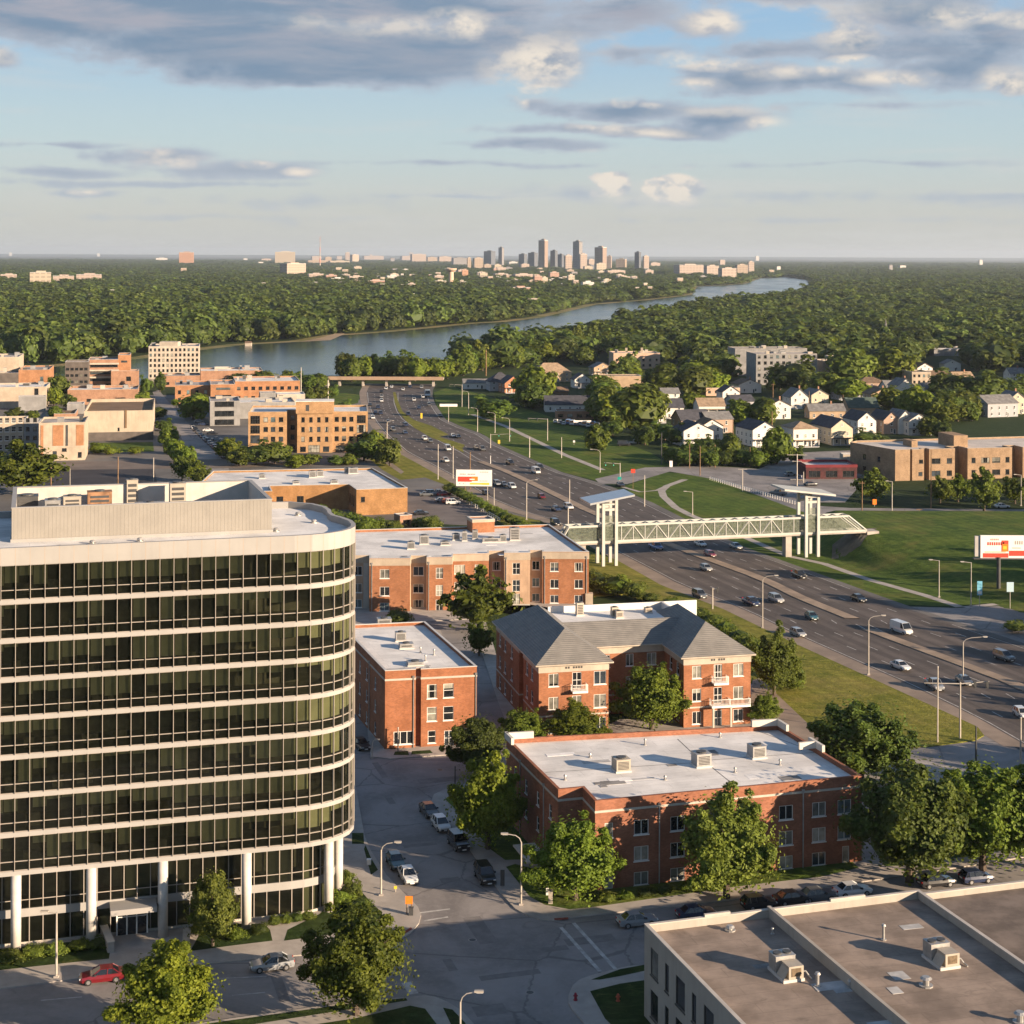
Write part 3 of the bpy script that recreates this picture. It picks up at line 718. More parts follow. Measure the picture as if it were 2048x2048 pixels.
def roof_unit(x, y, z, w, d, h, rz, label, kind='box', m=METAL, group='rooftop machines'):
    t = thing('rooftop_unit', label, 'rooftop unit', (x, y, z), rz, group)
    b = MB(); b.box(-w / 2 - .1, w / 2 + .1, -d / 2 - .1, d / 2 + .1, 0, .22); b.build('curb', COPE, t)
    b = MB()
    if kind == 'duct':
        b.box(-w / 2, w / 2, -d / 2, d / 2, .22, h); b.tube([(w / 2, 0, h * .6), (w / 2 + w * .8, 0, h * .6), (w / 2 + w * 1.05, 0, h * .2), (w / 2 + w * 1.05, 0, 0)], h * .22, 8)
    else:
        b.box(-w / 2, w / 2, -d / 2, d / 2, .22, h); b.box(-w / 2 - .04, w / 2 + .04, -d / 2 - .04, d / 2 + .04, h, h + .06)
    b.build('housing', m, t)
    b = MB()
    for k in range(6): b.box(-w * .38, w * .38, -d / 2 - .035, -d / 2 - .006, .4 + k * (h - .55) / 6, .4 + (k + .55) * (h - .55) / 6)
    b.build('louvre', METAL_D, t)
    b = MB(); b.cyl(0, 0, h + .06, h + .2, min(w, d) * .33, 14); b.build('fan', METAL_D, t)
    return t
def roof_pipe(x, y, z, h, label, r=.11, cap=True):
    t = thing('roof_vent', label, 'roof vent', (x, y, z), 0, 'vent pipes on the roofs')
    b = MB(); b.cyl(0, 0, 0, h, r, 10); b.cyl(0, 0, 0, .12, r * 2.2, 10); b.build('pipe', METAL, t)
    b = MB(); b.cyl(0, 0, h, h + .18, r * 1.9, 10, r * 1.2); b.build('cap', METAL, t)
    return t

# ---------------------------------------------------------------- the rounded office tower
def office():
    z_roof, z_top = 43.3, 44.1
    path = [(-80, 170.9), (-24.5, 187.0), (-22.6, 187.75), (-20.9, 188.75), (-19.6, 190.1), (-18.7, 191.8), (-18.35, 193.6), (-18.5, 195.6), (-19.1, 197.9), (-20.3, 200.2), (-21.6, 202.0), (-22.2, 203.8), (-22.6, 206.2), (-23.5, 208.8), (-25.4, 211.3), (-28.6, 212.8), (-34, 212.0), (-80, 198.6)]
    FOOT.append(path)
    o = path[0]; f = [(x - o[0], y - o[1]) for x, y in path]
    root = thing('office_tower', 'cream and glass office tower with a rounded corner and ribbon windows', 'office building', (*o, 0))
    white = mat('office cladding', (.295, .284, .27), .6, .05, .25, spec=.4, streak=.12)
    # module points along the outline
    n = len(f); seg = [(Vector(f[(i + 1) % n]) - Vector(f[i])).length for i in range(n)]
    tot = sum(seg[:-1]); cum = [0]
    for q in seg: cum.append(cum[-1] + q)
    def at(poly, s):
        i = 0
        while i < n - 1 and s > cum[i + 1]: i += 1
        u = (s - cum[i]) / seg[i]; a, c = Vector(poly[i]), Vector(poly[(i + 1) % n])
        return a + (c - a) * min(1, u)
    gl = offset(f, -.22); bl = offset(f, -.45); core = offset(f, -6.5)
    nm = int(tot / 1.525); S_ = [tot * k / nm for k in range(nm + 1)]
    glass = bpy.data.materials.new('tinted glass'); glass.use_nodes = True; t = glass.node_tree; b = NB(t)
    t.nodes.remove(t.nodes['Principled BSDF'])
    tr = b.n('ShaderNodeBsdfTransparent'); tr.inputs[0].default_value = (.43, .45, .36, 1)
    gg = b.n('ShaderNodeBsdfGlossy'); gg.inputs[0].default_value = (.75, .85, .7, 1); gg.inputs[1].default_value = .02
    fr = b.n('ShaderNodeFresnel'); fr.inputs[0].default_value = 1.5
    mx = b.n('ShaderNodeMixShader'); b.put(mx.inputs[0], b.m('MULTIPLY', fr.outputs[0], .85)); b.put(mx.inputs[1], tr.outputs[0]); b.put(mx.inputs[2], gg.outputs[0])
    df = b.n('ShaderNodeBsdfDiffuse'); df.inputs[0].default_value = (.05, .054, .042, 1); m2_ = b.n('ShaderNodeMixShader'); m2_.inputs[0].default_value = .08; b.put(m2_.inputs[1], mx.outputs[0]); b.put(m2_.inputs[2], df.outputs[0])
    b.put(t.nodes['Material Output'].inputs[0], m2_.outputs[0])
    blindm = mat('roller blind', (.46, .44, .33), .9, .12, .6); inm = mat('office interior', (.11, .10, .085), .9, .35, .6); deskm = mat('office furniture', (.16, .14, .12), .8, .5, .9)
    mull = mat('mullion', (.31, .275, .24), .5, 0)
    rr = random.Random(5)
    def band(nm_, z0, z1, pr, poly=f):
        m = MB(); ring(m, offset(poly, pr), offset(poly, -.5), z0, z1); return m.build(nm_, white, root)
    zs = [8.6 + 4.2 * k for k in range(9)]
    for k in range(8):
        zb, zt = zs[k] + .48, zs[k + 1]
        band('spandrel', zs[k], zb, .05)
        m = MB()
        for a, c in zip(S_[:-1], S_[1:]):
            p, q = at(gl, a), at(gl, c); m.face([(*p, zb), (*q, zb), (*q, zt), (*p, zt)])
        rib = m.build('ribbon_window', glass, root)
        m = MB(); zm = zb + 1.03
        for s in S_:
            p = at(f, s); q = at(f, min(tot, s + .05)) - at(f, max(0, s - .05)); m.obox(p.x, p.y, math.atan2(q.y, q.x), .03, .11, zb, zt)
        pm = [at(offset(f, -.05), s) for s in S_]; pi = [at(gl, s) for s in S_]
        for i in range(nm):
            a, c, e, g_ = pm[i], pm[i + 1], pi[i + 1], pi[i]
            for z_ in (zm - .05, zb, zt - .07):
                m.prism([tuple(a), tuple(c), tuple(e), tuple(g_)], z_ + .002, z_ + .07)
        m.build('mullion_grid', mull, rib)
        mode = 0; hgt = 0; run = None
        for i in range(nm):
            if S_[i] > tot * .62: break
            if rr.random() < .5:
                if run: run.build('blind', blindm, rib); run = None
                mode = rr.random() < .72; hgt = rr.choice([.2, .35, .5, .6, .75, .85, 1.])
            if mode:
                run = run or MB(); hh = (zt - zm - .1) * min(1, max(.15, hgt + rr.uniform(-.04, .04)))
                p, q = at(bl, S_[i] + .05), at(bl, S_[i + 1] - .05); run.face([(*p, zt - hh), (*q, zt - hh), (*q, zt), (*p, zt)])
        if run: run.build('blind', blindm, rib)
        m = MB(); m.face([(*p, zb - .03) for p in offset(f, -.3)]); m.build('floor_slab', inm, root)
        for i in range(12):
            m = MB(); s = rr.uniform(4 + i * 4, 8 + i * 4); p = at(offset(f, -rr.uniform(1.2, 3.5)), s); m.obox(p.x, p.y, .28, rr.uniform(.4, 1.), rr.uniform(.3, .5), zb, zb + rr.uniform(.7, 1.5)); m.build('cabinet', deskm, root)
    band('spandrel', zs[8] - .02, zs[8] + .02, .04)
    m = MB(); m.prism(core, 4., 43.); m.build('service_core', inm, root)
    # top fascia with panel joints, roof deck
    m = MB(); ring(m, offset(f, .08), offset(f, -.45), zs[8] + .02, z_top); m.build('fascia', white, root)
    m = MB()
    for s in S_:
        p = at(offset(f, .08), s); q = at(f, min(tot, s + .05)) - at(f, max(0, s - .05)); m.obox(p.x, p.y, math.atan2(q.y, q.x), .018, .006, zs[8] + .05, z_top - .02)
    m.build('panel_joint', mat('joint', (.36, .27, .2), .8, 0), root)
    m = MB(); m.face([(*p, z_roof) for p in offset(f, -.4)]); m.build('roof', mat('office roof membrane', (.70, .68, .65), .8, .14, .25, stain=.55, seam=.7), root)
    # ground floors set back behind the columns
    pf = offset(f, -2.3); pseg = [(Vector(pf[(i + 1) % n]) - Vector(pf[i])).length for i in range(n)]
    for nm_, za, zc_, out in (('podium_base', .02, .42, .05), ('podium_band', 3.2, 4.1, .12)):
        m = MB(); ring(m, offset(pf, out), offset(pf, -.3), za, zc_); m.build(nm_, white if za > 1 else STONE, root)
    for za, zc_, sub in ((.42, 3.2, None), (4.1, 8.6, 5.)):
        m = MB(); mm = MB()
        for i in range(nm):
            p, q = at(pf, S_[i]), at(pf, S_[i + 1]); m.face([(*p, za), (*q, za), (*q, zc_), (*p, zc_)])
            d = (q - p)
            if d.length < .05: continue
            mm.obox(p.x, p.y, math.atan2(d.y, d.x), .045, .1, za, zc_)
            if sub: mm.obox((p.x + q.x) / 2, (p.y + q.y) / 2, math.atan2(d.y, d.x), d.length / 2, .06, sub, sub + .08)
        o_ = m.build('podium_glazing', glass, root); mm.build('mullion_grid', mull, o_)
        m = MB()
        for i in range(nm):
            if rr.random() < .35: p, q = at(offset(pf, -.3), S_[i] + .08), at(offset(pf, -.3), S_[i + 1] - .08); m.face([(*p, za), (*q, za), (*q, zc_ - rr.uniform(0, .6)), (*p, zc_)])
        m.build('blind', mat('dark blind', (.2, .2, .15), .9, .1), o_)
    m = MB(); m.face([(*p, 8.55) for p in offset(f, -.1)]); m.build('soffit', white, root)
    m = MB(); m.face([(*p, 4.0) for p in offset(pf, -.3)]); m.build('floor_slab', inm, root)
    for x, y in ((-61.5, 176.6), (-53.5, 178.9), (-45.9, 181.1), (-38.5, 183.3), (-29.6, 185.8), (-20.9, 190.6), (-20.2, 194.6), (-22.6, 200.6)):
        m = MB(); m.cyl(x - o[0], y - o[1], 0, 8.6, .55, 24); smooth(m.build('column', mat('column render', (.48, .45, .41), .7, .1, .8), root))
    # entrance
    e = Vector((-42 - o[0], 184.05 - o[1])); ang = math.atan(.29)
    m = MB(); m.obox(e.x + .35, e.y - 1.35, ang, 2.5, 1.35, 3.35, 3.95); m.build('canopy', white, root)
    m = MB(); c, s = math.cos(ang), math.sin(ang)
    for u in (-1.7, -.62, .45, 1.6): m.obox(e.x + u * c, e.y - .12 + u * s, ang, .07, .08, .02, 2.6)
    for z_ in (2.1, 2.55): m.obox(e.x - .05 * c, e.y - .12, ang, 1.72, .07, z_, z_ + .09)
    dr = m.build('door', FRAME_W, root)
    m = MB(); m.obox(e.x - .05 * c, e.y - .1, ang, 1.65, .02, .03, 2.55); m.build('pane', PANES[0], dr)
    # screen wall round the roof machines
    P4 = [(-56.4, 186.4), (-28.1, 193.9), (-33.1, 210.2), (-61.2, 203.0)]
    q = [(x - o[0], y - o[1]) for x, y in P4]; m = MB(); ring(m, q, offset(q, -.35), z_roof, 47.15); m.build('screen_wall', mat('screen metal', (.25, .232, .205), .7, .05, .5, streak=.2), root)
    m = MB()
    for i in range(4):
        a, c = Vector(q[i]), Vector(q[(i + 1) % 4]); L = (c - a).length; d = (c - a) / L
        k = .3
        while k < L:
            p = a + d * k; m.obox(p.x, p.y, math.atan2(d.y, d.x), .05, .014, z_roof + .3, 47.1); k += .42
    m.build('screen_rib', mat('screen metal rib', (.25, .232, .203), .7, .05, .5), root)
    m = MB(); ring(m, offset(q, -.353), offset(q, -.42), z_roof + .01, 47.12); m.build('screen_liner', mat('screen liner', (.46, .43, .39), .8, .08, .6, streak=.2), root)
    m = MB(); ring(m, offset(q, .06), offset(q, -.45), 47.152, 47.24); m.build('screen_coping', white, root)
    m = MB(); ring(m, offset(q, .12), offset(q, -.02), z_roof + .002, z_roof + .35); m.build('screen_base', white, root)
    for u, v_, w, d, h, lab, m_ in ((.07, .55, 3.2, 3., 3.0, 'dark blue grey chiller at the west end of the roof screen', METAL_D), (.17, .35, 2.2, 2.4, 2.9, 'blue grey air handler beside the dark chiller', METAL), (.25, .62, 2.6, 2.2, 2.6, 'pale square duct box inside the roof screen', BEIGE_M),
                             (.36, .6, 3.6, 2.4, 3.1, 'long rust topped cooling unit inside the roof screen', mat('rusty steel', (.24, .13, .07), .8, .4, 1.)), (.50, .82, 1.7, 1.6, 3.9, 'beige stair head box against the back of the roof screen', BEIGE_M), (.56, .45, 4.4, 1.6, 1.9, 'low long duct run along the middle of the roof screen', METAL), (.68, .62, 2.4, 2.4, 3.8, 'tall beige tank housing nearest the lit end of the screen', BEIGE_M), (.80, .55, 2.6, 1.8, 1.5, 'low grey unit in the shaded corner of the roof screen', METAL_D), (.63, .25, 3., 1.2, 1.4, 'small pale unit near the front of the roof screen', METAL)):
        a = Vector(P4[0]) + (Vector(P4[1]) - Vector(P4[0])) * u + (Vector(P4[3]) - Vector(P4[0])) * v_
        roof_unit(a.x - 1.2, a.y + 2.6, z_roof, w * .8, d * .8, h + .5, ang, lab, m=m_, group='machines inside the roof screen')
    for px, py, lab in ((118, 1098, 'small roof drain dome near the front edge of the office roof'), (185, 1088, 'pale roof anchor at the foot of the roof screen'), (280, 1083, 'dark roof vent at the foot of the roof screen'), (552, 1063, 'round vent by the corner of the roof screen'), (628, 1046, 'low dark vent on the open curve of the office roof'), (596, 1031, 'small anchor beyond the dark vent on the office roof')):
        x, y = G(px, py, z_roof); roof_pipe(x, y, z_roof, .25, lab, .2)
office()

# ---------------------------------------------------------------- red brick flats with the white roof, by the corner
A1, A2, A3, A4, A5, A6, A7 = (10.2, 197.1), (44.2, 207.1), (37.6, 229.0), (-.4, 222.6), (5.7, 201.6), (9.0, 202.4), (9.0, 202.4)
ft = [(10.2, 197.1), (44.2, 207.1), (37.4, 229.4), (-.5, 222.4), (5.9, 201.3), (8.9, 202.2)]
rows = [(7.15, 1.75), (3.98, 1.75), (.97, 1.6)]
fl = grid([(1.75, 1.05, 'single')], rows[:2] + [(1.2, 2.2)]) + grid([(s, 1.85, 'double') for s in (5.9, 10.6, 15.4, 20.1, 25.0, 29.5, 33.0)], rows)
fl = [w for w in fl if not (w[0] == 33.0 and w[1] < 2)] + [(33.2, 1.15, .95, 2.1, 'single')]
flats = bldg('brick_flats', 'three storey dark red brick flats with broad white flat roof by the corner', 'apartment block', ft, 10.75, BRICK_R, ROOF_W, par=.55,
             wins={0: fl, 3: grid([(s, 1.0, 'sash') for s in (4, 9, 14, 19)], rows[:2])}, bands=[('belt_course', 9.35, 9.62, .06, STONE)], cope=BRICK_R)
o = ft[0]
mb = MB()
for (x, y, hx, hy, an) in ((1.3, 222.3, 1.9, .2, .22), (-.1, 220.9, .2, 1.6, .29), (35.4, 228.7, 2., .2, .19), (37.6, 227.6, .2, 1.5, .29), (40.6, 218.6, .2, 2., .29), (39.3, 218.3, 1.2, .2, .29)):
    mb.obox(x - o[0], y - o[1], an, hx, hy, 10.86, 11.75)
mb.each('raised_parapet', mat('raised parapet render', (.52, .49, .44), .85, .1), flats)
mb = MB(); mb.obox(2.6, 20.5, .27, 3, .8, 3.1, 3.3); mb.obox(-7.6, 4.4, .29, 1.4, 3., 2.9, 3.1); mb.each('porch_roof', STONE, flats)
mb = MB(); mb.box(-.2, 0, 0, .1, 0, .1)
sm = MB()
def seam(a, c):
    p, q = Vector(G(*a, 10.2)), Vector(G(*c, 10.2)); d = (q - p).normalized(); n_ = Vector((-d.y, d.x)) * .07
    sm.face([(*(k - Vector(o)), 10.206) for k in (p - n_, q - n_, q + n_, p + n_)])
seam((1090, 1545), (1410, 1524)); seam((1418, 1530), (1478, 1578)); seam((1400, 1520), (1355, 1478)); seam((1410, 1521), (1640, 1504)); seam((1510, 1460), (1660, 1515))
sm.build('roof_seam', mat('bitumen seam', (.14, .13, .12), .9, .4, 2.), flats)
for px, py, w, h, lab, m_ in ((1243, 1545, 1.9, 1.6, 'beige square air unit casting a long shadow on the white roof', BEIGE_M), (1404, 1535, 2., 1.7, 'grey air unit at the crossing of the white roof seams', METAL), (1515, 1518, 1.9, 1.6, 'grey air unit on the white roof next to the raised parapet', METAL)):
    x, y = G(px, py, 10.2); roof_unit(x, y + .8, 10.2, w, w, h, .29, lab, m=m_, group='air units on the white brick flats')

def fittings(root, o, ft, Hh, zr, pipes, patches, seed, col=METAL):
    """down pipes on the walls, patches on the roof deck"""
    for e, s in pipes:
        p, q = Vector(ft[e]), Vector(ft[(e + 1) % len(ft)]); d = (q - p).normalized(); n_ = Vector((d.y, -d.x)); c = p + d * s + n_ * .08 - Vector(o)
        m = MB(); m.box(c.x - .07, c.x + .07, c.y - .07, c.y + .07, .1, Hh - .9); m.box(c.x - .18, c.x + .18, c.y - .12, c.y + .12, Hh - 1.25, Hh - .9); m.build('down_pipe', col, root)
    r = random.Random(seed)
    pm = [mat('roof patch grey', (.40, .39, .375), .9, .2, .6, stain=.4), mat('roof patch pale', (.72, .70, .67), .8, .1, .6), mat('roof patch dark', (.20, .19, .18), .95, .3, .6)]
    c0 = Vector((sum(x for x, y in ft) / len(ft), sum(y for x, y in ft) / len(ft)))
    for i in range(patches):
        a = Vector(r.choice(ft)); c = c0 + (a - c0) * r.uniform(.1, .75) - Vector(o); m = MB(); m.obox(c.x, c.y, .25, r.uniform(.4, 2.2), r.uniform(.3, 1.), zr - .02, zr + .012 + .002 * i); m.build('roof_patch', r.choice(pm), root)
fittings(flats, ft[0], ft, 10.75, 10.2, ((0, 8.2), (0, 17.8), (0, 27.3), (3, 6.5), (3, 16.5)), 14, 3)
for i, (px, py, h) in enumerate(((1130, 1560, .5), (1290, 1490, .7), (1330, 1560, .4), (1470, 1545, .5), (1560, 1530, .6), (1440, 1475, .5), (1180, 1515, .4), (1600, 1500, .4))):
    x, y = G(px, py, 10.2); roof_pipe(x, y, 10.2, h, f'{ORD[i]} little vent pipe scattered over the white roof of the corner flats')

# ---------------------------------------------------------------- small red brick building at the head of the street
ft = [(-19.2, 253.1), (-14.6, 254.08), (-14.5, 253.6) if 0 else (-14.6, 254.9), (-13.75, 255.08), (-13.75, 254.26), (-5.2, 256.1), (-14.9, 287.2), (-29.2, 284.1)]
w2 = grid([(1.7, 1.5, 'sash'), (4.3, 1.6, 'sash')], [(8.6, 2.15), (5.1, 2.15)]) + [(1.7, 1.6, 1.2, 1.9, 'sash'), (4.4, 1.22, 1.5, 2.4, 'door'), (6.9, 1.5, 1.9, 2.3, 'double')]
sb = bldg('brick_shophouse', 'small three storey red brick building with white roof at the street head', 'apartment block', ft, 12.1, BRICK_O if 0 else brick('bright red brick', (.46, .18, .085)), ROOF_W, par=.5,
          wins={4: w2, 0: [(2.9, 1.7, 3.1, 2.0, 'triple')], 7: grid([(s, 1.1, 'sash') for s in (5, 10, 15, 20, 26)], [(8.6, 1.9), (5.1, 1.9), (1.6, 1.9)])}, bands=[('belt_course', 10.55, 10.85, .05, STONE)], cope=COPE)
fittings(sb, ft[0], ft, 12.1, 11.6, ((0, 4.4), (4, 8.6), (7, 8), (7, 22)), 9, 5)
for px, py, w, h, lab in ((801, 1282, 1.7, 1.5, 'boxy air unit amid pipes on the small brick roof'), (812, 1296, 2.2, .8, 'low wide air unit on the small brick roof'), (768, 1248, 2.4, 1., 'pale unit by the back parapet of the small brick roof'), (830, 1330, 2.4, .6, 'flat dark hatch unit near the front of the small brick roof')):
    x, y = G(px, py, 11.6); roof_unit(x, y, 11.6, w, w * .8, h, .2, lab, group='machines on the small brick building')
for px, py, lab in ((841, 1306, 'thin vent pipe in the middle of the small brick roof'), (868, 1310, 'thin vent pipe in the strip of shade on the small brick roof'), (851, 1322, 'short vent pipe toward the front of the small brick roof')):
    x, y = G(px, py, 11.6); roof_pipe(x, y, 11.6, .8, lab)

# ---------------------------------------------------------------- brick flats with two hipped wings
def hip_flats():
    an = R(13); c, s = math.cos(an), math.sin(an); O = (4.5, 259.8)
    w = lambda x, y: (O[0] + c * x - s * y, O[1] + s * x + c * y)
    fp = [(0, 0), (11.4, 0), (11.4, 10), (24, 10), (24, 0), (35.4, 0), (35.4, 26), (8, 26), (8, 31), (0, 31), (0, 13.5), (1.2, 13.5), (1.2, 10.5), (0, 10.5)]
    FOOT.append([w(*p) for p in fp])
    root = thing('hip_roof_flats', 'red brick flats with two grey hipped roof wings and small balconies', 'apartment block', (*O, 0), an)
    rows = [(8.95, 2.), (5.25, 2.), (1.6, 2.)]
    wins = {0: grid([(2.4, 1.6, 'double')], rows) + [(10.0, z, 2.0, 2.1, 'double') for z, _ in rows] + [(6.2, z, 1.5, 2.6, 'door') for z in (8.7, 5.0, 1.32)],
            2: grid([(2.4, 1.6, 'double'), (6.6, 1.3, 'double'), (10.4, 1.6, 'double')], rows), 4: grid([(2.2, 1.5, 'double'), (9.3, 1.7, 'double')], rows) + [(5.8, z, 1.4, 2.6, 'door') for z in (8.7, 5.0, 1.32)],
            1: grid([(4.5, 1.3, 'sash')], rows), 3: grid([(3.5, 1.3, 'sash'), (7, 1.3, 'sash')], rows), 9: grid([(3, 1.3, 'sash'), (7, 1.3, 'sash'), (12, 1.3, 'sash')], rows), 13: grid([(2.5, 1.3, 'sash'), (6, 1.3, 'sash')], rows), 5: grid([(4, 1.3, 'sash'), (9, 1.3, 'sash'), (14, 1.3, 'sash')], rows)}
    f = fp; mb = MB()
    for i in range(len(f)):
        p, q = Vector(f[i]), Vector(f[(i + 1) % len(f)]); L = (q - p).length; d = (q - p) / L
        l_ = [k for k in wins.get(i, ()) if k[2] / 2 < k[0] < L - k[2] / 2]
        wall_face(mb, p, d, L, 0, 11.5, l_); put_windows(root, p, d, l_, FRAME_W)
    mb.build('wall', BRICK_O if 0 else brick('warm red brick', (.45, .185, .09)), root)
    mb = MB(); ring(mb, offset(f, .07), offset(f, -.02), 10.15, 11.5); mb.build('frieze', CREAM2, root)
    mb = MB(); ring(mb, offset(f, .05), offset(f, -.02), 3.15, 3.4); mb.build('belt_course', STONE, root)
    tile = bpy.data.materials.new('grey roof tile'); tile.use_nodes = True; t = tile.node_tree; b = NB(t); bs = t.nodes['Principled BSDF']
    pos = b.n('ShaderNodeNewGeometry').outputs['Position']; x, y, z = b.sep(pos)
    wv = b.n('ShaderNodeTexWave', wave_type='BANDS', bands_direction='Z'); wv.inputs['Scale'].default_value = 1.35; wv.inputs['Distortion'].default_value = .3; b.put(wv.inputs['Vector'], pos)
    f_ = b.noise(pos, .6, 5, .6)
    cc = b.mix(b.ramp(f_, .3, .7), (.15, .142, .13), (.205, .193, .175)); cc = b.mix(b.m('MULTIPLY', wv.outputs['Fac'], .35), cc, (.10, .095, .09))
    b.put(bs.inputs['Base Color'], cc); bs.inputs['Roughness'].default_value = .75
    bn = b.n('ShaderNodeBump'); bn.inputs['Strength'].default_value = .6; bn.inputs['Distance'].default_value = .08; b.put(bn.inputs['Height'], wv.outputs['Fac']); b.put(bs.inputs['Normal'], bn.outputs[0])
    MATS['tile'] = tile
    ze, zr, e = 11.55, 15.75, .6
    def hip(x0, x1, y0, y1, yb):
        m = MB(); xc = (x0 + x1) / 2; k = (x1 - x0) / 2
        a, c_, d_, g_ = (x0, y0, ze), (x1, y0, ze), (x1, y1, ze), (x0, y1, ze); r1, r2 = (xc, y0 + k, zr), (xc, yb, zr)
        m.face([a, c_, r1]); m.face([c_, d_, r2, r1]); m.face([d_, g_, r2]); m.face([g_, a, r1, r2])
        m.face([(x0, y0, ze - .02), (x0, y1, ze - .02), (x1, y1, ze - .02), (x1, y0, ze - .02)])
        m.build('hip_roof', tile, root)
        m = MB(); P4 = [(x0, y0), (x1, y0), (x1, y1), (x0, y1)]; ring(m, offset(P4, .08), offset(P4, -.25), ze - .25, ze - .022); m.build('eaves', CREAM2, root)
    hip(-e, 11.4 + e, -e, 31 + e, 24.); hip(24 - e, 35.4 + e, -e, 26 + e, 20.)
    m = MB(); m.face([(7, 10 - e, ze), (29, 10 - e, ze), (29, 14.3, 14.7), (7, 14.3, 14.7)]); m.face([(7, 14.35, 14.68), (29, 14.35, 14.68), (29, 14.35, 13.6), (7, 14.35, 13.6)]); m.build('mansard', tile, root)
    m = MB(); m.box(11.4, 24, 10 - e - .1, 10 - e, ze - .22, ze - .015); m.build('eaves', CREAM2, root)
    m = MB(); m.face([(8, 14.4, 13.8), (27, 14.4, 13.8), (27, 25.7, 13.8), (8, 25.7, 13.8)]); m.build('roof', ROOF_W, root)
    m = MB(); m.box(8, 35.2, 25.7, 26, 11.4, 14.9); m.box(28.6, 29., 17, 25.7, 13, 14.9); m.build('parapet', mat('white parapet', (.62, .6, .57), .8, .1, .4), root)
    lt = MB()
    for x0, n_ in ((4.3, 7), (28.6, 6)):
        for k in range(n_):
            if k in (2,): continue
            lt.box(x0 + k * .42, x0 + k * .42 + .26, -.12, -.072, 10.66, 10.98)
    lt.build('frieze_mark', METAL_D, root)
    bal = MB()
    def balcony(x, z, wd=2.5, dp=1.4):
        m = MB(); m.box(x - wd / 2, x + wd / 2, -dp, -.002, z, z + .2); m.box(x - wd / 2, x + wd / 2, -dp - .05, -dp, z - .1, z + .22)
        o_ = m.build('balcony', FRAME_W, root); m = MB()
        for q in range(int(wd / .22) + 1): m.box(x - wd / 2 + q * .22, x - wd / 2 + q * .22 + .035, -dp, -dp + .035, z + .2, z + 1.15)
        for q in range(6): m.box(x - wd / 2, x - wd / 2 + .035, -dp + q * .23, -dp + q * .23 + .035, z + .2, z + 1.15); m.box(x + wd / 2 - .035, x + wd / 2, -dp + q * .23, -dp + q * .23 + .035, z + .2, z + 1.15)
        m.box(x - wd / 2, x + wd / 2, -dp - .01, -dp + .05, z + 1.15, z + 1.22); m.box(x - wd / 2, x - wd / 2 + .05, -dp + .05, 0, z + 1.15, z + 1.22); m.box(x + wd / 2 - .05, x + wd / 2, -dp + .05, 0, z + 1.15, z + 1.22)
        m.build('railing', FRAME_W, o_)
    balcony(6.4, 7.1); balcony(6.4, 3.45); balcony(24 + 5.9, 7.1); balcony(24 + 5.9, 3.45, 3.2); balcony(24 + 9.3, 3.3, 3.4, 1.1)
    m = MB()
    for x in (28.4, 31.4): m.box(x, x + .3, -1.5, -1.2, 0, 3.4)
    m.each('porch_post', STONE, root)
    for px, py, h, lab in ((1159, 1231, 2.2, 'tall pale chimney box on the white strip between the hipped roofs'), (1229, 1233, 1.6, 'white vent box midway along the roof strip between the hips'), (1238, 1236, 1.2, 'lower white vent box beside the midway one between the hips'), (1296, 1226, .9, 'small vent box near the dark hip of the brick flats')):
        x, y = G(px, py, 13.8); roof_unit(x, y, 13.8, 1.2, 1.1, h, an, lab, m=CREAM2, group='vents between the hipped roofs')
hip_flats()

# ---------------------------------------------------------------- stepped brick and cream block behind
ft = [(-36, 354), (-30.3, 354), (-30.0, 350.6), (-21.4, 351.0), (-21.4, 354), (-17.9, 354), (-17.9, 352), (-12.5, 352.5), (-12.5, 356), (-4.8, 357), (-4.8, 360), (-1.4, 360.3), (-1.4, 357.6), (4.2, 357.9), (4.2, 361), (6.9, 361), (6.9, 359.4), (17, 359.3), (9.2, 395.5), (-40, 386)]
r3 = [(8.1, 1.9), (4.4, 1.9), (1.1, 1.7)]
mid = bldg('stepped_brick_block', 'long stepped brick block with cream top band and cluttered white roof', 'apartment block', ft, 11.4, brick('warm orange brick', (.47, .20, .095)), ROOF_W, par=.5,
           wins={0: grid([(3.2, 1.8, 'double')], r3), 2: grid([(3.2, 2., 'double')], r3), 4: grid([(1.6, 2.2, 'double')], r3), 6: grid([(2.7, 1.5, 'door')], [(8.0, 2.3), (4.3, 2.3), (1.2, 2.3)]), 8: grid([(1.5, 2.3, 'triple'), (5.6, 1.6, 'double')], r3), 10: grid([(1.7, 1.8, 'double')], r3), 12: grid([(2.6, 1.6, 'door')], [(8.0, 2.5), (4.3, 2.5), (1.3, 2.5)]), 14: grid([(1.3, 1.6, 'double')], r3), 16: grid([(2.6, 1.8, 'double'), (7.9, 1.8, 'double')], r3), 17: grid([(6, 1.6, 'double'), (14, 1.6, 'double'), (22, 1.6, 'double')], r3)},
           bands=[('cream_band', 9.85, 11.3, .06, CREAM)], cope=COPE, edge_m=((0, 3, 4, 5, 10, 11, 12, 13, 14), mat('tan bay render', (.40, .27, .18), .9, .14, .4, streak=.35)))
o = ft[0]
mb = MB(); mb.box(4.4, 36 - 30.4, -.1, .0, 0, 9.8)
for (x0, y0, x1, y1) in ((-21.35, 353.9, -17.95, 353.97), (-1.42, 357.5, 4.22, 357.57)):
    mb.box(x0 - o[0] + .003, x1 - o[0] - .003, y0 - o[1] - .06, y1 - o[1] - .04, 0, .4)
mb.each('plinth', STONE, mid)
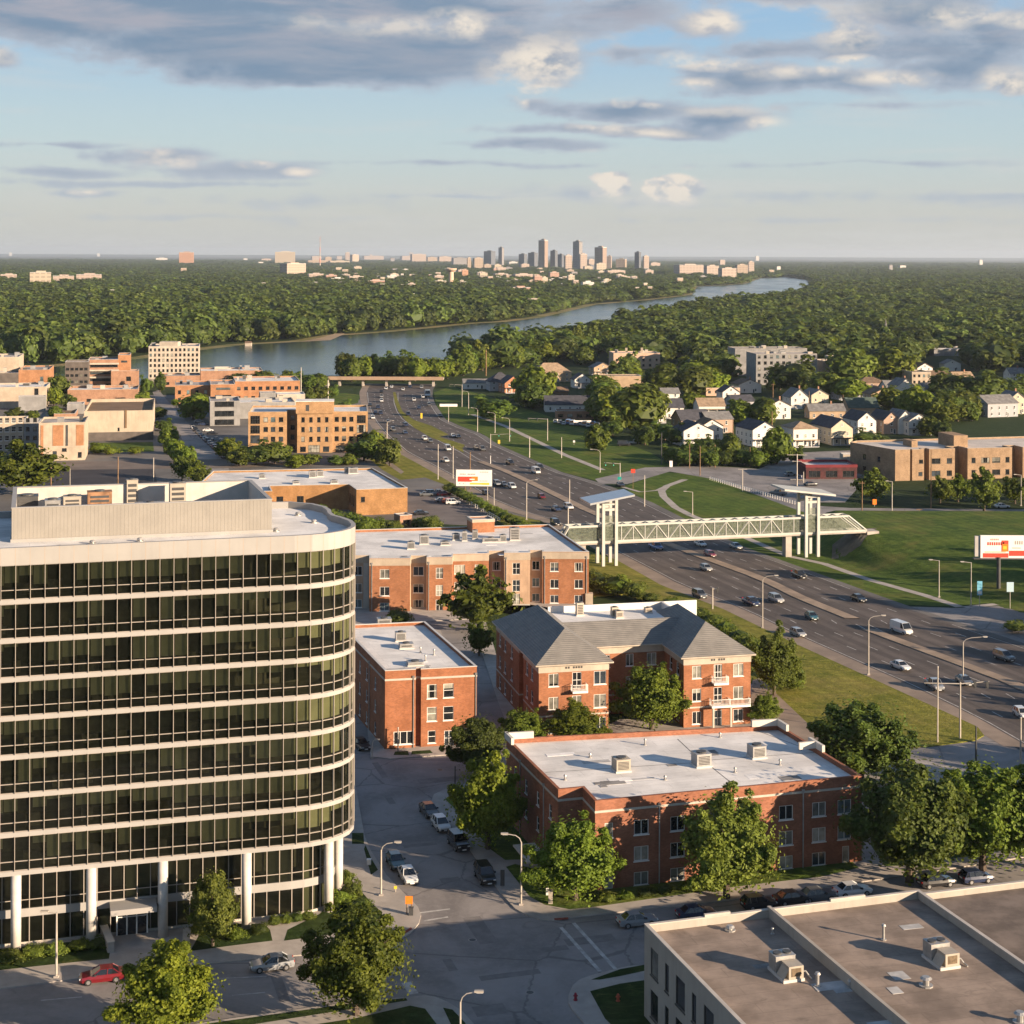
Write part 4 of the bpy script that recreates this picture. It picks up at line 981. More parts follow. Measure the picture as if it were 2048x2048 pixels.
for k, (px, py, w, h, lab) in enumerate(((822, 1098, 1.6, 1.6, 'small box unit at the shaded end of the stepped block roof'), (848, 1088, 2., 2., 'taller dark box unit beside the small one on the stepped block'), (912, 1080, 1.6, 1.4, 'first of the line of pale units on the stepped block roof'), (929, 1082, 1.1, 2.2, 'slim dark unit on the stepped block roof'), (950, 1078, 1.2, 2., 'slim brown unit on the stepped block roof'), (982, 1084, 4., 1., 'long low duct unit on the stepped block roof'), (1006, 1084, 1.4, 1.6, 'white square unit at the end of the long duct'), (1029, 1080, 2.2, 2.8, 'tall blue grey unit nearest the footbridge end of the stepped roof'), (890, 1090, 2., .8, 'low flat hatch on the stepped block roof'))):
    x, y = G(px, py, 10.9); roof_unit(x, y, 10.9, w, min(w, 2.), h, .12, lab, group='machines on the stepped brick block')
fittings(mid, ft[0], ft, 11.4, 10.9, ((2, .5), (6, .4), (12, .4), (16, .5), (16, 9.6)), 14, 7)
ph = [G(945, 1066, 10.9), G(989, 1064, 10.9)]
bldg('stair_head', 'brick stair head box with pale cap on the stepped block roof', 'roof house', ang_rect(ph[0], ph[1], 5.), 13.9, brick('warm orange brick', ()), ROOF_G, z0=10.7, par=.2, bands=[('cap_band', 13.3, 13.88, .06, CREAM)])

# ---------------------------------------------------------------- tan building at the lower corner
def corner_bldg():
    H2 = 9.25
    p0 = G(1289, 1849, H2); p1 = G(1855, 1779, H2)
    d = (Vector(p1) - Vector(p0)).normalized(); n_ = Vector((d.y, -d.x))
    v0 = Vector(G(1482, 2048, H2)) - Vector(p0); v0.normalize()
    fl_ = Vector(p0) + v0 * 42; fr_ = fl_ + d * 31
    ft = [tuple(fl_), tuple(fr_), tuple(Vector(p0) + d * 31), p0]
    L = 42
    # windows on the flank that faces the street (edge 3 runs from the back corner to the front)
    sw = lambda px, py: None
    wl = [(2.6, 6.35, 1.9, 2.7, 'single'), (5.75, 6.3, .95, 2.7, 'single'), (9.0, 6.2, 2.2, 2.8, 'single'), (12.2, 6.2, 1., 2.7, 'single'), (2.6, 2.2, 1.9, 2.7, 'single'), (5.75, 2.2, .95, 2.7, 'single'), (9., 2.2, 2.2, 2.8, 'single'), (12.2, 2.2, 1., 2.7, 'single'), (15.5, 6.2, 2.2, 2.8, 'single'), (15.5, 2.2, 2.2, 2.8, 'single')]
    root = bldg('corner_building', 'beige two storey building with stained flat roof and low parapets, nearest the camera', 'office building', ft, H2, mat('beige concrete', (.33, .30, .26), .9, .08, .3, streak=.3), mat('stained roof membrane', (.25, .195, .155), .92, .3, .22, stain=.75, seam=.9), par=.75, wins={3: wl}, fm=FRAME_D, cope=mat('pale coping', (.42, .385, .34), .6, .1, .5), dark=.8)
    o = ft[0]
    # dividing parapet and the stepped pieces of the street parapet
    m = MB(); k = Vector(p0) + d * 13.6; e_ = k + v0 * 42
    m.obox((k.x + e_.x) / 2 - o[0], (k.y + e_.y) / 2 - o[1], math.atan2(v0.y, v0.x), 21, .17, 8.4, 9.6); m.build('dividing_parapet', mat('beige concrete', ()), root)
    m = MB()
    for s0, s1 in ((6.4, 9.2), (20.5, 24.5)):
        k = Vector(p0) + d * (s0 + s1) / 2 + n_ * .17; m.obox(k.x - o[0], k.y - o[1], math.atan2(d.y, d.x), (s1 - s0) / 2, .16, 9.36, 9.62)
    m.each('raised_parapet', mat('pale coping', ()), root)
    # two big rooftop machines: condenser box plus angled intake
    for (px, py, lab) in ((1572, 1950, 'larger rooftop cooling machine with open beige intake, on the nearer roof bay'), (1882, 1925, 'twin grey rooftop cooling machine on a pale base, on the farther roof bay')):
        x, y = G(px, py, 8.5); t = thing('rooftop_unit', lab, 'rooftop unit', (x, y, 8.5), math.atan2(v0.y, v0.x) + math.pi / 2, 'big machines on the corner building'); t.scale = (.84, .84, .9)
        m = MB(); m.box(-1.3, 1.3, -2., 2., 0, .3); m.build('base', COPE, t)
        m = MB(); m.box(-1.2, 1.2, .1, 1.9, .3, 1.9); m.box(-1.24, 1.24, .06, 1.94, 1.9, 1.97); m.build('condenser', METAL, t)
        m = MB(); m.box(-.6, 1.2, -1.9, -.1, .3, 1.6); m.face([(-1.25, -1.9, .3), (-.6, -1.9, 1.3), (-.6, -.1, 1.3), (-1.25, -.1, .3)]); m.build('intake', BEIGE_M, t)
        m = MB()
        for kx in (-.6, .6): m.cyl(kx, 1., 1.972, 2.1, .5, 16)
        m.build('fan', METAL_D, t)
        m = MB(); m.box(-.3, .9, -1.93, -1.905, .55, 1.4)
        for kk in range(5): m.box(-1.0 + kk * .45, -.8 + kk * .45, 1.905, 1.93, .5, 1.7)
        m.build('grille', mat('brown grille', (.13, .095, .06), .8, .3, 3.), t)
        m = MB(); m.tube([(1.3, -1, .6), (1.9, -1, .6), (2.2, -1.2, .15), (2.2, -2, .1)], .09, 7); m.build('pipe', METAL, t)
    for px, py, h, r, lab in ((1767, 1880, 1.4, .13, 'tall thin white vent pipe on the farther bay of the corner roof'), (1545, 1869, .5, .09, 'tiny vent pipe near the street parapet of the corner roof'), (1635, 1972, 1.1, .16, 'hooded vent beside the large corner roof machine'), (1700, 1975, .6, .14, 'short pair vent between the two bays of the corner roof'), (1852, 1972, .7, .3, 'stubby wide exhaust on the farther bay of the corner roof'), (2040, 2045, .8, .3, 'stubby exhaust at the picture corner of the corner roof'), (1460, 1861, .35, .25, 'low capped vent in the middle of the street bay')):
        x, y = G(px, py, 8.5); roof_pipe(x, y, 8.5, h, lab, r)
    fittings(root, ft[0], ft, H2, 8.5, (), 16, 9)
    # lower wing beyond
    q0 = Vector(p0) + d * 31.1; ft2 = [tuple(q0 + v0 * 42), tuple(q0 + v0 * 42 + d * 30), tuple(q0 + d * 30 - v0 * 2), tuple(q0 - v0 * 2)]
    bldg('corner_annex', 'lower roof wing with dark stains beyond the corner building parapet', 'office building', ft2, 8.0, mat('beige concrete', ()), mat('dirty roof membrane', (.15, .12, .10), .95, .3, .3, stain=.8), par=.6, cope=mat('pale coping', ()))
corner_bldg()
# ---------------------------------------------------------------- mid-distance buildings west of the highway
def front(xl, xr, yb, A=.2):
    p = Vector(G(xl, yb)); c, s = math.cos(A), math.sin(A)
    k = lev(xr, yb)[0] / F; t = (k * p.y - p.x) / (c - k * s)
    return p, p + Vector((c, s)) * t
def qb(name, label, xl, xr, yb, yt, depth, wm, rm, nc=0, rows=(), ww=1.6, kind='single', A=.2, cat='city building', extra=(), fm=FRAME_D, **kw):
    p, q = front(xl, xr, yb, A); L = (q - p).length; Hh = AT(xl, yt, p.y)[2]
    w = [(L * (i + .5) / nc, z, ww, h, kind) for i in range(nc) for z, h in rows] + list(extra)
    wins = {0: w}; wins.update(kw.pop('wins', {}))
    r = bldg(name, label, cat, ang_rect(p, q, depth), Hh, wm, rm, wins=wins, fm=fm, dark=.6, **kw)
    if L * depth > 260 and rm is not ROOF_B:
        d = (q - p).normalized(); n_ = Vector((-d.y, d.x)); rq = random.Random(len(name) * 7 + int(xl)); zr = Hh - kw.get('par', .6)
        for i in range(min(7, int(L * depth / 130))):
            c = p + d * rq.uniform(2, L - 2) + n_ * rq.uniform(2.5, depth - 2); w = rq.uniform(1.2, 3.2); h = rq.uniform(.8, 2.4); t = thing('rooftop_box', f'{ORD[i]} small box or duct on the roof of the {name.replace("_", " ")}', 'rooftop unit', (c.x, c.y, zr), A, 'roof clutter on the town buildings')
            m = MB(); m.box(-w / 2, w / 2, -w * .35, w * .35, 0, h); m.build('housing', rq.choice([METAL, CREAM2, BEIGE_M, METAL_D, GREYW]), t)
            m = MB(); m.box(-w / 2 - .1, w / 2 + .1, -w * .35 - .1, w * .35 + .1, h, h + .1); m.build('lid', rq.choice([METAL, METAL_D, COPE]), t)
    return r
ROWS = lambda n, h0, dz, h=1.7: [(h0 + dz * k, h) for k in range(n)]
# orange four storey block with a raised centre
def centre_block():
    c4 = ROWS(4, 1.5, 3.72, 1.8)
    p = (-100.5, 630.3); q = (-55.2, 634.8)
    d = (Vector(q) - Vector(p)).normalized(); n_ = Vector((-d.y, d.x)); L = (Vector(q) - Vector(p)).length
    w = lambda s, t: tuple(Vector(p) + d * s + n_ * t)
    ft = [w(0, 0), w(14.6, 0), w(14.6, 7), w(18.6, 7), w(18.6, -1.2), w(32, -1.2), w(32, 0), w(L, 0), w(L, 27), w(0, 27)]
    r = bldg('terrace_block', 'orange tan four storey block with taller middle bay and corner bay windows', 'apartment block', ft, 15.6, BRICK_T, ROOF_W, par=.7, fm=FRAME_D, dark=.6,
             wins={0: grid([(2.6, 3.6, 'quad')], [(z, 3.0) for z, _ in c4[1:]]) + grid([(6.6, 1.7, 'single'), (9.4, 1.7, 'single'), (12.4, 1.7, 'single')], c4), 2: grid([(2., 1.6, 'single')], c4), 4: grid([(2.2, 1.3, 'single'), (5.2, 1.3, 'single'), (8.2, 1.3, 'single'), (11.2, 1.3, 'single')], [(z, 1.9) for z, _ in c4[1:]]) + [(2.2, 1.4, 2.2, 2., 'double'), (6.4, 1.5, 4.4, 2.8, 'quad'), (11, 1.4, 2.4, 2., 'double')],
                   6: grid([(1.6, 1.6, 'single'), (4.4, 1.6, 'single'), (7.2, 1.6, 'single')], c4[1:]) + grid([(11., 3.4, 'quad')], [(z, 3.0) for z, _ in c4[1:]]) + [(3, 1.4, 3.4, 2.2, 'triple'), (8, 1.4, 3.4, 2.2, 'triple')], 9: grid([(5, 1.8, 'single'), (12, 1.8, 'single'), (19, 1.8, 'single')], c4)}, cope=CREAM2)
    o = ft[0]; m = MB(); z = Vector(w(25.3, 3.2)); m.obox(z.x - o[0], z.y - o[1], math.atan2(d.y, d.x), 7.2, 4.9, 15.0, 19.6); m.build('raised_bay', BRICK_T, r)
    m = MB(); m.obox(z.x - o[0], z.y - o[1], math.atan2(d.y, d.x), 7.3, 5., 19.602, 19.8); m.build('raised_bay_roof', ROOF_W, r)
    z = Vector(w(22.5, -1.72)); m = MB(); m.obox(z.x - o[0], z.y - o[1], math.atan2(d.y, d.x), .65, .03, 16, 18.4); m.build('niche', METAL_D, r)
centre_block()
# low tan building round a court, in front of it
ft = [(-92, 472), (-69, 476.6), (-71.3, 487.2), (-48.3, 491.4), (-45, 480.3), (-30.4, 484.4), (-44.5, 529), (-94, 520)]
cw_ = bldg('court_building', 'low tan building wrapped round a small court with a white flat roof', 'office building', ft, 7.5, brick('ochre brick', (.47, .25, .10)), ROOF_W, par=.5, fm=FRAME_D, dark=1.,
           wins={2: [(3, 3.4, 2., 1.9, 'double'), (9, 3.4, 2., 1.9, 'double')], 3: [(2, 3.6, 1.6, 3.2, 'single'), (4.8, 3.6, 1.6, 3.2, 'single'), (7.6, 3.6, 1.6, 3.2, 'single')], 4: [(1.9, 4.6, 1.2, 1.5, 'single')]}, cope=COPE)
for px, py, w, h, lab in ((625, 955, 2.2, 2., 'pale twin unit at the middle of the court building roof'), (640, 953, 2., 1.8, 'square unit beside the twin unit on the court building'), (524, 957, 1.8, 1.3, 'small unit at the west part of the court building roof'), (592, 968, 2., .9, 'low unit near the court edge of the roof'), (668, 967, 2.2, 1., 'low unit above the inner corner of the court'), (706, 947, 3., 1.8, 'blue grey unit group in the shade of the far court parapet'), (694, 946, 1.6, 1.6, 'grey unit next to the blue grey group on the court building')):
    x, y = G(px, py, 7.); roof_unit(x, y, 7., w, min(w, 2), h, .2, lab, group='machines on the court building')
p, q = G(800, 1062), G(824, 1060)
bldg('garden_arch', 'small brick gatehouse with an arched opening among the shrubs', 'gatehouse', ang_rect(p, q, 4.), 4.2, BRICK_P, ROOF_G, par=.2, wins={0: [(1.9, 1.5, 2., 2.9, 'single')]}, fm=FRAME_D, dark=1.)
# blocks along the receding street and to the west
c6 = qb('cream_block', 'cream six storey block with twelve window columns beside the river', 297, 398, 758, 693, 30, CREAM2, ROOF_G, 12, ROWS(6, 1.9, 3.15, 1.7), 1.35, A=.17)
p, q = front(340, 372, 697, .17); mb = MB(); mb.box(6, 17, 3, 12, 19.6, 22.4); mb.build('roof_house', CREAM2, c6)
qb('wide_warehouse', 'big blank cream walled building with a brown roof and dark base', 168, 306, 882, 822.6, 56, mat('cream blank wall', (.40, .335, .255), .9, .1, .2, streak=.3), ROOF_B, 0, par=1.3, cope=CREAM, bands=[('dark_base', .02, 3.4, .05, DARKW)], extra=[(13.6, 4.5, .8, 1.4, 'single')])
p, q = front(168, 306, 882); d = (q - p).normalized(); w_ = bpy.data.objects['wide_warehouse']
mb = MB(); z = d * 16.4; mb.obox(z.x + .04, z.y - .12, .2, .42, .1, 5, 12.3); mb.build('pilaster', ROOF_B, w_)
w2_ = qb('panelled_block', 'cream block with three tall orange brick panels on its front', 77.5, 170, 922, 846, 22, CREAM, ROOF_G, 0, cope=CREAM2, bands=[('belt_course', 5.1, 5.3, .06, CREAM2)], extra=[(5.6, 2.2, 1.5, 2.6, 'door'), (9.0, 3.9, 1.7, 1.2, 'double'), (14.5, 2.0, 1.4, 2., 'single')])
mb = MB(); L = 16.6
for s0, s1 in ((4.9, 8.7), (13.2, 15.9), (.6, 1.6)):
    a = Vector((math.cos(.2), math.sin(.2))) * ((s0 + s1) / 2); mb.obox(a.x + .01, a.y - .05, .2, (s1 - s0) / 2, .04, 5.4 if s0 > 1 else .4, 13.0)
mb.each('brick_panel', BRICK_O, w2_)
mb = MB(); a = Vector((math.cos(.2), math.sin(.2))) * 10.; mb.obox(a.x, a.y - .1, .2, .35, .1, 5.4, 13.); mb.build('stair_window', METAL_D, w2_)
qb('cream_apartments', 'cream apartment block with stacked window bays behind the big tree', -60, 47, 905, 844, 20, CREAM, ROOF_B, 8, ROWS(4, 1.8, 3.4, 1.9), 1.6, 'sash', fm=FRAME_W)
qb('shaded_wing', 'shaded grey wing between the cream apartments and the panelled block', 48, 77, 903, 846, 14, GREYW, ROOF_B, 2, ROWS(4, 1.8, 3.4, 1.6), 1.4)  # shade of the recess is put into the grey wall colour
qb('cream_loft', 'cream windowless loft storey rising behind an orange brick corner', -40, 37, 790, 714.5, 30, CREAM, ROOF_G, 0, extra=[(16, 12.4, 1.6, 1.2, 'single'), (16, 8.6, 1.6, 1.2, 'single')])
qb('parking_deck', 'dark parking deck with pale roof edge at the west side', -60, 36, 800, 747, 16, DARKW, ROOF_G, 0, par=.4, cope=CREAM, extra=[(12, 6, 18, 2.4, 'quad'), (12, 2.3, 18, 2.4, 'quad')])
qb('orange_corner', 'orange brick corner building with one pale stair strip', 37, 98, 798, 740, 34, BRICK_O, ROOF_G, 0, cope=CREAM, extra=[(11.6, 7, 1.6, 9, 'double'), (6.4, 6.6, 1.4, 1.2, 'single')])
qb('pale_annex', 'pale low annex with a dark shed lean-to in its front', -40, 92, 817, 775, 26, CREAM, ROOF_W, 0, extra=[(26.5, 7, 2, 5, 'single')])
qb('dark_shed', 'dark grey shed front leaning against the pale annex', 37, 91, 822, 793, 6, GREYW, ROOF_G, 0, par=.2)
w6 = qb('balcony_block', 'brick block with tiers of long cream balconies by the river', 176, 236, 778, 719.5, 24, BRICK_P, ROOF_G, 0, extra=[(8.6, 13.2, 15, 2.2, 'quad'), (8.6, 9.3, 15, 2.2, 'quad'), (8.6, 5.5, 15, 2.2, 'quad'), (6, 1.6, 3, 2.4, 'double'), (12, 1.6, 5, 2.6, 'triple')])
mb = MB()
for z in (7., 10.9, 14.6): mb.obox(8.5, -.2 + 1.1, .2, 8.3, .9, z - .9, z)
mb.each('balcony_front', CREAM2, w6)
qb('brick_tower_wing', 'plain orange brick stair wing joined to the balcony block', 236, 260, 777, 710, 20, BRICK_O, ROOF_G, 0, extra=[(3.3, 15.2, 3.4, 1., 'single')])
qb('brick_shop', 'low pink brick shop with pale sign panel under the stair wing', 222, 277, 780, 742, 12, BRICK_P, ROOF_G, 0, extra=[(9.5, 6.2, 2.6, 2.4, 'single'), (4, 1.8, 3, 2., 'double'), (11.5, 1.8, 3, 2., 'double')])
qb('dark_block', 'dark shaded office slab with a flat overhanging roof by the river', 130, 176, 784, 724, 16, DARKW, ROOF_G, 5, ROWS(4, 2, 3.5, 1.4), 1.8)  # wing in shadow; the shade is put into its dark wall colour
qb('pale_roofed_row', 'low brick row with long pale parapets in front of the shop', 135, 276, 810, 780, 26, BRICK_P, ROOF_W, 5, ROWS(1, 2.2, 3, 1.5), 2.2, 'double', par=1.1, cope=CREAM2)
qb('grey_garage', 'small grey garage wall beside the wide warehouse', 134, 167, 828, 808, 10, GREYW, ROOF_G, 0, par=.2)
qb('low_roof_row', 'brick roof row with pale clutter behind the panelled block', 108, 150, 838, 828, 30, BRICK_P, ROOF_B, 0)
r1 = qb('orange_house', 'orange brick corner block with four windows at the street', 350, 420, 810, 771, 30, BRICK_O, ROOF_G, 4, ROWS(2, 2.6, 3.8, 1.9), 1.5, cope=CREAM)
qb('open_garage', 'dark open parking front below the long orange building', 420, 480, 852, 803, 24, GREYW, ROOF_G, 0, extra=[(6.2, 9.6, 8.5, 2.4, 'triple'), (6.2, 5.4, 8.5, 2.4, 'triple'), (6.2, 1.6, 8.5, 2.4, 'triple')])
qb('long_orange_block', 'long orange building with a band of irregular windows and flat roof', 470, 600, 806, 763, 34, BRICK_O, ROOF_W, 9, ROWS(2, 2.6, 4.8, 1.7), 1.9, 'double', cope=CREAM2)
qb('orange_slot_block', 'orange block with one long dark slot window joined to the long building', 421, 470, 812, 769, 30, BRICK_O, ROOF_G, 0, extra=[(6.2, 5.1, 8, .7, 'quad'), (6.2, 8.6, 7, 1., 'quad')])
qb('far_brick_row', 'pink brick row with a white raised roof piece towards the river', 401, 525, 772, 742, 26, BRICK_P, ROOF_W, 6, ROWS(1, 2.4, 3, 1.6), 2.2, cope=CREAM2)
qb('white_loft', 'small white loft box standing above the pink brick row', 429, 462, 766, 736, 10, CREAM2, ROOF_W, 0)
qb('low_brick_block', 'low orange brick front under the cream six storey block', 322, 400, 774, 752, 22, BRICK_P, ROOF_G, 3, ROWS(1, 2, 3, 1.5), 2., cope=CREAM)
qb('roof_cluster', 'low building with pale roofs between the long orange block and the terrace', 456, 590, 838, 806, 26, GREYW, ROOF_W, 0, par=.9, cope=CREAM2)
qb('plant_room', 'dark grey plant room box on the roofs behind the terrace block', 520, 552, 824, 786, 9, GREYW, ROOF_G, 0, par=.2)
qb('small_pale_box', 'small pale flat roofed box east of the plant room', 554, 610, 822, 789, 14, CREAM2, ROOF_W, 0, par=.3)
# overpass at the far end of the highway
def overpass():
    a, c = AT(678, 779, 950), AT(866, 755, 950)
    t = thing('overpass', 'low tan road bridge crossing the far end of the highway', 'bridge', (a[0], 950, 0)); w = c[0] - a[0]
    m = MB(); m.box(-6, w + 6, 0, 10, 3.9, 4.8); m.build('deck', CONC, t)
    m = MB(); m.box(-6, w + 6, -.35, -.003, 3.7, 5.7); m.build('parapet', mat('tan parapet', (.30, .21, .145), .9, .12, .2), t)
    for k in range(5):
        m = MB(); m.box(k * w / 4 - .6, k * w / 4 + .6, 2, 8, 0, 3.9); m.build('pier', CONC, t)
    m = MB(); m.box(-22, -6, 0, 10, 0, 4.8); m.build('abutment', CONC, t)
overpass()

# ---------------------------------------------------------------- east side: tan flats, grey block, station
p = (130., 558.6)
def tan_flats():
    A = .2; d = Vector((math.cos(A), math.sin(A))); n_ = Vector((-d.y, d.x)); P = Vector(p)
    w = lambda s, t: tuple(P + d * s + n_ * t)
    ft = [w(0, 0), w(5.4, 0), w(5.4, 1.2), w(6.2, 1.2), w(6.2, 0), w(10.5, 0), w(10.5, 3), w(12.6, 3), w(12.6, .4), w(22, .4), w(22, 7), w(26.5, 7), w(26.5, 0), w(43, 0), w(43, 6), w(47, 6), w(47, 0), w(75, 0), w(75, 32), w(-2, 28), w(-6, 24)]
    r2 = [(6.4, 1.8), (2.2, 1.8)]
    bldg('tan_flats', 'large grey tan flats with recessed slots and flat roof east of the highway', 'apartment block', ft, 10.5, BRICK_G, mat('pale tan roof', (.50, .45, .40), .9, .15, .15, stain=.3), par=.5, fm=FRAME_D, dark=.7,
         wins={4: [(3.2, 6.4, 1.5, 1.3, 'single'), (3., 2.2, 1.5, 1.3, 'single')], 8: grid([(2.4, 3.4, 'double'), (7.4, 1.9, 'triple')], r2), 12: grid([(2.2, 1.5, 'single'), (6.6, 3., 'double'), (10.6, 3., 'double'), (14.8, 1.5, 'single')], r2), 16: grid([(4, 3., 'double'), (9, 1.6, 'single')], r2), 20: grid([(8, 1.6, 'double'), (16, 1.6, 'double')], r2), 19: [(3, 6.4, 1.4, 1.5, 'single')]}, cope=CREAM)
    o = ft[0]; r = bpy.data.objects['tan_flats']; m = MB()
    m.obox(*(Vector(w(27.5, 13)) - P), A, 2.6, 6, 10, 14.2); m.build('roof_house', BRICK_G, r)
    m = MB(); m.obox(*(Vector(w(12, 14)) - P), A, 1.1, 3.5, 10, 12.2); m.build('roof_house', BRICK_G, r)
tan_flats()
gb = qb('grey_flats', 'tall pale grey flats half hidden by trees beyond the houses', 1512, 1634, 770, 708, 24, GREYW, ROOF_G, 10, ROWS(5, 2.2, 3.6, 1.8), 1.7, cope=CREAM2, A=.1, cat='apartment block')
qb('grey_flats_wing', 'slate roofed higher wing behind the pale grey flats', 1470, 1614, 752, 697, 20, GREYW, mat('slate roof', (.10, .11, .13), .8), 0, A=.1, cope=CREAM2, cat='apartment block')
qb('blank_block', 'blank sunlit cream block standing alone amid the eastern trees', 1645, 1725.5, 766, 722, 18, CREAM, ROOF_G, 0, A=.12, cat='city building')
qb('blank_block_stair', 'raised stair box at the back of the blank cream block', 1662, 1693, 760, 713, 12, CREAM, ROOF_G, 0, A=.12, cat='city building')
st_ = qb('fuel_station', 'low station with white roof and red edge by the frontage road', 1612, 1714, 958, 935, 14, mat('station red wall', (.07, .02, .02), .7, .3, .5), ROOF_W, 3, [(1.7, 2.2)], 4., 'triple', A=.05, par=.15, bands=[('red_edge', 3.9, 4.9, .15, mat('station red', (.16, .025, .03), .5))], cat='petrol station')
qb('white_kiosk', 'small white flat roofed kiosk behind the station', 1686, 1716, 922, 909, 5, CREAM2, ROOF_W, 0, A=.05, par=.1, cat='kiosk')
qb('low_red_store', 'long low reddish brown store roof beyond the car lot', 1112, 1205, 838, 822, 10, BRICK_P, ROOF_B, 5, [(1.6, 1.4)], 2.4, A=.02, par=.2, cat='store')
qb('brown_terrace', 'pair of tan flat roofed houses behind a large tree', 1187, 1282, 800, 752, 12, mat('tan siding', (.36, .26, .17), .9), ROOF_B, 6, [(2, 1.4), (6, 1.4)], 1.2, A=.05, par=.3, cat='house')
qb('shaded_block', 'pale blue grey gable wall in shade beside the large tree', 1206, 1236, 818, 776, 14, GREYW, ROOF_G, 0, A=.05, par=.2, cat='house')  # white side wall; its shade is put into the grey colour
qb('pink_apartments', 'pink apartments with two stout chimneys among the trees', 1227, 1320, 738, 706, 20, mat('pink render', (.48, .33, .24), .9, .1), ROOF_G, 7, [(2.5, 1.6), (6., 1.6)], 1.5, A=.1, cat='apartment block')
mb = MB(); mb.box(8, 9.5, 3, 4.6, 8, 14); mb.build('chimney', CREAM, bpy.data.objects['pink_apartments'])
mb = MB(); mb.box(18.6, 20.1, 5, 6.6, 8, 14); mb.build('chimney', CREAM, bpy.data.objects['pink_apartments'])
qb('tan_row', 'tan terrace row with dark windows below the grey flats wing', 1400, 1462, 752, 724, 14, CREAM, ROOF_G, 6, [(2.2, 1.6), (5.6, 1.6)], 1.4, A=.1, cat='house')
qb('pale_pink_row', 'pale pink flat roofed row beyond the middle of the houses', 1412, 1480, 792, 776, 12, mat('pink render', ()), ROOF_G, 5, [(2.2, 1.4)], 1.6, A=.1, par=.3, cat='house')
qb('tan_complex', 'tan stepped apartment complex in the eastern trees', 1824, 1862, 772, 744, 18, CREAM, ROOF_B, 4, [(2.4, 1.5), (6, 1.5)], 1.4, A=.1, cat='apartment block')
qb('far_shed', 'pale long shed roof far among the eastern trees', 1868, 1930, 712, 698, 12, GREYW, ROOF_W, 0, A=.1, par=.2, cat='shed')

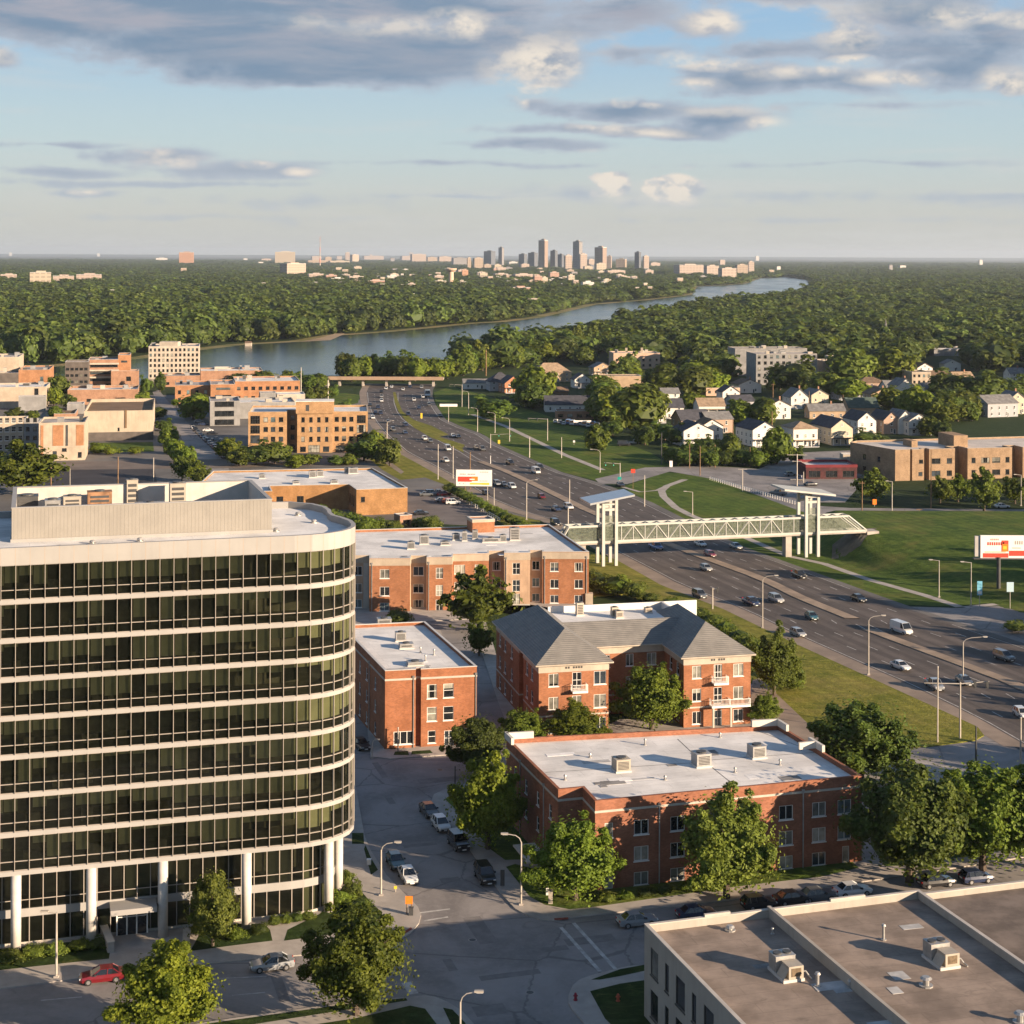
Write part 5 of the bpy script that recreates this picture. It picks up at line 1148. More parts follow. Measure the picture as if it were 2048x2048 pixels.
# ---------------------------------------------------------------- timber houses
SIDING = {k: mat(k + ' siding', c, .8, .06, .4) for k, c in dict(white=(.56, .54, .50), cream=(.46, .40, .30), grey=(.32, .32, .33), pink=(.34, .24, .18), orange=(.34, .15, .08), blue=(.30, .33, .36), tan=(.32, .25, .17)).items()}
SHINGLE = {k: mat(k + ' shingle', c, .9, .25, .6) for k, c in dict(dark=(.055, .055, .065), brown=(.15, .10, .065), grey=(.16, .155, .15), green=(.06, .085, .07), tan=(.28, .20, .13)).items()}
def house(name, label, px, py, w, d, hw, rise, wall, roof, rz=.18, gable='front', nw=2, porch=False, chim=False, hip=False, dormer=False):
    x, y = G(px, py); t = thing(name, label, 'house', (x, y, 0), rz, 'timber houses east of the highway')
    FOOT.append([(x - w / 2 - 2, y - 2), (x + w / 2 + 2, y - 2), (x + w / 2 + 2, y + d + 2), (x - w / 2 - 2, y + d + 2)])
    a = w / 2; m = MB(); e = .45
    m.prism([(-a, 0), (a, 0), (a, d), (-a, d)], 0, hw, bottom=False, top=False)
    if not hip:
        if gable == 'front':
            for yy in (0, d): m.face([(-a, yy, hw), (a, yy, hw), (0, yy, hw + rise)])
        else:
            for xx in (-a, a): m.face([(xx, 0, hw), (xx, d, hw), (xx, d / 2, hw + rise)])
    m.build('wall', SIDING[wall], t)
    m = MB(); s = rise / (a if gable == 'front' else d / 2)
    def slab(q):
        m.face(q); m.face([(x_, y_, z_ - .18) for x_, y_, z_ in q][::-1]); n = len(q)
        for i in range(n): j = (i + 1) % n; m.face([q[i], q[j], (q[j][0], q[j][1], q[j][2] - .18), (q[i][0], q[i][1], q[i][2] - .18)])
    if hip:
        k = min(a, d / 2); z0, z1 = hw, hw + rise
        if w <= d: r1, r2 = (0, k, z1), (0, d - k, z1)
        else: r1, r2 = (-a + k, d / 2, z1), (a - k, d / 2, z1)
        c = [(-a - e, -e, z0), (a + e, -e, z0), (a + e, d + e, z0), (-a - e, d + e, z0)]
        if w <= d: slab([c[0], c[1], r1]); slab([c[1], c[2], r2, r1]); slab([c[2], c[3], r2]); slab([c[3], c[0], r1, r2])
        else: slab([c[0], c[1], r2, r1]); slab([c[1], c[2], r2]); slab([c[2], c[3], r1, r2]); slab([c[3], c[0], r1])
    elif gable == 'front':
        for g_ in (-1, 1): slab([(g_ * (a + e), -e, hw - s * e + .05), (g_ * (a + e), d + e, hw - s * e + .05), (0, d + e, hw + rise + .05), (0, -e, hw + rise + .05)])
    else:
        for y_, g_ in ((-e, 1), (d + e, -1)): slab([(-a - e, y_, hw - s * e + .05), (a + e, y_, hw - s * e + .05), (a + e, d / 2, hw + rise + .05), (-a - e, d / 2, hw + rise + .05)])
    m.build('roof', SHINGLE[roof], t)
    fl_ = [1.6] + ([4.4] if hw > 5 else [])
    def win(x_, y_, z_, r_, ww=1.0, hh=1.5, kind='sash'):
        f, ps = win_mesh(ww, hh, kind, FRAME_W); o_ = ob('window', f, t, (x_, y_, z_ - hh / 2), r_); ob('pane', rw.choice(ps[:8]), o_)
    for z in fl_:
        for i in range(nw): win(-a + w * (i + .5) / nw - .5, -.16, z, 0)
        for i in range(max(2, int(d / 4))): win(-a - .16, d - d * (i + .5) / max(2, int(d / 4)) + .5, z, -math.pi / 2)
    if gable == 'front' and not hip and rise > 1.8: win(-.45, -.16, hw + rise * .3, 0, .9, 1.1)
    f, ps = win_mesh(1., 2.1, 'single', FRAME_W); o_ = ob('door', f, t, (a * .25, -.17, .02)); ob('pane', ps[5], o_)
    if porch:
        m = MB(); m.box(-a, a, -2., -.25, 0, .35); m.build('porch_floor', SIDING['grey'], t)
        m = MB(); m.box(-a - .1, a + .1, -2.1, -.25, 2.75, 2.95); m.build('porch_roof', SHINGLE[roof], t)
        for k in range(4):
            m = MB(); m.box(-a + .1 + k * (w - .4) / 3, -a + .3 + k * (w - .4) / 3, -1.95, -1.75, .35, 2.75); m.build('porch_post', FRAME_W, t)
    if chim:
        m = MB(); m.box(a * .3, a * .3 + .7, d * .45, d * .45 + .7, hw, hw + rise + 1.2); m.build('chimney', BRICK_P, t)
    if dormer:
        m = MB(); m.box(-1.1, 1.1, .6, 2.6, hw + .2, hw + 1.9); m.build('dormer', SIDING[wall], t); win(-.45, .44, hw + 1.1, 0, .9, 1.)
    return t
HOUSES = [
    ('house', 'big white house with twin sunlit gables and shaded blue side wall', 1397, 893, 11, 13, 5.8, 3.0, 'white', 'dark', .25, 'front', 3, True, False),
    ('house', 'lower tan gabled extension behind the twin gabled white house', 1425, 880, 8, 10, 5.4, 2.6, 'white', 'brown', .25, 'front', 2),
    ('house', 'white gabled house with a small slot window and dark roof', 1530, 893, 9.4, 16, 6.2, 3.0, 'white', 'dark', .3, 'front', 2, True),
    ('house', 'white three tier house with stacked porches and tan roof', 1611, 894, 9, 13, 6.6, 2.4, 'white', 'tan', .22, 'front', 3, True, False, True),
    ('house', 'cream tall gabled house with big front windows and brick garden', 1684, 890, 8.2, 20, 6.4, 3.4, 'cream', 'dark', .24, 'front', 2, True),
    ('house', 'white narrow gabled house behind a dark hedge', 1734, 870, 7.4, 15, 5.8, 3.3, 'white', 'dark', .24, 'front', 2),
    ('house', 'pinkish gabled house between two white gables in the row', 1783, 868, 6.4, 14, 5.6, 3.3, 'pink', 'dark', .24, 'front', 1),
    ('house', 'slim white gabled house next to the corner twin', 1811, 868, 5.4, 12, 6.2, 3.2, 'white', 'grey', .24, 'front', 1),
    ('house', 'white corner house with two pointed dormers and grey side', 1838, 870, 8.4, 12, 5.6, 2.8, 'white', 'grey', .24, 'front', 2, True, False, False, True),
    ('house', 'white steep gabled house alone in the second row', 1600, 818, 8.2, 12, 5.4, 4.0, 'white', 'grey', .2, 'front', 2, False, True),
    ('house', 'long tan roofed house behind the second row', 1655, 838, 15, 9, 3.6, 2.8, 'tan', 'grey', .1, 'side', 4, False, True),
    ('house', 'house with dark green roof and small lit tan gable', 1728, 832, 13, 11, 3.8, 4.2, 'tan', 'green', .15, 'side', 3),
    ('house', 'white gable peeping over the bright tree in the third row', 1812, 800, 8.6, 12, 6.8, 3.6, 'white', 'grey', .2, 'front', 2, False, True),
    ('house', 'pink hipped house right of the blank block', 1744, 786, 13, 10, 5.2, 2.8, 'pink', 'brown', .1, 'side', 3, False, False, True),
    ('house', 'grey house with sunlit cream gable by the eastern lawn', 2006, 834, 15, 14, 6.0, 3.4, 'grey', 'grey', .35, 'side', 4),
    ('house', 'cream gabled front of the house at the picture edge', 2036, 828, 8, 12, 6.4, 3.6, 'cream', 'grey', .2, 'front', 2, False, True),
    ('house', 'white house with roof lights in dark roof beside big tree', 1339, 838, 12, 10, 5, 3.6, 'white', 'dark', .15, 'side', 3),
    ('house', 'dark roofed house with pink gable end facing the sun', 1392, 866, 12, 11, 5.2, 3.8, 'pink', 'dark', .3, 'side', 3, False, False),
    ('house', 'small white house with lit front below tan roof strip', 1342, 808, 8, 9, 5, 2.4, 'white', 'grey', .15, 'side', 2),
    ('house', 'white gable end beyond the dark clump of trees', 1462, 806, 8, 10, 5.2, 3., 'white', 'dark', .2, 'front', 2),
    ('house', 'orange gabled house with dark roofed neighbour by the highway bend', 1027, 786, 9, 10, 5., 3.8, 'orange', 'dark', .35, 'front', 2, True),
    ('house', 'house with black pyramid roof next to the orange gable', 1004, 782, 12, 12, 4.6, 5., 'grey', 'dark', .2, 'side', 3, False, False, True),
    ('house', 'house with broad tan hipped roof among riverside trees', 1106, 764, 20, 14, 5., 5.5, 'tan', 'tan', .2, 'side', 4, False, False, True),
    ('house', 'small tan house with lit porch below the hipped roof', 1117, 798, 9, 8, 3.6, 2.2, 'tan', 'brown', .1, 'side', 2, True),
    ('house', 'long dark roofed house with a white gable end', 1140, 824, 21, 11, 3.4, 3.8, 'white', 'dark', .05, 'side', 5),
    ('house', 'low white cottage beside the highway bend trees', 955, 778, 14, 8, 3.2, 2., 'white', 'grey', .1, 'side', 3),
    ('house', 'white cottage with small gable at the far tree edge', 1905, 742, 10, 9, 4.4, 2.6, 'white', 'grey', .1, 'front', 2),
    ('house', 'tan house half hidden at the eastern tree edge', 1880, 768, 11, 9, 4.6, 2.6, 'tan', 'brown', .1, 'side', 2),
]
rh = random.Random(31)
for i, (px, py) in enumerate(((1165, 776), (1206, 752), (1300, 778), (1352, 760), (1424, 830), (1488, 822), (1500, 786), (1560, 838), (1640, 806), (1700, 800), (1766, 812), (1790, 790), (1870, 800), (1850, 752), (1930, 772), (1990, 786), (2036, 764), (1260, 826), (1310, 846), (1440, 866))):
    HOUSES.append(('house', f'{ORD[i]} of the small houses glimpsed through the eastern trees', px, py, rh.uniform(8, 12), rh.uniform(9, 13), rh.uniform(3.6, 6), rh.uniform(2.4, 3.6), rh.choice(['white', 'white', 'cream', 'tan', 'pink', 'grey']), rh.choice(['dark', 'grey', 'brown', 'tan']), rh.uniform(.1, .3), rh.choice(['front', 'side']), 2, rh.random() < .4, rh.random() < .5))
for h_ in HOUSES: house(*h_[:4], h_[4] * 1.14, h_[5], h_[6] * 1.12, *h_[7:])

# ---------------------------------------------------------------- far town: skyline and pale buildings among the trees
def towermat(name, col, band=.35):
    if name in MATS: return MATS[name]
    m = bpy.data.materials.new(name); m.use_nodes = True; t = m.node_tree; b = NB(t); bs = t.nodes['Principled BSDF']
    x, y, z = b.sep(b.n('ShaderNodeNewGeometry').outputs['Position'])
    run = b.m('ADD', x, y)
    s1 = b.m('LESS_THAN', b.m('FRACT', b.m('MULTIPLY', z, .125)), .5); s2 = b.m('LESS_THAN', b.m('FRACT', b.m('MULTIPLY', run, .07)), .7)
    c = b.mix(b.m('MULTIPLY', b.m('MULTIPLY', s1, s2), band), col, tuple(q * .35 for q in col))
    b.put(bs.inputs['Base Color'], c); bs.inputs['Roughness'].default_value = .6; MATS[name] = m; return m
FC = {'tan': (.30, .23, .17), 'cream': (.37, .31, .235), 'pink': (.33, .26, .215), 'dark': (.10, .11, .13), 'grey': (.21, .20, .20), 'salmon': (.31, .19, .145), 'white': (.44, .42, .39), 'brown': (.26, .19, .15), 'orange': (.38, .21, .13)}
def farb(name, label, cat, x0, x1, yt, yb, col, depth=.7, rz=.25, group=None, zt=11., cap=True):
    dy = lev((x0 + x1) / 2, yb)[1]; Y = F * (H - zt) / max(dy, 3.)
    a, c = AT(x0, yb, Y), AT(x1, yb, Y); w = c[0] - a[0]; Hh = max(4., AT((x0 + x1) / 2, yt, Y)[2])
    w2 = w / (math.cos(rz) + depth * math.sin(abs(rz)))
    t = thing(name, label, cat, ((a[0] + c[0]) / 2, Y, 0), rz, group)
    m = MB(); d = w2 * depth; m.box(-w2 / 2, w2 / 2, -d / 2, d / 2, 0, Hh); m.build('tower' if cat == 'tower' else 'wall', towermat('far ' + col, FC[col], .45 if cat == 'tower' else .25), t)
    m = MB(); m.box(-w2 * .5, w2 * .5, -d * .5, d * .5, Hh + .05, Hh + max(.6, Hh * .02)); m.build('roof', COPE if col not in ('dark', 'grey') else METAL_D, t)
    if cap:
        m = MB(); m.box(-w2 * .2, w2 * .25, -d * .2, d * .2, Hh + max(.6, Hh * .02), Hh * 1.05 + 2); m.build('roof_house', towermat('far ' + col, FC[col]), t)
    return t
cA = lambda x: 340 + x / 3.864; cB = lambda x: 820 + x / 3.864; cY = lambda y: 470 + y / 3.864
SKY = [('dark', 570, 660, 128, 240, 'broad dark glass tower at the west end of the skyline'), ('grey', 683, 726, 100, 240, 'slim grey tower beside the broad dark one'), ('dark', 840, 905, 150, 250, 'low dark slab between the slim grey tower and the tallest one'), ('dark', 912, 988, 140, 252, 'dark stepped tower close to the tallest tower'), ('brown', 992, 1066, 44, 256, 'tallest brown grey skyline tower with a small crown'), ('dark', 1084, 1141, 124, 256, 'dark blue tower just east of the tallest one'), ('dark', 1141, 1190, 152, 252, 'low dark block east of the dark blue tower'), ('pink', 1190, 1252, 160, 268, 'pale pink tower with a white sunlit side'), ('grey', 1258, 1332, 55, 270, 'second tallest skyline tower, dark grey'), ('pink', 1305, 1368, 150, 272, 'pink tower standing in front of the second tallest tower'), ('brown', 1426, 1520, 98, 266, 'brown square tower with sunlit flank'), ('dark', 1340, 1425, 232, 272, 'low dark glass block at the foot of the towers'), ('cream', 1425, 1515, 222, 278, 'cream low block at the foot of the brown tower'), ('pink', 1522, 1560, 165, 262, 'thin pink tower behind the brown square tower'), ('tan', 1590, 1676, 188, 260, 'squat tan tower east of the brown one'), ('dark', 1735, 1786, 136, 268, 'isolated dark tower near the river bend'), ('pink', 1798, 1846, 165, 270, 'pink tower next to the isolated dark one'), ('tan', 440, 472, 178, 262, 'narrow tan tower west of the skyline'), ('tan', 485, 566, 180, 258, 'wide tan block west of the skyline'), ('pink', 1372, 1425, 190, 250, 'small pink block behind the second tallest tower'), ('grey', 1440, 1470, 190, 240, 'small grey block between pink and brown towers')]
for col, x0, x1, yt, yb, lab in SKY: farb('skyline_tower', lab, 'tower', cB(x0), cB(x1), cY(yt), cY(yb), col, group='downtown skyline towers', depth=.8, rz=-.62 if col in ('dark', 'grey', 'brown') else -.3 if len(lab) % 2 else .25)
BIG = [('orange', cA(70), cA(185), cY(135), cY(222), 'lone orange tan tower block on the western horizon', .12), ('cream', cA(808), cA(972), cY(132), cY(220), 'broad cream slab on the horizon west of the mast', .12), ('tan', cA(850), cA(1050), cY(222), cY(308), 'cornerwise block with one dark and one golden face', .62), ('tan', cA(1390), cA(1460), cY(153), cY(208), 'small two tone block on the horizon east of the mast', .6), ('orange', cB(398), cB(450), cY(270), cY(322), 'small orange cube next to the water tower', .2), ('pink', cA(1352), cA(1390), cY(136), cY(195), 'thin pink tower west of the two tone block', .2),
       ('tan', 1470, 1495, 530, 548, 'tan block by the far river bend', .2), ('pink', 1495, 1508, 524, 545, 'slender pink tower at the far river bend', .2)]
for col, x0, x1, yt, yb, lab, rz in BIG: farb('far_block', lab, 'tower', x0, x1, yt, yb, col, rz=rz)
SM = [(cA(a), cA(c), cY(e), cY(g_), k) for a, c, e, g_, k in [(80, 130, 256, 285, 'tan'), (700, 785, 184, 200, 'pink'), (680, 722, 208, 224, 'white'), (565, 600, 181, 194, 'white'), (1090, 1172, 165, 192, 'pink'), (1050, 1210, 196, 218, 'tan'), (1220, 1392, 200, 218, 'cream'), (1195, 1250, 172, 212, 'tan'), (1285, 1330, 164, 184, 'pink'), (1480, 1655, 162, 184, 'pink'), (1540, 1562, 148, 166, 'tan'), (1700, 1736, 178, 208, 'grey'), (1775, 1930, 163, 188, 'pink'), (1845, 1882, 135, 168, 'tan'), (1060, 1190, 300, 334, 'pink'), (1195, 1292, 310, 338, 'salmon'), (1235, 1350, 335, 362, 'white'), (1372, 1500, 320, 352, 'pink'), (1512, 1662, 352, 388, 'salmon'), (1415, 1482, 245, 270, 'cream'), (1600, 1642, 300, 318, 'pink'), (1665, 1776, 315, 338, 'white'), (1776, 1810, 380, 402, 'white'), (1830, 1900, 378, 404, 'pink'), (1365, 1402, 395, 422, 'white'), (765, 812, 415, 434, 'white'), (480, 506, 440, 462, 'white'), (605, 650, 675, 712, 'cream'), (1860, 1892, 455, 488, 'white'), (700, 740, 370, 395, 'tan')]]
SM += [(cB(a), cB(c), cY(e), cY(g_), k) for a, c, e, g_, k in [(0, 126, 150, 208, 'pink'), (126, 212, 172, 208, 'tan'), (212, 320, 168, 208, 'pink'), (320, 440, 178, 235, 'grey'), (180, 262, 315, 348, 'pink'), (180, 282, 355, 384, 'cream'), (530, 600, 293, 334, 'cream'), (596, 642, 320, 362, 'tan'), (642, 760, 300, 322, 'pink'), (790, 952, 303, 334, 'pink'), (952, 1022, 318, 382, 'salmon'), (1010, 1066, 330, 378, 'cream'), (1066, 1136, 345, 372, 'white'), (1070, 1152, 290, 338, 'salmon'), (1145, 1178, 330, 354, 'white'), (1215, 1272, 312, 378, 'cream'), (1256, 1302, 350, 390, 'pink'), (765, 932, 405, 434, 'salmon'), (745, 776, 355, 380, 'white'), (780, 836, 345, 368, 'pink'), (1165, 1212, 375, 398, 'white'), (1320, 1422, 365, 402, 'white'), (1470, 1522, 362, 382, 'white'), (1590, 1702, 322, 348, 'pink'), (1702, 1756, 318, 342, 'pink'), (1500, 1662, 275, 304, 'pink'), (1445, 1506, 280, 304, 'cream'), (1800, 1836, 372, 418, 'cream'), (1735, 1782, 405, 438, 'pink'), (1832, 1872, 400, 434, 'tan'), (755, 832, 208, 228, 'white'), (850, 922, 225, 258, 'pink'), (565, 628, 228, 258, 'tan'), (645, 706, 230, 270, 'cream'), (1846, 1932, 215, 244, 'pink')]]
SM += [(1348, 1406, 530, 549, 'pink'), (1408, 1437, 532, 551, 'pink'), (1437, 1472, 537, 556, 'pink'), (1438, 1450, 520, 531, 'pink'), (1352, 1366, 556, 568, 'tan'), (1797, 1811, 531, 537, 'white'), (1777, 1785, 530, 541, 'grey'), (1957, 1965, 520, 531, 'white'), (1552, 1561, 533, 542, 'white'), (1536, 1548, 540, 546, 'tan'), (1510, 1518, 512, 520, 'white'), (58, 104, 545, 568, 'cream'), (104, 150, 552, 565, 'pink'), (150, 206, 549, 562, 'pink'), (0, 35, 549, 558, 'pink'), (176, 189, 588, 597, 'white'), (217, 229, 580, 592, 'white'), (18, 24, 505, 511, 'white'), (310, 336, 516, 521, 'white'), (194, 200, 507, 512, 'white')]
rs = random.Random(77)
for i in range(62):
    px = rs.choice([rs.uniform(840, 1400), rs.uniform(840, 1400), rs.uniform(600, 860), rs.uniform(640, 1240)]); py = 540 + 38 * rs.random() ** 1.2 if px < 1300 else rs.uniform(538, 556); w = rs.uniform(6, 20)
    SM.append((px, px + w, py - rs.uniform(3.5, 8), py, rs.choice(['pink', 'pink', 'tan', 'cream', 'white', 'salmon', 'grey'])))
FCW = {'tan': 'tan', 'pink': 'pale pink', 'white': 'white', 'cream': 'cream', 'grey': 'grey', 'salmon': 'salmon red'}
SM.sort(key=lambda r: r[0]); cnt = {}
for x0, x1, yt, yb, k in SM:
    zone = 'on the horizon ridge' if yb < 530 else 'in the far town' if x0 > 590 and yb < 575 else 'in the western woods' if x0 < 700 else 'near the far riverside'
    i = cnt.get((k, zone), 0); cnt[k, zone] = i + 1
    farb('far_building', f'{ORD[min(i, len(ORD) - 1)]} {FCW[k]} low building from the west {zone}', 'far building', x0, x1, yt, yb, k, group='pale buildings scattered through the far woods', cap=(x1 - x0) > 14)
def special():
    x0, Y = AT(902, 571, 3450)[:2]; t = thing('water_tower', 'mushroom shaped pale water tower standing above the far woods', 'water tower', (x0, Y, 0)); m = MB(); m.cyl(0, 0, 0, 44, 6, 16, 5.2); m.build('shaft', mat('tower concrete', (.50, .36, .27)), t)
    m = MB(); m.tube([(0, 0, 40), (0, 0, 44), (0, 0, 46), (0, 0, 47.5)], [5.5, 11, 12, 11.6], 20); m.build('tank', mat('tower concrete', ()), t)
    x0, Y = AT(640, 508, 9000)[:2]; t = thing('radio_mast', 'tall thin red and white radio mast on the horizon', 'mast', (x0, Y, 0)); top = AT(640, 473, 9000)[2]
    for k in range(6):
        m = MB(); m.cyl(0, 0, top * k / 6, top * (k + 1) / 6, 3.2 - .4 * k, 8); m.build('mast_section', mat('mast red', (.5, .2, .15)) if k % 2 else CREAM2, t)
    x0, Y = G(1072, 628); t = thing('pylon', 'pale concrete hook pylon at the far river bank', 'pylon', (x0, Y, 0)); m = MB(); m.box(-2.2, 2.2, -1.5, 1.5, 0, 19); m.build('post', CREAM2, t)
    m = MB(); m.box(-11, 2.2, -1.5, 1.5, 19.002, 20.6); m.build('arm', CREAM2, t)
    x0, Y = G(497, 692); t = thing('boat_hut', 'tiny pale hut at the water edge of the far bank', 'hut', (x0, Y, 0)); m = MB(); m.box(-2.6, 2.6, -2, 2, 0, 2.6); m.build('wall', CREAM2, t); m = MB(); m.face([(-2.9, -2.3, 2.6), (2.9, -2.3, 2.6), (2.9, 0, 3.9), (-2.9, 0, 3.9)]); m.face([(-2.9, 2.3, 2.6), (2.9, 2.3, 2.6), (2.9, 0, 3.9), (-2.9, 0, 3.9)]); m.build('roof', SHINGLE['brown'], t)
    x0, Y = G(1771, 694); t = thing('steeple', 'thin brown church spire rising from the eastern trees', 'spire', (x0, Y, 0)); m = MB(); m.box(-1.5, 1.5, -1.5, 1.5, 0, 13); m.build('tower', BRICK_G, t); m = MB(); m.tube([(0, 0, 13), (0, 0, 24)], [1.8, .1], 8); m.build('spire', SHINGLE['grey'], t)
special()
# ---------------------------------------------------------------- trees, shrubs, woods
LEAF = [leafmat('leaf broad', (.020, .045, .007), (.185, .235, .024), .38), leafmat('leaf lime', (.03, .062, .007), (.235, .28, .024), .42), leafmat('leaf deep', (.014, .033, .007), (.130, .178, .025), .34), leafmat('leaf olive', (.024, .045, .009), (.175, .205, .028), .36)]
WOODLEAF = leafmat('leaf woodland', (.014, .033, .008), (.118, .155, .025), .28)
BARK = mat('bark', (.085, .065, .05), .95, .3, 2.)
def crown_mesh(name, seed, nl, nleaf, leaf, m, rx=4., z0=.2, z1=9.7, shape='round', core=False, lobe=(.24, .4)):
    r = np.random.default_rng(seed); zc, rz = (z0 + z1) / 2, (z1 - z0) / 2
    d = r.normal(size=(nl, 3)); d /= np.linalg.norm(d, axis=1)[:, None]
    az_ = np.arctan2(d[:, 1], d[:, 0]); irr = 1 + .22 * np.sin(3 * az_ + seed) + .16 * np.sin(5 * az_ - seed * 2 + d[:, 2] * 4)
    rad = (r.uniform(.05, .80, nl) ** .55)[:, None]
    c = d * rad * irr[:, None]
    if shape == 'oval': c[:, :2] *= (1.08 - .62 * np.clip(c[:, 2:3], 0, 1)) * (1 - .2 * np.clip(-c[:, 2:3], 0, 1))
    if shape == 'broad': c[:, 2] = np.where(c[:, 2] < 0, c[:, 2] * .7, c[:, 2])
    lr = r.uniform(*lobe, nl)
    if not core:                         # limbs that fork out of the trunk, leaf tufts along their outer parts
        nb = max(10, nl // 7); C_, R_ = [], []
        for i in range(nb):
            a_ = i * 2.39996 + r.uniform(-.35, .35); e_ = math.asin(np.clip(-.42 + 1.42 * ((i + .5) / nb) ** .85, -1, 1)); q_ = r.uniform(.74, 1.1) * (1 + .12 * math.sin(2 * a_ + seed))
            h_ = math.cos(e_) * (1.0 if shape != 'oval' else 1.04 - .38 * max(0, math.sin(e_))); tip = np.array([math.cos(a_) * h_, math.sin(a_) * h_, math.sin(e_) * (1. if e_ > 0 or shape != 'broad' else .75)]) * q_ * .93
            b0 = np.array([0, 0, -.55 + .35 * (i / nb)])
            for t_ in np.linspace(.3, 1., 8): C_.append(b0 + (tip - b0) * t_ + r.normal(size=3) * .055); R_.append((.25 - .15 * t_) * r.uniform(.8, 1.25))
        c, lr = np.array(C_), np.array(R_); nl = len(lr); d = c / (np.linalg.norm(c, axis=1)[:, None] + 1e-6)
    k = r.choice(nl, nleaf, p=lr ** 2 / (lr ** 2).sum())
    v = r.normal(size=(nleaf, 3)); v /= np.linalg.norm(v, axis=1)[:, None]
    v = v + d[k] * .4 + np.array([0, 0, .15]); v /= np.linalg.norm(v, axis=1)[:, None]
    p = c[k] + v * (lr[k] * r.uniform(.4, 1.22, nleaf) ** .7)[:, None]
    if shape != 'none':
        w_ = r.random(nleaf) < (.22 if core else .07); e = r.normal(size=(nleaf, 3)); e /= np.linalg.norm(e, axis=1)[:, None]; a_ = np.arctan2(e[:, 1], e[:, 0])
        q_ = e * (r.uniform(.3, .9, nleaf) ** .7 * (1 + .14 * np.sin(3 * a_ + seed) + .1 * np.sin(7 * a_ + e[:, 2] * 6)))[:, None]
        if shape == 'oval': q_[:, :2] *= (1.06 - .5 * np.clip(q_[:, 2:3], 0, 1))
        p = np.where(w_[:, None], q_, p); v = np.where(w_[:, None], e, v)
    p *= np.array([rx, rx, rz]); p[:, 2] += zc
    low_ = p[:, 2] < z0 + .06 * (z1 - z0); p[low_, 2] += (z1 - z0) * .12
    nrm = v * 1. + r.normal(size=(nleaf, 3)) * (.24 if core else .42) + np.array([0, 0, .25]); nrm /= np.linalg.norm(nrm, axis=1)[:, None]
    t = np.cross(nrm, r.normal(size=(nleaf, 3))); t /= np.linalg.norm(t, axis=1)[:, None] + 1e-9
    u = np.cross(nrm, t); s = leaf * r.uniform(.55, 1.25, nleaf)
    t *= (s * .62)[:, None]; u *= (s * .5)[:, None]; bend = nrm * (s * .16)[:, None]
    q = np.stack([p - t, p - u * .9 + bend, p + t, p + u + bend], 1)
    tone = np.clip(r.uniform(0, 1, nl)[k] * .55 + r.uniform(0, .5, nleaf), 0, 1)
    V = q.reshape(-1, 3); nv = len(V); Fi = np.arange(nv).reshape(-1, 4); T = np.repeat(tone, 4)
    vs, fs = [tuple(a) for a in V.tolist()], [tuple(a) for a in Fi.tolist()]
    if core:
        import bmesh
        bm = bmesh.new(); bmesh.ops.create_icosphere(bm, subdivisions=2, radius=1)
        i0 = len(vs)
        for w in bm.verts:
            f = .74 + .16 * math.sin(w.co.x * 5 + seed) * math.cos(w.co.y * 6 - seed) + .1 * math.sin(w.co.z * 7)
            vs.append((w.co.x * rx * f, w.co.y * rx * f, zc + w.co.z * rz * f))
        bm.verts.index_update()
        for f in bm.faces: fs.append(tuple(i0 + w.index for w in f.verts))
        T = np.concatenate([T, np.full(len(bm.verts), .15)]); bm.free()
    me = bpy.data.meshes.new(name); me.from_pydata(vs, [], fs); me.materials.append(m)
    at = me.attributes.new('tone', 'FLOAT', 'POINT'); at.data.foreach_set('value', T.astype(np.float32))
    me.update(); return me
def trunk_mesh(seed, r0=.22, z1=6.5, limbs=7):
    r = random.Random(seed); m = MB()
    m.tube([(0, 0, 0), (.05, .03, z1 * .35), (-.05, .1, z1 * .7), (.1, 0, z1)], [r0 * 1.25, r0, r0 * .7, r0 * .3], 8)
    for i in range(limbs):
        a = i * 2.4 + r.uniform(-.4, .4); z = z1 * r.uniform(.33, .8); L = r.uniform(1.6, 2.8)
        m.tube([(0, 0, z), (math.cos(a) * L * .5, math.sin(a) * L * .5, z + L * .45), (math.cos(a) * L, math.sin(a) * L, z + L * .95)], [r0 * .5, r0 * .33, r0 * .12], 6)
    return m.mesh('trunk', BARK)
def proto(name, cm, tm):
    t = bpy.data.objects.new(name, None); c = bpy.data.objects.new('crown', cm); k = bpy.data.objects.new('trunk', tm); c.parent = t; k.parent = t
    return t, c, k
PR = {}
for lv, nl, nleaf, leaf, lob in (('near', 120, 46000, .26, (.11, .22)), ('mid', 60, 7000, .56, (.16, .27)), ('far', 34, 1700, .95, (.2, .32))):
    for i, (sh, mi) in enumerate((('oval', 0), ('oval', 1), ('broad', 2), ('round', 3), ('oval', 3), ('round', 1))):
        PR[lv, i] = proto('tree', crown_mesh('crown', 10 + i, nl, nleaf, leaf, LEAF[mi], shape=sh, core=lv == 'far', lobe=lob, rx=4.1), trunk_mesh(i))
for i, mi in enumerate((2, 0, 3)):
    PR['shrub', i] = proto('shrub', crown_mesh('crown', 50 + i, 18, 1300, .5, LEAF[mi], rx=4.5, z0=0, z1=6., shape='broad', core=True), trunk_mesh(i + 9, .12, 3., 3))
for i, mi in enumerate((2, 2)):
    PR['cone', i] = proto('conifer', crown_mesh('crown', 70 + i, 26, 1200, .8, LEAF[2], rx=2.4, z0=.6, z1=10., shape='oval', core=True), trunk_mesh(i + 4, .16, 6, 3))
tr_ = random.Random(21); NTREE = 0; ZONES = {}
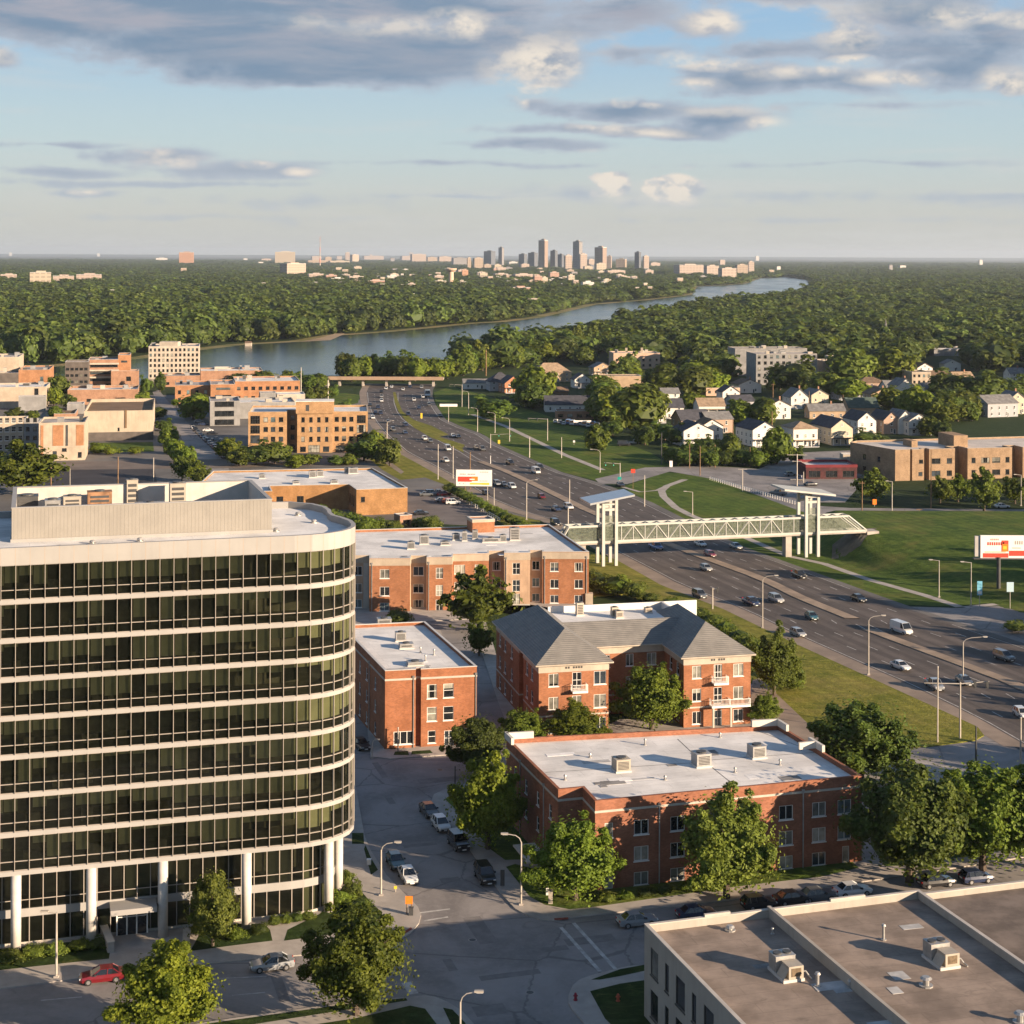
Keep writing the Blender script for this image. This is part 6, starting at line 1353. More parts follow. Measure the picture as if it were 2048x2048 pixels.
def plant(px, py, top, wpx, kind=None, v=None, zone='', label=None, name='tree', z=0., group=None):
    """tree standing at picture point px,py (its foot), crown top at picture row `top`, crown wpx wide"""
    x, y = G(px, py, z); hgt = max(1.2, (py - top) / F * y); wd = wpx / F * y
    lv = kind or ('near' if y < 300 else 'mid' if y < 560 else 'far')
    n = {'shrub': 3, 'cone': 2}.get(lv, 6); v = tr_.randrange(n) if v is None else v
    t0, c0, k0 = PR[lv, v]
    t = bpy.data.objects.new({'shrub': 'shrub', 'cone': 'conifer'}.get(lv, name), None); COL.objects.link(t)
    t.location = (x, y, z); t.rotation_euler.z = tr_.uniform(0, 6.28)
    sx = wd / (7.3 if lv != 'cone' else 4.8); sz = hgt / (10. if lv != 'shrub' else 6.)
    t.scale = (sx * tr_.uniform(.95, 1.05), sx * tr_.uniform(.95, 1.05), sz)
    for p in (c0, k0):
        q = p.copy(); COL.objects.link(q); q.parent = t
    t['category'] = 'shrub' if lv == 'shrub' else 'tree'
    if label: t['label'] = label
    else: ZONES.setdefault((zone, lv), []).append((px, py, t))
    if group or zone: t['group'] = group or ('trees ' + zone)
    return t
for a in ((330, 2085, 1876, 200, 1, 'bushy bright tree at the bottom edge by the red car'), (712, 2032, 1797, 210, 0, 'leaning full crowned tree on the corner verge by the intersection'), (425, 1894, 1730, 104, 4, 'slim oval tree in front of the office entrance columns'),
          (1150, 1802, 1622, 178, 0, 'round tree at the street corner of the white roofed brick flats'), (1453, 1798, 1578, 204, 3, 'broad tree in front of the middle windows of the white roofed flats'), (976, 1700, 1500, 158, 1, 'tall tree with bright top beside the flank of the white roofed flats'),
          (1819, 1764, 1508, 236, 2, 'very large dark tree at the east end of the white roofed flats'), (1965, 1744, 1510, 226, 0, 'large spreading tree next to the very large dark one'), (1722, 1566, 1388, 205, 2, 'wide dark tree behind the raised parapet of the white roofed flats'),
          (952, 1548, 1425, 112, 2, 'dark tree in the gap between both brick flats'), (1046, 1500, 1412, 96, 0, 'paler tree right of the dark one in the gap between the flats'), (1152, 1494, 1402, 122, 1, 'low bright tree under the west balconies of the hipped flats'), (1303, 1460, 1318, 134, 0, 'tall round tree in the courtyard of the hipped flats'), (1531, 1449, 1382, 64, 0, 'small neat tree by the alley beside the hipped flats'),
          (1548, 1392, 1260, 96, 3, 'tree on the embankment behind the east hipped wing'), (958, 1262, 1130, 138, 0, 'large round tree in front of the stepped brick block'), (958, 1312, 1238, 60, 2, 'dark small tree at the back corner of the hipped flats'), (44, 990, 876, 148, 0, 'huge round tree behind the office roof at the west edge')):
    plant(*a[:4], v=a[4], label=a[5], name='street_tree')
for i, (px, py, tp, w) in enumerate(((318, 838, 812, 30), (327, 862, 838, 34), (337, 892, 850, 40), (344, 908, 874, 40), (356, 926, 880, 38), (374, 932, 890, 40), (364, 962, 905, 44), (391, 966, 915, 48), (404, 976, 932, 40))): plant(px, py, tp, w, zone='along the receding street')
for px, py, tp, w, k in ((386, 838, 782, 62, None), (320, 784, 748, 26, 'cone'), (456, 916, 872, 52, None), (478, 932, 895, 50, None), (512, 930, 884, 64, None), (550, 928, 880, 58, None), (588, 934, 905, 40, None), (620, 930, 906, 36, None), (410, 822, 788, 40, None)): plant(px, py, tp, w, kind=k, zone='in front of the terrace block and orange house')
for px, py, tp, w in ((728, 922, 872, 62), (780, 932, 872, 48), (750, 906, 856, 46), (700, 930, 905, 36), (676, 930, 910, 40), (760, 926, 900, 30)): plant(px, py, tp, w, zone='between the terrace block and highway')
for px, py, tp, w in ((640, 1052, 1012, 52), (668, 1056, 1018, 50), (700, 1062, 1024, 56), (730, 1066, 1030, 54), (760, 1064, 1036, 44), (786, 1064, 1040, 40), (858, 1062, 1030, 56), (836, 1058, 1036, 36)): plant(px, py, tp, w, kind='shrub', zone='behind the stepped brick block')
for px, py, tp, w in ((797, 1250, 1218, 50), (1200, 1186, 1148, 56), (1235, 1192, 1150, 60), (1270, 1198, 1162, 46), (1188, 1168, 1140, 44), (1300, 1206, 1184, 36), (1345, 1216, 1194, 40), (1372, 1228, 1204, 40), (1398, 1240, 1214, 40), (1424, 1254, 1226, 44), (1452, 1272, 1240, 44), (1478, 1290, 1256, 44), (1500, 1306, 1270, 42), (1580, 1380, 1340, 50), (1590, 1360, 1330, 40)): plant(px, py, tp, w, kind='shrub', zone='on the highway embankment')
for px, py, tp, w in ((20, 1925, 1900, 52), (70, 1914, 1890, 50), (110, 1912, 1886, 46), (160, 1900, 1878, 44), (196, 1896, 1876, 40), (400, 1868, 1844, 44), (470, 1880, 1856, 40), (520, 1868, 1848, 34), (550, 1852, 1836, 26), (572, 1848, 1832, 26), (594, 1845, 1828, 26), (616, 1842, 1824, 26), (680, 1812, 1780, 44), (706, 1800, 1762, 40), (720, 1830, 1800, 46), (690, 1770, 1740, 36)): plant(px, py, tp, w, kind='shrub', zone='in the beds round the office tower')
for px, py, tp, w in ((1215, 1806, 1792, 30), (1250, 1800, 1786, 30), (1290, 1794, 1780, 32), (1330, 1788, 1774, 32), (1370, 1782, 1766, 34), (1410, 1776, 1762, 30)): plant(px, py, tp, w, kind='shrub', zone='at the foot of the white roofed flats')
for i in range(16):
    px = 900 + i * 12; plant(px, 985 + i * 6.2 + tr_.uniform(-2, 2), 965 + i * 6.2, 26, kind='shrub', zone='along the lot fence by the highway')
plant(2030, 1264, 1240, 44, kind='shrub', label='lone green shrub on the junction island', zone='at the junction')
# row goes on unseen; trees added out of view to shade the flats
for i, (px, py) in enumerate(((2110, 1742), (2260, 1720), (2420, 1700), (2600, 1672), (2790, 1648))): plant(px, py, py - 250, 220, v=i % 4, zone='added unseen along the street for shade')
for i, (X, Y) in enumerate(((128, 372), (138, 380), (150, 384), (133, 392), (146, 398), (160, 396), (122, 262), (128, 270), (118, 300), (130, 312), (140, 318), (124, 340), (150, 345), (104, 236), (96, 222), (170, 470), (176, 482), (168, 512))):  # unseen trees added to cast shade over hill and highway
    px, py = PXY(X, Y); s = F / Y; plant(px, py, py - tr_.uniform(11, 16) * s, tr_.uniform(9, 13) * s, kind='mid', zone='added unseen east of the junction for shade')
for px, py, tp, w in ((118, 802, 746, 44), (108, 812, 770, 36), (136, 818, 786, 30), (284, 812, 780, 30), (292, 786, 752, 26), (196, 906, 884, 40), (222, 910, 892, 30), (30, 838, 816, 40), (64, 840, 820, 30), (110, 836, 810, 30), (270, 908, 892, 28), (150, 800, 776, 24), (690, 824, 798, 26), (640, 800, 772, 34), (618, 804, 778, 34), (664, 794, 770, 30)): plant(px, py, tp, w, zone='between the western blocks')
# river strip
for px in list(range(484, 640, 22)): plant(px + tr_.uniform(-5, 5), 772 + tr_.uniform(-3, 6), 735 + tr_.uniform(0, 14), tr_.uniform(34, 50), zone='on the near river bank by the pink row')
for i in range(34):
    px = 690 + i * 15.5 + tr_.uniform(-5, 5); py = 757 - max(0, px - 860) * .17 + tr_.uniform(-2, 7)
    plant(px, py, py - tr_.uniform(38, 58), tr_.uniform(36, 56), zone='on the near river bank past the overpass')
# among the houses
for px, py, tp, w, v in ((1068, 806, 724, 74, 1), (988, 838, 792, 76, 2), (1193, 902, 846, 56, 0), (1280, 866, 758, 104, 3), (1330, 790, 722, 90, 0), (1390, 792, 726, 70, 3), (1386, 822, 782, 48, 1), (1480, 848, 796, 58, 0), (1526, 850, 792, 62, 0), (1460, 926, 864, 54, 0), (1553, 928, 850, 64, 0), (1590, 788, 716, 90, 2), (1560, 780, 730, 60, 0), (1650, 796, 740, 70, 3), (1700, 800, 750, 76, 1), (1735, 896, 860, 66, 2), (1780, 826, 768, 66, 1), (1830, 838, 764, 72, 1), (1900, 804, 738, 84, 2), (1965, 806, 742, 96, 2), (2020, 800, 752, 70, 2), (1944, 842, 806, 34, 0), (1746, 1004, 934, 74, 0), (1345, 926, 890, 44, 2), (1372, 932, 896, 42, 2), (1396, 929, 890, 46, 0), (1420, 934, 896, 40, 2), (1488, 931, 896, 44, 2), (1514, 934, 898, 42, 0), (1590, 926, 892, 40, 2), (1450, 932, 900, 36, 2), (1880, 1006, 950, 54, 0), (1916, 1004, 946, 54, 1), (1968, 1022, 932, 66, 0), (2030, 1008, 950, 62, 3), (1410, 904, 872, 40, 2), (1380, 916, 880, 36, 2), (1700, 770, 690, 92, 3), (1780, 765, 690, 90, 1), (1640, 720, 668, 90, 1), (1330, 880, 845, 50, 2), (1360, 890, 850, 46, 2), (1290, 890, 846, 50, 2), (1225, 872, 838, 40, 2), (1860, 872, 830, 50, 0), (1884, 880, 838, 40, 2), (1650, 860, 836, 36, 0)):
    plant(px, py, tp, w, v=v, zone='among the eastern houses')
rg = random.Random(5); HP = [(h[2], h[3], h[4] * F / G(h[2], h[3])[1]) for h in HOUSES]
def near_house(px, py): return any(abs(px - a) < w * .62 + 12 and -40 < py - b < 34 for a, b, w in HP)
REG2 = [(985, 776), (1260, 765), (1270, 852), (1200, 846), (1100, 828), (990, 800)]
REG = [(1040, 760), (1180, 712), (1350, 712), (2060, 712), (2060, 800), (1900, 850), (1500, 860), (1420, 850), (1230, 850), (1120, 812), (1040, 800)]
n = 0
while n < 190:
    px, py = rg.uniform(1030, 2060), 712 + 140 * rg.random() ** 1.3
    if n > 150: px, py = rg.uniform(985, 1270), rg.uniform(765, 852)
    if not inside(px, py, REG2 if n > 150 else REG) or near_house(px, py): continue
    X, Y = G(px, py)
    if any(inside(X, Y, f) for f in FOOT) or any(1500 < px < 1740 and 764 < py < 800 for _ in (0,)): continue
    s = F / Y; plant(px, py, py - rg.uniform(8.5, 16) * s, rg.uniform(11, 19) * s, zone='among the eastern houses'); n += 1
LM = [(1397, 893, 'the twin gabled white house'), (1530, 893, 'the white house with a slot window'), (1611, 894, 'the house with stacked porches'), (1684, 890, 'the cream tall gabled house'), (1734, 870, 'the narrow white house by the hedge'), (1838, 870, 'the white corner house with dormers'), (1600, 818, 'the steep white gable'), (1655, 838, 'the long tan roofed house'), (1728, 832, 'the dark green roof'), (1812, 800, 'the gable over the bright tree'), (1744, 786, 'the pink hipped house'), (2006, 834, 'the grey house by the eastern lawn'), (1339, 838, 'the dark roof with roof lights'), (1392, 866, 'the pink gable end'), (1462, 806, 'the white gable beyond the dark clump'), (1027, 786, 'the orange gabled house'), (1106, 764, 'the tan hipped house'), (1140, 824, 'the long dark roofed house'), (1560, 768, 'the pale grey flats'), (1685, 766, 'the blank cream block'), (1850, 962, 'the tan flats'), (1274, 738, 'the pink apartments'), (1430, 752, 'the tan terrace row'), (1235, 800, 'the brown terrace'), (1843, 772, 'the tan stepped complex'), (1905, 742, 'the small white cottage'), (1660, 950, 'the fuel station')]
by = {}
for k in [k for k in ZONES if k[0] == 'among the eastern houses']:
    for px, py, t in ZONES.pop(k):
        dd, i = min(((px - a) ** 2 + 4 * (py - c) ** 2, i) for i, (a, c, _) in enumerate(LM)); by.setdefault(i, []).append((dd, px, py, t))
for i, l in by.items():
    l.sort(key=lambda q: q[0])
    for j, q in enumerate(l): q[3]['label'] = f'{ORD[j]} nearest leafy tree to {LM[i][2]}'
for (zone, lv), l in ZONES.items():
    l.sort(key=lambda q: q[0]); kind = {'shrub': 'leafy green shrub', 'cone': 'dark conifer'}.get(lv, 'green tree')
    for i, (px, py, t) in enumerate(l):
        if len(l) == 1: t['label'] = f'{kind} standing {zone}'
        elif i < len(ORD): t['label'] = f'{ORD[i]} {kind} from the left {zone}'
        else: t['label'] = f'{ORD[len(l) - 1 - i] if len(l) - 1 - i < len(ORD) else "middle"} {kind} from the right {zone}'
        if 'middle' in t['label']: t['label'] = f'green leafy tree in the thick of those {zone}'

# the woods: one mass of crowns, thinner detail the farther they stand
def woods():
    wr = np.random.default_rng(3); pts = []
    rows_y = 640.
    while rows_y < 17000:
        s = 13.5 + rows_y / 260.; half = .345 * rows_y + 60
        xs = np.arange(-half, half, s) + wr.uniform(-.4, .4, int(np.ceil(2 * half / s))) * s
        ys = rows_y + wr.uniform(-.5, .5, len(xs)) * s
        for x, y in zip(xs.tolist(), ys.tolist()):
            px, py = PXY(x, y)
            if py > (742 if px < 1180 else 778): continue
            if inside(px, py, WOODX): continue
            if py > 708 and (near_house(px, py) or near_house(px, py - 14) or wr.random() < .25): continue
            if inside(x, y, BANK2): continue
            pts.append((x, y, s))
        rows_y += s * .92
    P_ = np.array(pts)
    keep = np.ones(len(P_), bool)
    for f in FOOT:
        if f[0][1] > 640:
            fx = [q[0] for q in f]; fy = [q[1] for q in f]
            keep &= ~((P_[:, 0] > min(fx) - 5) & (P_[:, 0] < max(fx) + 5) & (P_[:, 1] > min(fy) - 14) & (P_[:, 1] < max(fy) + 4))
    for x0, x1, yb in CLEAR:
        k = F * (H - 11) / max(3., yb - HY - ROLL * ((x0 + x1) / 2 - CX)); a = (x0 - CX) / F * k; c = (x1 - CX) / F * k
        dpt = 5 + 18 * k / 2500; keep &= ~((P_[:, 0] > a - 4) & (P_[:, 0] < c + 4) & (P_[:, 1] > k - dpt) & (P_[:, 1] < k + (c - a)))
    P_ = P_[keep]; n_ = len(P_)
    me = bpy.data.meshes.new('woods'); me.from_pydata(P_[:, :2].tolist() and [(a, c, 0) for a, c in P_[:, :2].tolist()], [], [])
    sc = P_[:, 2] / 8.4 * wr.uniform(.62, 1.6, n_); hz = (.75 + .62 * sc / (P_[:, 2] / 8.4)) * wr.uniform(.8, 1.2, n_) * np.where((P_[:, 0] < 0) & (P_[:, 1] < 2600), 1.3, 1.12) * np.where(P_[:, 1] > 4000, .9, 1.)
    def attr(nm, typ, val, key): me.attributes.new(nm, typ, 'POINT').data.foreach_set(key, val)
    attr('width', 'FLOAT', sc.astype(np.float32), 'value'); attr('tall', 'FLOAT', hz.astype(np.float32), 'value')
    attr('spin', 'FLOAT', wr.uniform(0, 6.28, n_).astype(np.float32), 'value'); attr('sort', 'INT', wr.integers(0, 6, n_).astype(np.int32), 'value')
    o = ob('woods', me); o['kind'] = 'stuff'; o['label'] = 'dense dark green woods stretching on both sides of the river to the horizon'
    ng = bpy.data.node_groups.new('woods', 'GeometryNodeTree')
    ng.interface.new_socket('Geometry', in_out='INPUT', socket_type='NodeSocketGeometry'); ng.interface.new_socket('Geometry', in_out='OUTPUT', socket_type='NodeSocketGeometry')
    N = ng.nodes.new; L = ng.links.new
    gi, go, jn = N('NodeGroupInput'), N('NodeGroupOutput'), N('GeometryNodeJoinGeometry')
    def na(nm, typ): q = N('GeometryNodeInputNamedAttribute'); q.data_type = typ; q.inputs[0].default_value = nm; return q.outputs[0]
    wq, tq, sq, kq = na('width', 'FLOAT'), na('tall', 'FLOAT'), na('spin', 'FLOAT'), na('sort', 'INT')
    cs = N('ShaderNodeCombineXYZ'); L(wq, cs.inputs[0]); L(wq, cs.inputs[1]); L(tq, cs.inputs[2])
    cr = N('ShaderNodeCombineXYZ'); L(sq, cr.inputs[2])
    for i in range(6):
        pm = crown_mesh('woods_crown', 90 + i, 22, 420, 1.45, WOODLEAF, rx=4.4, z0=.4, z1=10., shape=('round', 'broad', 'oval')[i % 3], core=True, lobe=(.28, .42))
        po = bpy.data.objects.new('woods_crown', pm)
        oi = N('GeometryNodeObjectInfo'); oi.inputs[0].default_value = po
        eq = N('FunctionNodeCompare'); eq.data_type = 'INT'; eq.operation = 'EQUAL'; L(kq, eq.inputs[2]); eq.inputs[3].default_value = i
        ip = N('GeometryNodeInstanceOnPoints'); L(gi.outputs[0], ip.inputs['Points']); L(eq.outputs[0], ip.inputs['Selection']); L(oi.outputs['Geometry'], ip.inputs['Instance']); L(cr.outputs[0], ip.inputs['Rotation']); L(cs.outputs[0], ip.inputs['Scale'])
        L(ip.outputs[0], jn.inputs[0])
    L(jn.outputs[0], go.inputs[0])
    o.modifiers.new('woods', 'NODES').node_group = ng
    print('woods', n_)
BANK2 = offset(RIVER, 15.)
WOODX = [(-300, 2000), (-300, 752), (100, 738), (300, 762), (640, 770), (690, 772), (870, 765), (1020, 735), (1180, 735), (1350, 764), (1900, 776), (2300, 776), (2300, 2000)]
CLEAR = [(x0, x1, yb) for x0, x1, yt, yb, k in SM] + [(cB(a), cB(c), cY(e)) for _, a, c, _, e, _ in SKY] + [(a, c, e) for _, a, c, _, e, _, _ in BIG]
woods()
# ---------------------------------------------------------------- vehicles
GLASS_C = mat('car glass', (.012, .014, .017), .05, 0, spec=.8)
TYRE = mat('tyre rubber', (.02, .02, .02), .8, 0)
RIM = mat('wheel rim', (.45, .45, .45), .35, 0, metal=.8)
LAMP_W = mat('headlight glass', (.70, .70, .68), .15, 0, spec=.8)
LAMP_R = mat('tail light red', (.35, .012, .01), .2, 0, spec=.6)
TRIM = mat('bumper trim', (.03, .03, .032), .6, 0)
PAINTS = {k: paint(k, c) for k, c in dict(white=(.55, .55, .54), silver=(.24, .25, .26), grey=(.10, .105, .11), black=(.012, .012, .014), navy=(.018, .028, .065), red=(.13, .006, .010), teal=(.02, .085, .10), blue=(.05, .13, .34), green=(.05, .09, .06), gold=(.34, .27, .18), maroon=(.15, .02, .03), orange=(.45, .10, .03)).items()}
# side profiles: stations along the car (x, lower edge, upper edge, half width), cabin (rear foot, rear top, front top, front foot, sill z, roof z, half width below/above)
CARS = {'sedan': ([(-2.32, .45, .78, .70), (-2.22, .30, .98, .84), (-1.5, .24, 1.0, .90), (0, .22, .96, .91), (1.2, .24, .93, .90), (2.05, .28, .80, .86), (2.30, .40, .66, .70)], (-1.75, -1.1, .22, 1.0, .95, 1.43, .83, .62)),
        'hatch': ([(-2.05, .42, .85, .72), (-1.98, .30, 1.0, .84), (-1.2, .24, 1.02, .88), (0, .22, .98, .89), (1.0, .24, .95, .88), (1.8, .28, .82, .84), (2.05, .40, .66, .70)], (-1.95, -1.5, .25, 1.05, .97, 1.50, .82, .64)),
        'suv': ([(-2.35, .5, .95, .76), (-2.28, .36, 1.12, .90), (-1.4, .30, 1.15, .95), (0, .28, 1.12, .96), (1.2, .30, 1.08, .95), (2.1, .36, 1.0, .92), (2.35, .48, .80, .78)], (-2.25, -2.0, .35, 1.1, 1.1, 1.74, .88, .72)),
        'pickup': ([(-2.75, .55, 1.02, .90), (-2.7, .42, 1.05, .94), (-1.2, .36, 1.06, .95), (0, .34, 1.06, .96), (1.4, .36, 1.06, .95), (2.45, .42, .98, .92), (2.7, .52, .82, .80)], (-.75, -.6, .65, 1.35, 1.05, 1.78, .88, .70)),
        'van': ([(-2.75, .5, 1.0, .94), (-2.7, .36, 1.28, .97), (-1.4, .30, 1.3, .99), (.5, .28, 1.28, 1.0), (1.7, .30, 1.22, .98), (2.55, .36, 1.02, .94), (2.75, .48, .80, .80)], (-2.68, -2.62, 1.35, 2.1, 1.26, 2.25, .96, .84))}
def car_meshes(kind):
    st, (r0, r1, f1, f0, zs, zr, wb, wt) = CARS[kind]; b = MB()
    def sect(x, z0, z1, w): zm = z0 + (z1 - z0) * .55; return [(x, -w * .92, z0), (x, -w, zm), (x, -w * .9, z1), (x, w * .9, z1), (x, w, zm), (x, w * .92, z0)]
    S_ = [sect(*s) for s in st]
    for a, c in zip(S_[:-1], S_[1:]):
        for i in range(6): j = (i + 1) % 6; b.face([a[i], c[i], c[j], a[j]])
    b.face(S_[0][::-1]); b.face(S_[-1])
    if kind == 'pickup':
        pass
    g_ = MB(); lo = [(r0, -wb, zs), (f0, -wb, zs), (f0, wb, zs), (r0, wb, zs)]; hi = [(r1, -wt, zr), (f1, -wt, zr), (f1, wt, zr), (r1, wt, zr)]
    for i in range(4): j = (i + 1) % 4; g_.face([lo[i], lo[j], hi[j], hi[i]])
    p = MB(); p.face([(x, y, zr + .04) for x, y, z in hi])
    for i in range(4):
        j = (i + 1) % 4; p.face([(hi[i][0], hi[i][1], zr - .03), (hi[j][0], hi[j][1], zr - .03), (hi[j][0], hi[j][1], zr + .04), (hi[i][0], hi[i][1], zr + .04)])
        p.bar(lo[i], hi[i], .09)
    for y in (-1, 1):
        xm = (r0 + f0) / 2 - .1; p.bar((xm, y * (wb + .004), zs), (xm - .05, y * (wt + .01), zr), .08)
        if kind in ('suv', 'van', 'hatch'): xq = r0 + .62 * (1.6 if kind == 'van' else 1); p.bar((xq, y * (wb + .004), zs), (xq - .02, y * (wt + .01), zr), .1)
        if kind == 'van': p.face([(r0 + .1, y * (wb + .012), zs), (.9, y * (wb + .012), zs), (.8, y * (wt + .012), zr), (r1 + .1, y * (wt + .012), zr)])
    w = MB(); w.tube([(0, -.11, 0), (0, .11, 0)], .335, 16); rm = MB(); rm.tube([(0, -.122, 0), (0, .122, 0)], .2, 10)
    hl = MB(); hl.box(-.08, .02, -.17, .17, -.07, .07); tl = MB(); tl.box(-.02, .06, -.14, .14, -.09, .09)
    bp = MB(); xf, xb = st[-1][0], st[0][0]; bp.box(xf - .1, xf + .04, -.62, .62, .36, .5); bp.box(xb - .04, xb + .1, -.62, .62, .42, .56)
    if kind == 'pickup': bp.box(-2.55, -.85, -.72, .72, .9, 1.066)
    wh = [(st[-1][0] - .88, s * (st[3][3] - .1)) for s in (-1, 1)] + [(st[0][0] + .92, s * (st[3][3] - .1)) for s in (-1, 1)]
    return dict(body=b, glass=g_, roof=p, wheel=w, rim=rm, head=hl, tail=tl, bumper=bp, wh=wh, xf=xf, xb=xb, zf=st[-1][2] - .02, zb=st[0][2] + .06, hw=st[-1][3] - .16)
CAR_P, CAR_FAR = {}, {}
for k in CARS:
    q = car_meshes(k); t = bpy.data.objects.new('car', None)
    def part(nm, m_, mt, par, loc=(0, 0, 0)):
        o_ = bpy.data.objects.new(nm, m_ if isinstance(m_, bpy.types.Mesh) else m_.mesh(nm, mt)); o_.parent = par; o_.location = loc; return o_
    bd = part('body', q['body'], PAINTS['white'], t); rf = part('roof_panel', q['roof'], PAINTS['white'], t); part('window_glass', q['glass'], GLASS_C, t); part('bumper', q['bumper'], TRIM, t)
    for o_ in (bd, rf): o_.material_slots[0].link = 'OBJECT'
    wm, rm = q['wheel'].mesh('wheel', TYRE), q['rim'].mesh('rim', RIM); hm, tm = q['head'].mesh('headlight', LAMP_W), q['tail'].mesh('tail_light', LAMP_R)
    for x, y in q['wh']: w_ = part('wheel', wm, None, t, (x, y, .335)); part('rim', rm, None, w_)
    mi = MB(); mi.box(-.1, .1, -.13, .13, -.08, .08); mim = mi.mesh('mirror', TRIM); pl = MB(); pl.box(-.015, .015, -.26, .26, -.07, .07); plm = pl.mesh('licence_plate', LAMP_W)
    for s in (-1, 1): part('mirror', mim, None, t, (CARS[k][1][3] - .25, s * (CARS[k][1][6] + .12), CARS[k][1][4] + .08))
    part('licence_plate', plm, None, t, (q['xb'] - .05, 0, q['zb'] - .12)); part('licence_plate', plm, None, t, (q['xf'] + .05, 0, .42))
    for s in (-1, 1): part('headlight', hm, None, t, (q['xf'] - .02, s * q['hw'], q['zf'])); part('tail_light', tm, None, t, (q['xb'] + .02, s * (q['hw'] + .05), q['zb']))
    CAR_P[k] = t
    m = MB(); m.k = 0
    for part_, kk in (('body', 0), ('roof', 0), ('glass', 1), ('bumper', 2)):
        i0 = len(m.v); m.v += q[part_].v; m.f += [tuple(i0 + a for a in f) for f in q[part_].f]; m.m += [kk] * len(q[part_].f)
    m.k = 2
    for x, y in q['wh']: m.tube([(x, y - .11, .335), (x, y + .11, .335)], .335, 10)
    CAR_FAR[k] = m.mesh('car', [PAINTS['white'], GLASS_C, TYRE])
def car(px, py, kind, col, head, label, group=None, z=.02, s=1.):
    x, y = G(px, py); nm = {'pickup': 'pickup_truck', 'van': 'van'}.get(kind, 'car')
    if y < 470:
        t = copy_tree(CAR_P[kind]); t.name = nm
        for c in t.children:
            if c.name.startswith(('body', 'roof_panel')): c.material_slots[0].link = 'OBJECT'; c.material_slots[0].material = PAINTS[col]
    else:
        t = ob(nm, CAR_FAR[kind]); t.material_slots[0].link = 'OBJECT'; t.material_slots[0].material = PAINTS[col]
    t.location = (x, y, z + (.13 if 0 else 0)); t.rotation_euler.z = head; t.scale = (s, s, s)
    tag(t, label, {'pickup': 'pickup truck', 'van': 'van'}.get(kind, 'car'), group); return t
def hw_head(px, py, f=1):
    x, y = G(px, py); T = MX
    a = math.atan2(-12, T(y - 12) - T(y)); return a if f > 0 else a + math.pi
HG = 'traffic on the highway'
for px, py, k, c, lab in ((1312, 1098, 'pickup', 'blue', 'blue pickup truck with white hood under the footbridge'), (1401, 1092, 'sedan', 'white', 'pale sedan just beyond the median under the footbridge'), (1420, 1113, 'hatch', 'maroon', 'dark red hatchback at the edge of the median'), (1472, 1097, 'sedan', 'silver', 'silver sedan in the outer lane near the footpath'), (1412, 1141, 'hatch', 'silver', 'silver hatchback in the inner lane, past the footbridge'), (1399, 1195, 'suv', 'grey', 'grey car close to the near kerb by the twin signal posts'),
                          (1502, 1210, 'pickup', 'navy', 'navy pickup truck in the near lanes beside the curved lamp'), (1552, 1204, 'suv', 'silver', 'silver car abreast of the navy pickup'), (1623, 1238, 'sedan', 'teal', 'dark teal sedan in the middle near lane'), (1596, 1272, 'hatch', 'silver', 'silver hatchback hugging the near edge line'), (1598, 1155, 'pickup', 'black', 'black pickup truck in the far lanes near the hill'), (1717, 1202, 'sedan', 'black', 'black sedan in the far lanes below the hill'),
                          (1803, 1266, 'van', 'white', 'long white van passing the gap in the median'), (1801, 1338, 'sedan', 'white', 'white sports sedan in the near lanes by the lamp'), (1869, 1377, 'pickup', 'silver', 'silver pickup truck approaching the traffic signal'), (1929, 1368, 'sedan', 'grey', 'dark grey sedan beside the silver pickup at the signal'), (2008, 1320, 'suv', 'grey', 'charcoal car on the far lanes near the junction'), (2043, 1434, 'hatch', 'white', 'white hatchback cut by the picture edge at the junction')):
    car(px, py, k, c, hw_head(px, py), lab, HG)
for px, py, k, c, lab in ((1020, 929, 'suv', 'black', 'black car alone in the far lanes north of the billboard'), (1079, 938, 'suv', 'black', 'black tall car at the outer kerb near the cross street'), (1072, 947, 'van', 'white', 'white flat van beside the black tall car'), (1024, 977, 'suv', 'white', 'white car leading three others past the billboard'), (1008, 972, 'sedan', 'grey', 'grey sedan second in the line past the billboard'), (994, 971, 'suv', 'silver', 'silver car third in the line, next to the billboard edge'), (1083, 997, 'hatch', 'red', 'bright red hatchback in the near lanes'), (1112, 1022, 'sedan', 'navy', 'navy sedan nearing the footbridge'), (1137, 1018, 'suv', 'white', 'white car next to the post before the footbridge'), (1111, 1050, 'suv', 'black', 'black car with white roof load behind the stepped roof'), (964, 901, 'pickup', 'grey', 'grey pickup truck where the grass median ends'), (953, 898, 'hatch', 'gold', 'gold hatchback following the grey pickup'), (916, 876, 'sedan', 'black', 'black sedan east of the grass median'), (906, 874, 'sedan', 'white', 'white sedan behind the black sedan by the grass median'), (880, 834, 'sedan', 'black', 'small black car on the outer bend'), (895, 901, 'van', 'white', 'white box van in the near lanes above the billboard'), (890, 924, 'pickup', 'white', 'white pickup truck near the verge above the billboard'), (972, 990, 'hatch', 'black', 'small black hatchback under the corner of the billboard')):
    car(px, py, k, c, hw_head(px, py), lab, HG)
rc = random.Random(8)
for i, (px, py) in enumerate(((763, 786), (763, 795), (763, 804), (806, 781), (843, 777), (820, 776), (751, 827), (761, 829), (756, 817), (811, 853), (810, 868), (849, 880), (860, 885), (816, 831), (828, 802), (772, 779), (783, 776), (852, 786), (846, 796), (740, 812), (745, 838), (838, 818), (858, 812), (786, 862), (776, 846))):
    car(px, py, rc.choice(['sedan', 'suv', 'hatch', 'pickup']), rc.choice(['white', 'silver', 'black', 'navy', 'grey', 'white']), hw_head(px, py), f'tiny distant car, {ORD[i]} of the queue on the highway bend', 'queue of distant cars on the highway bend')
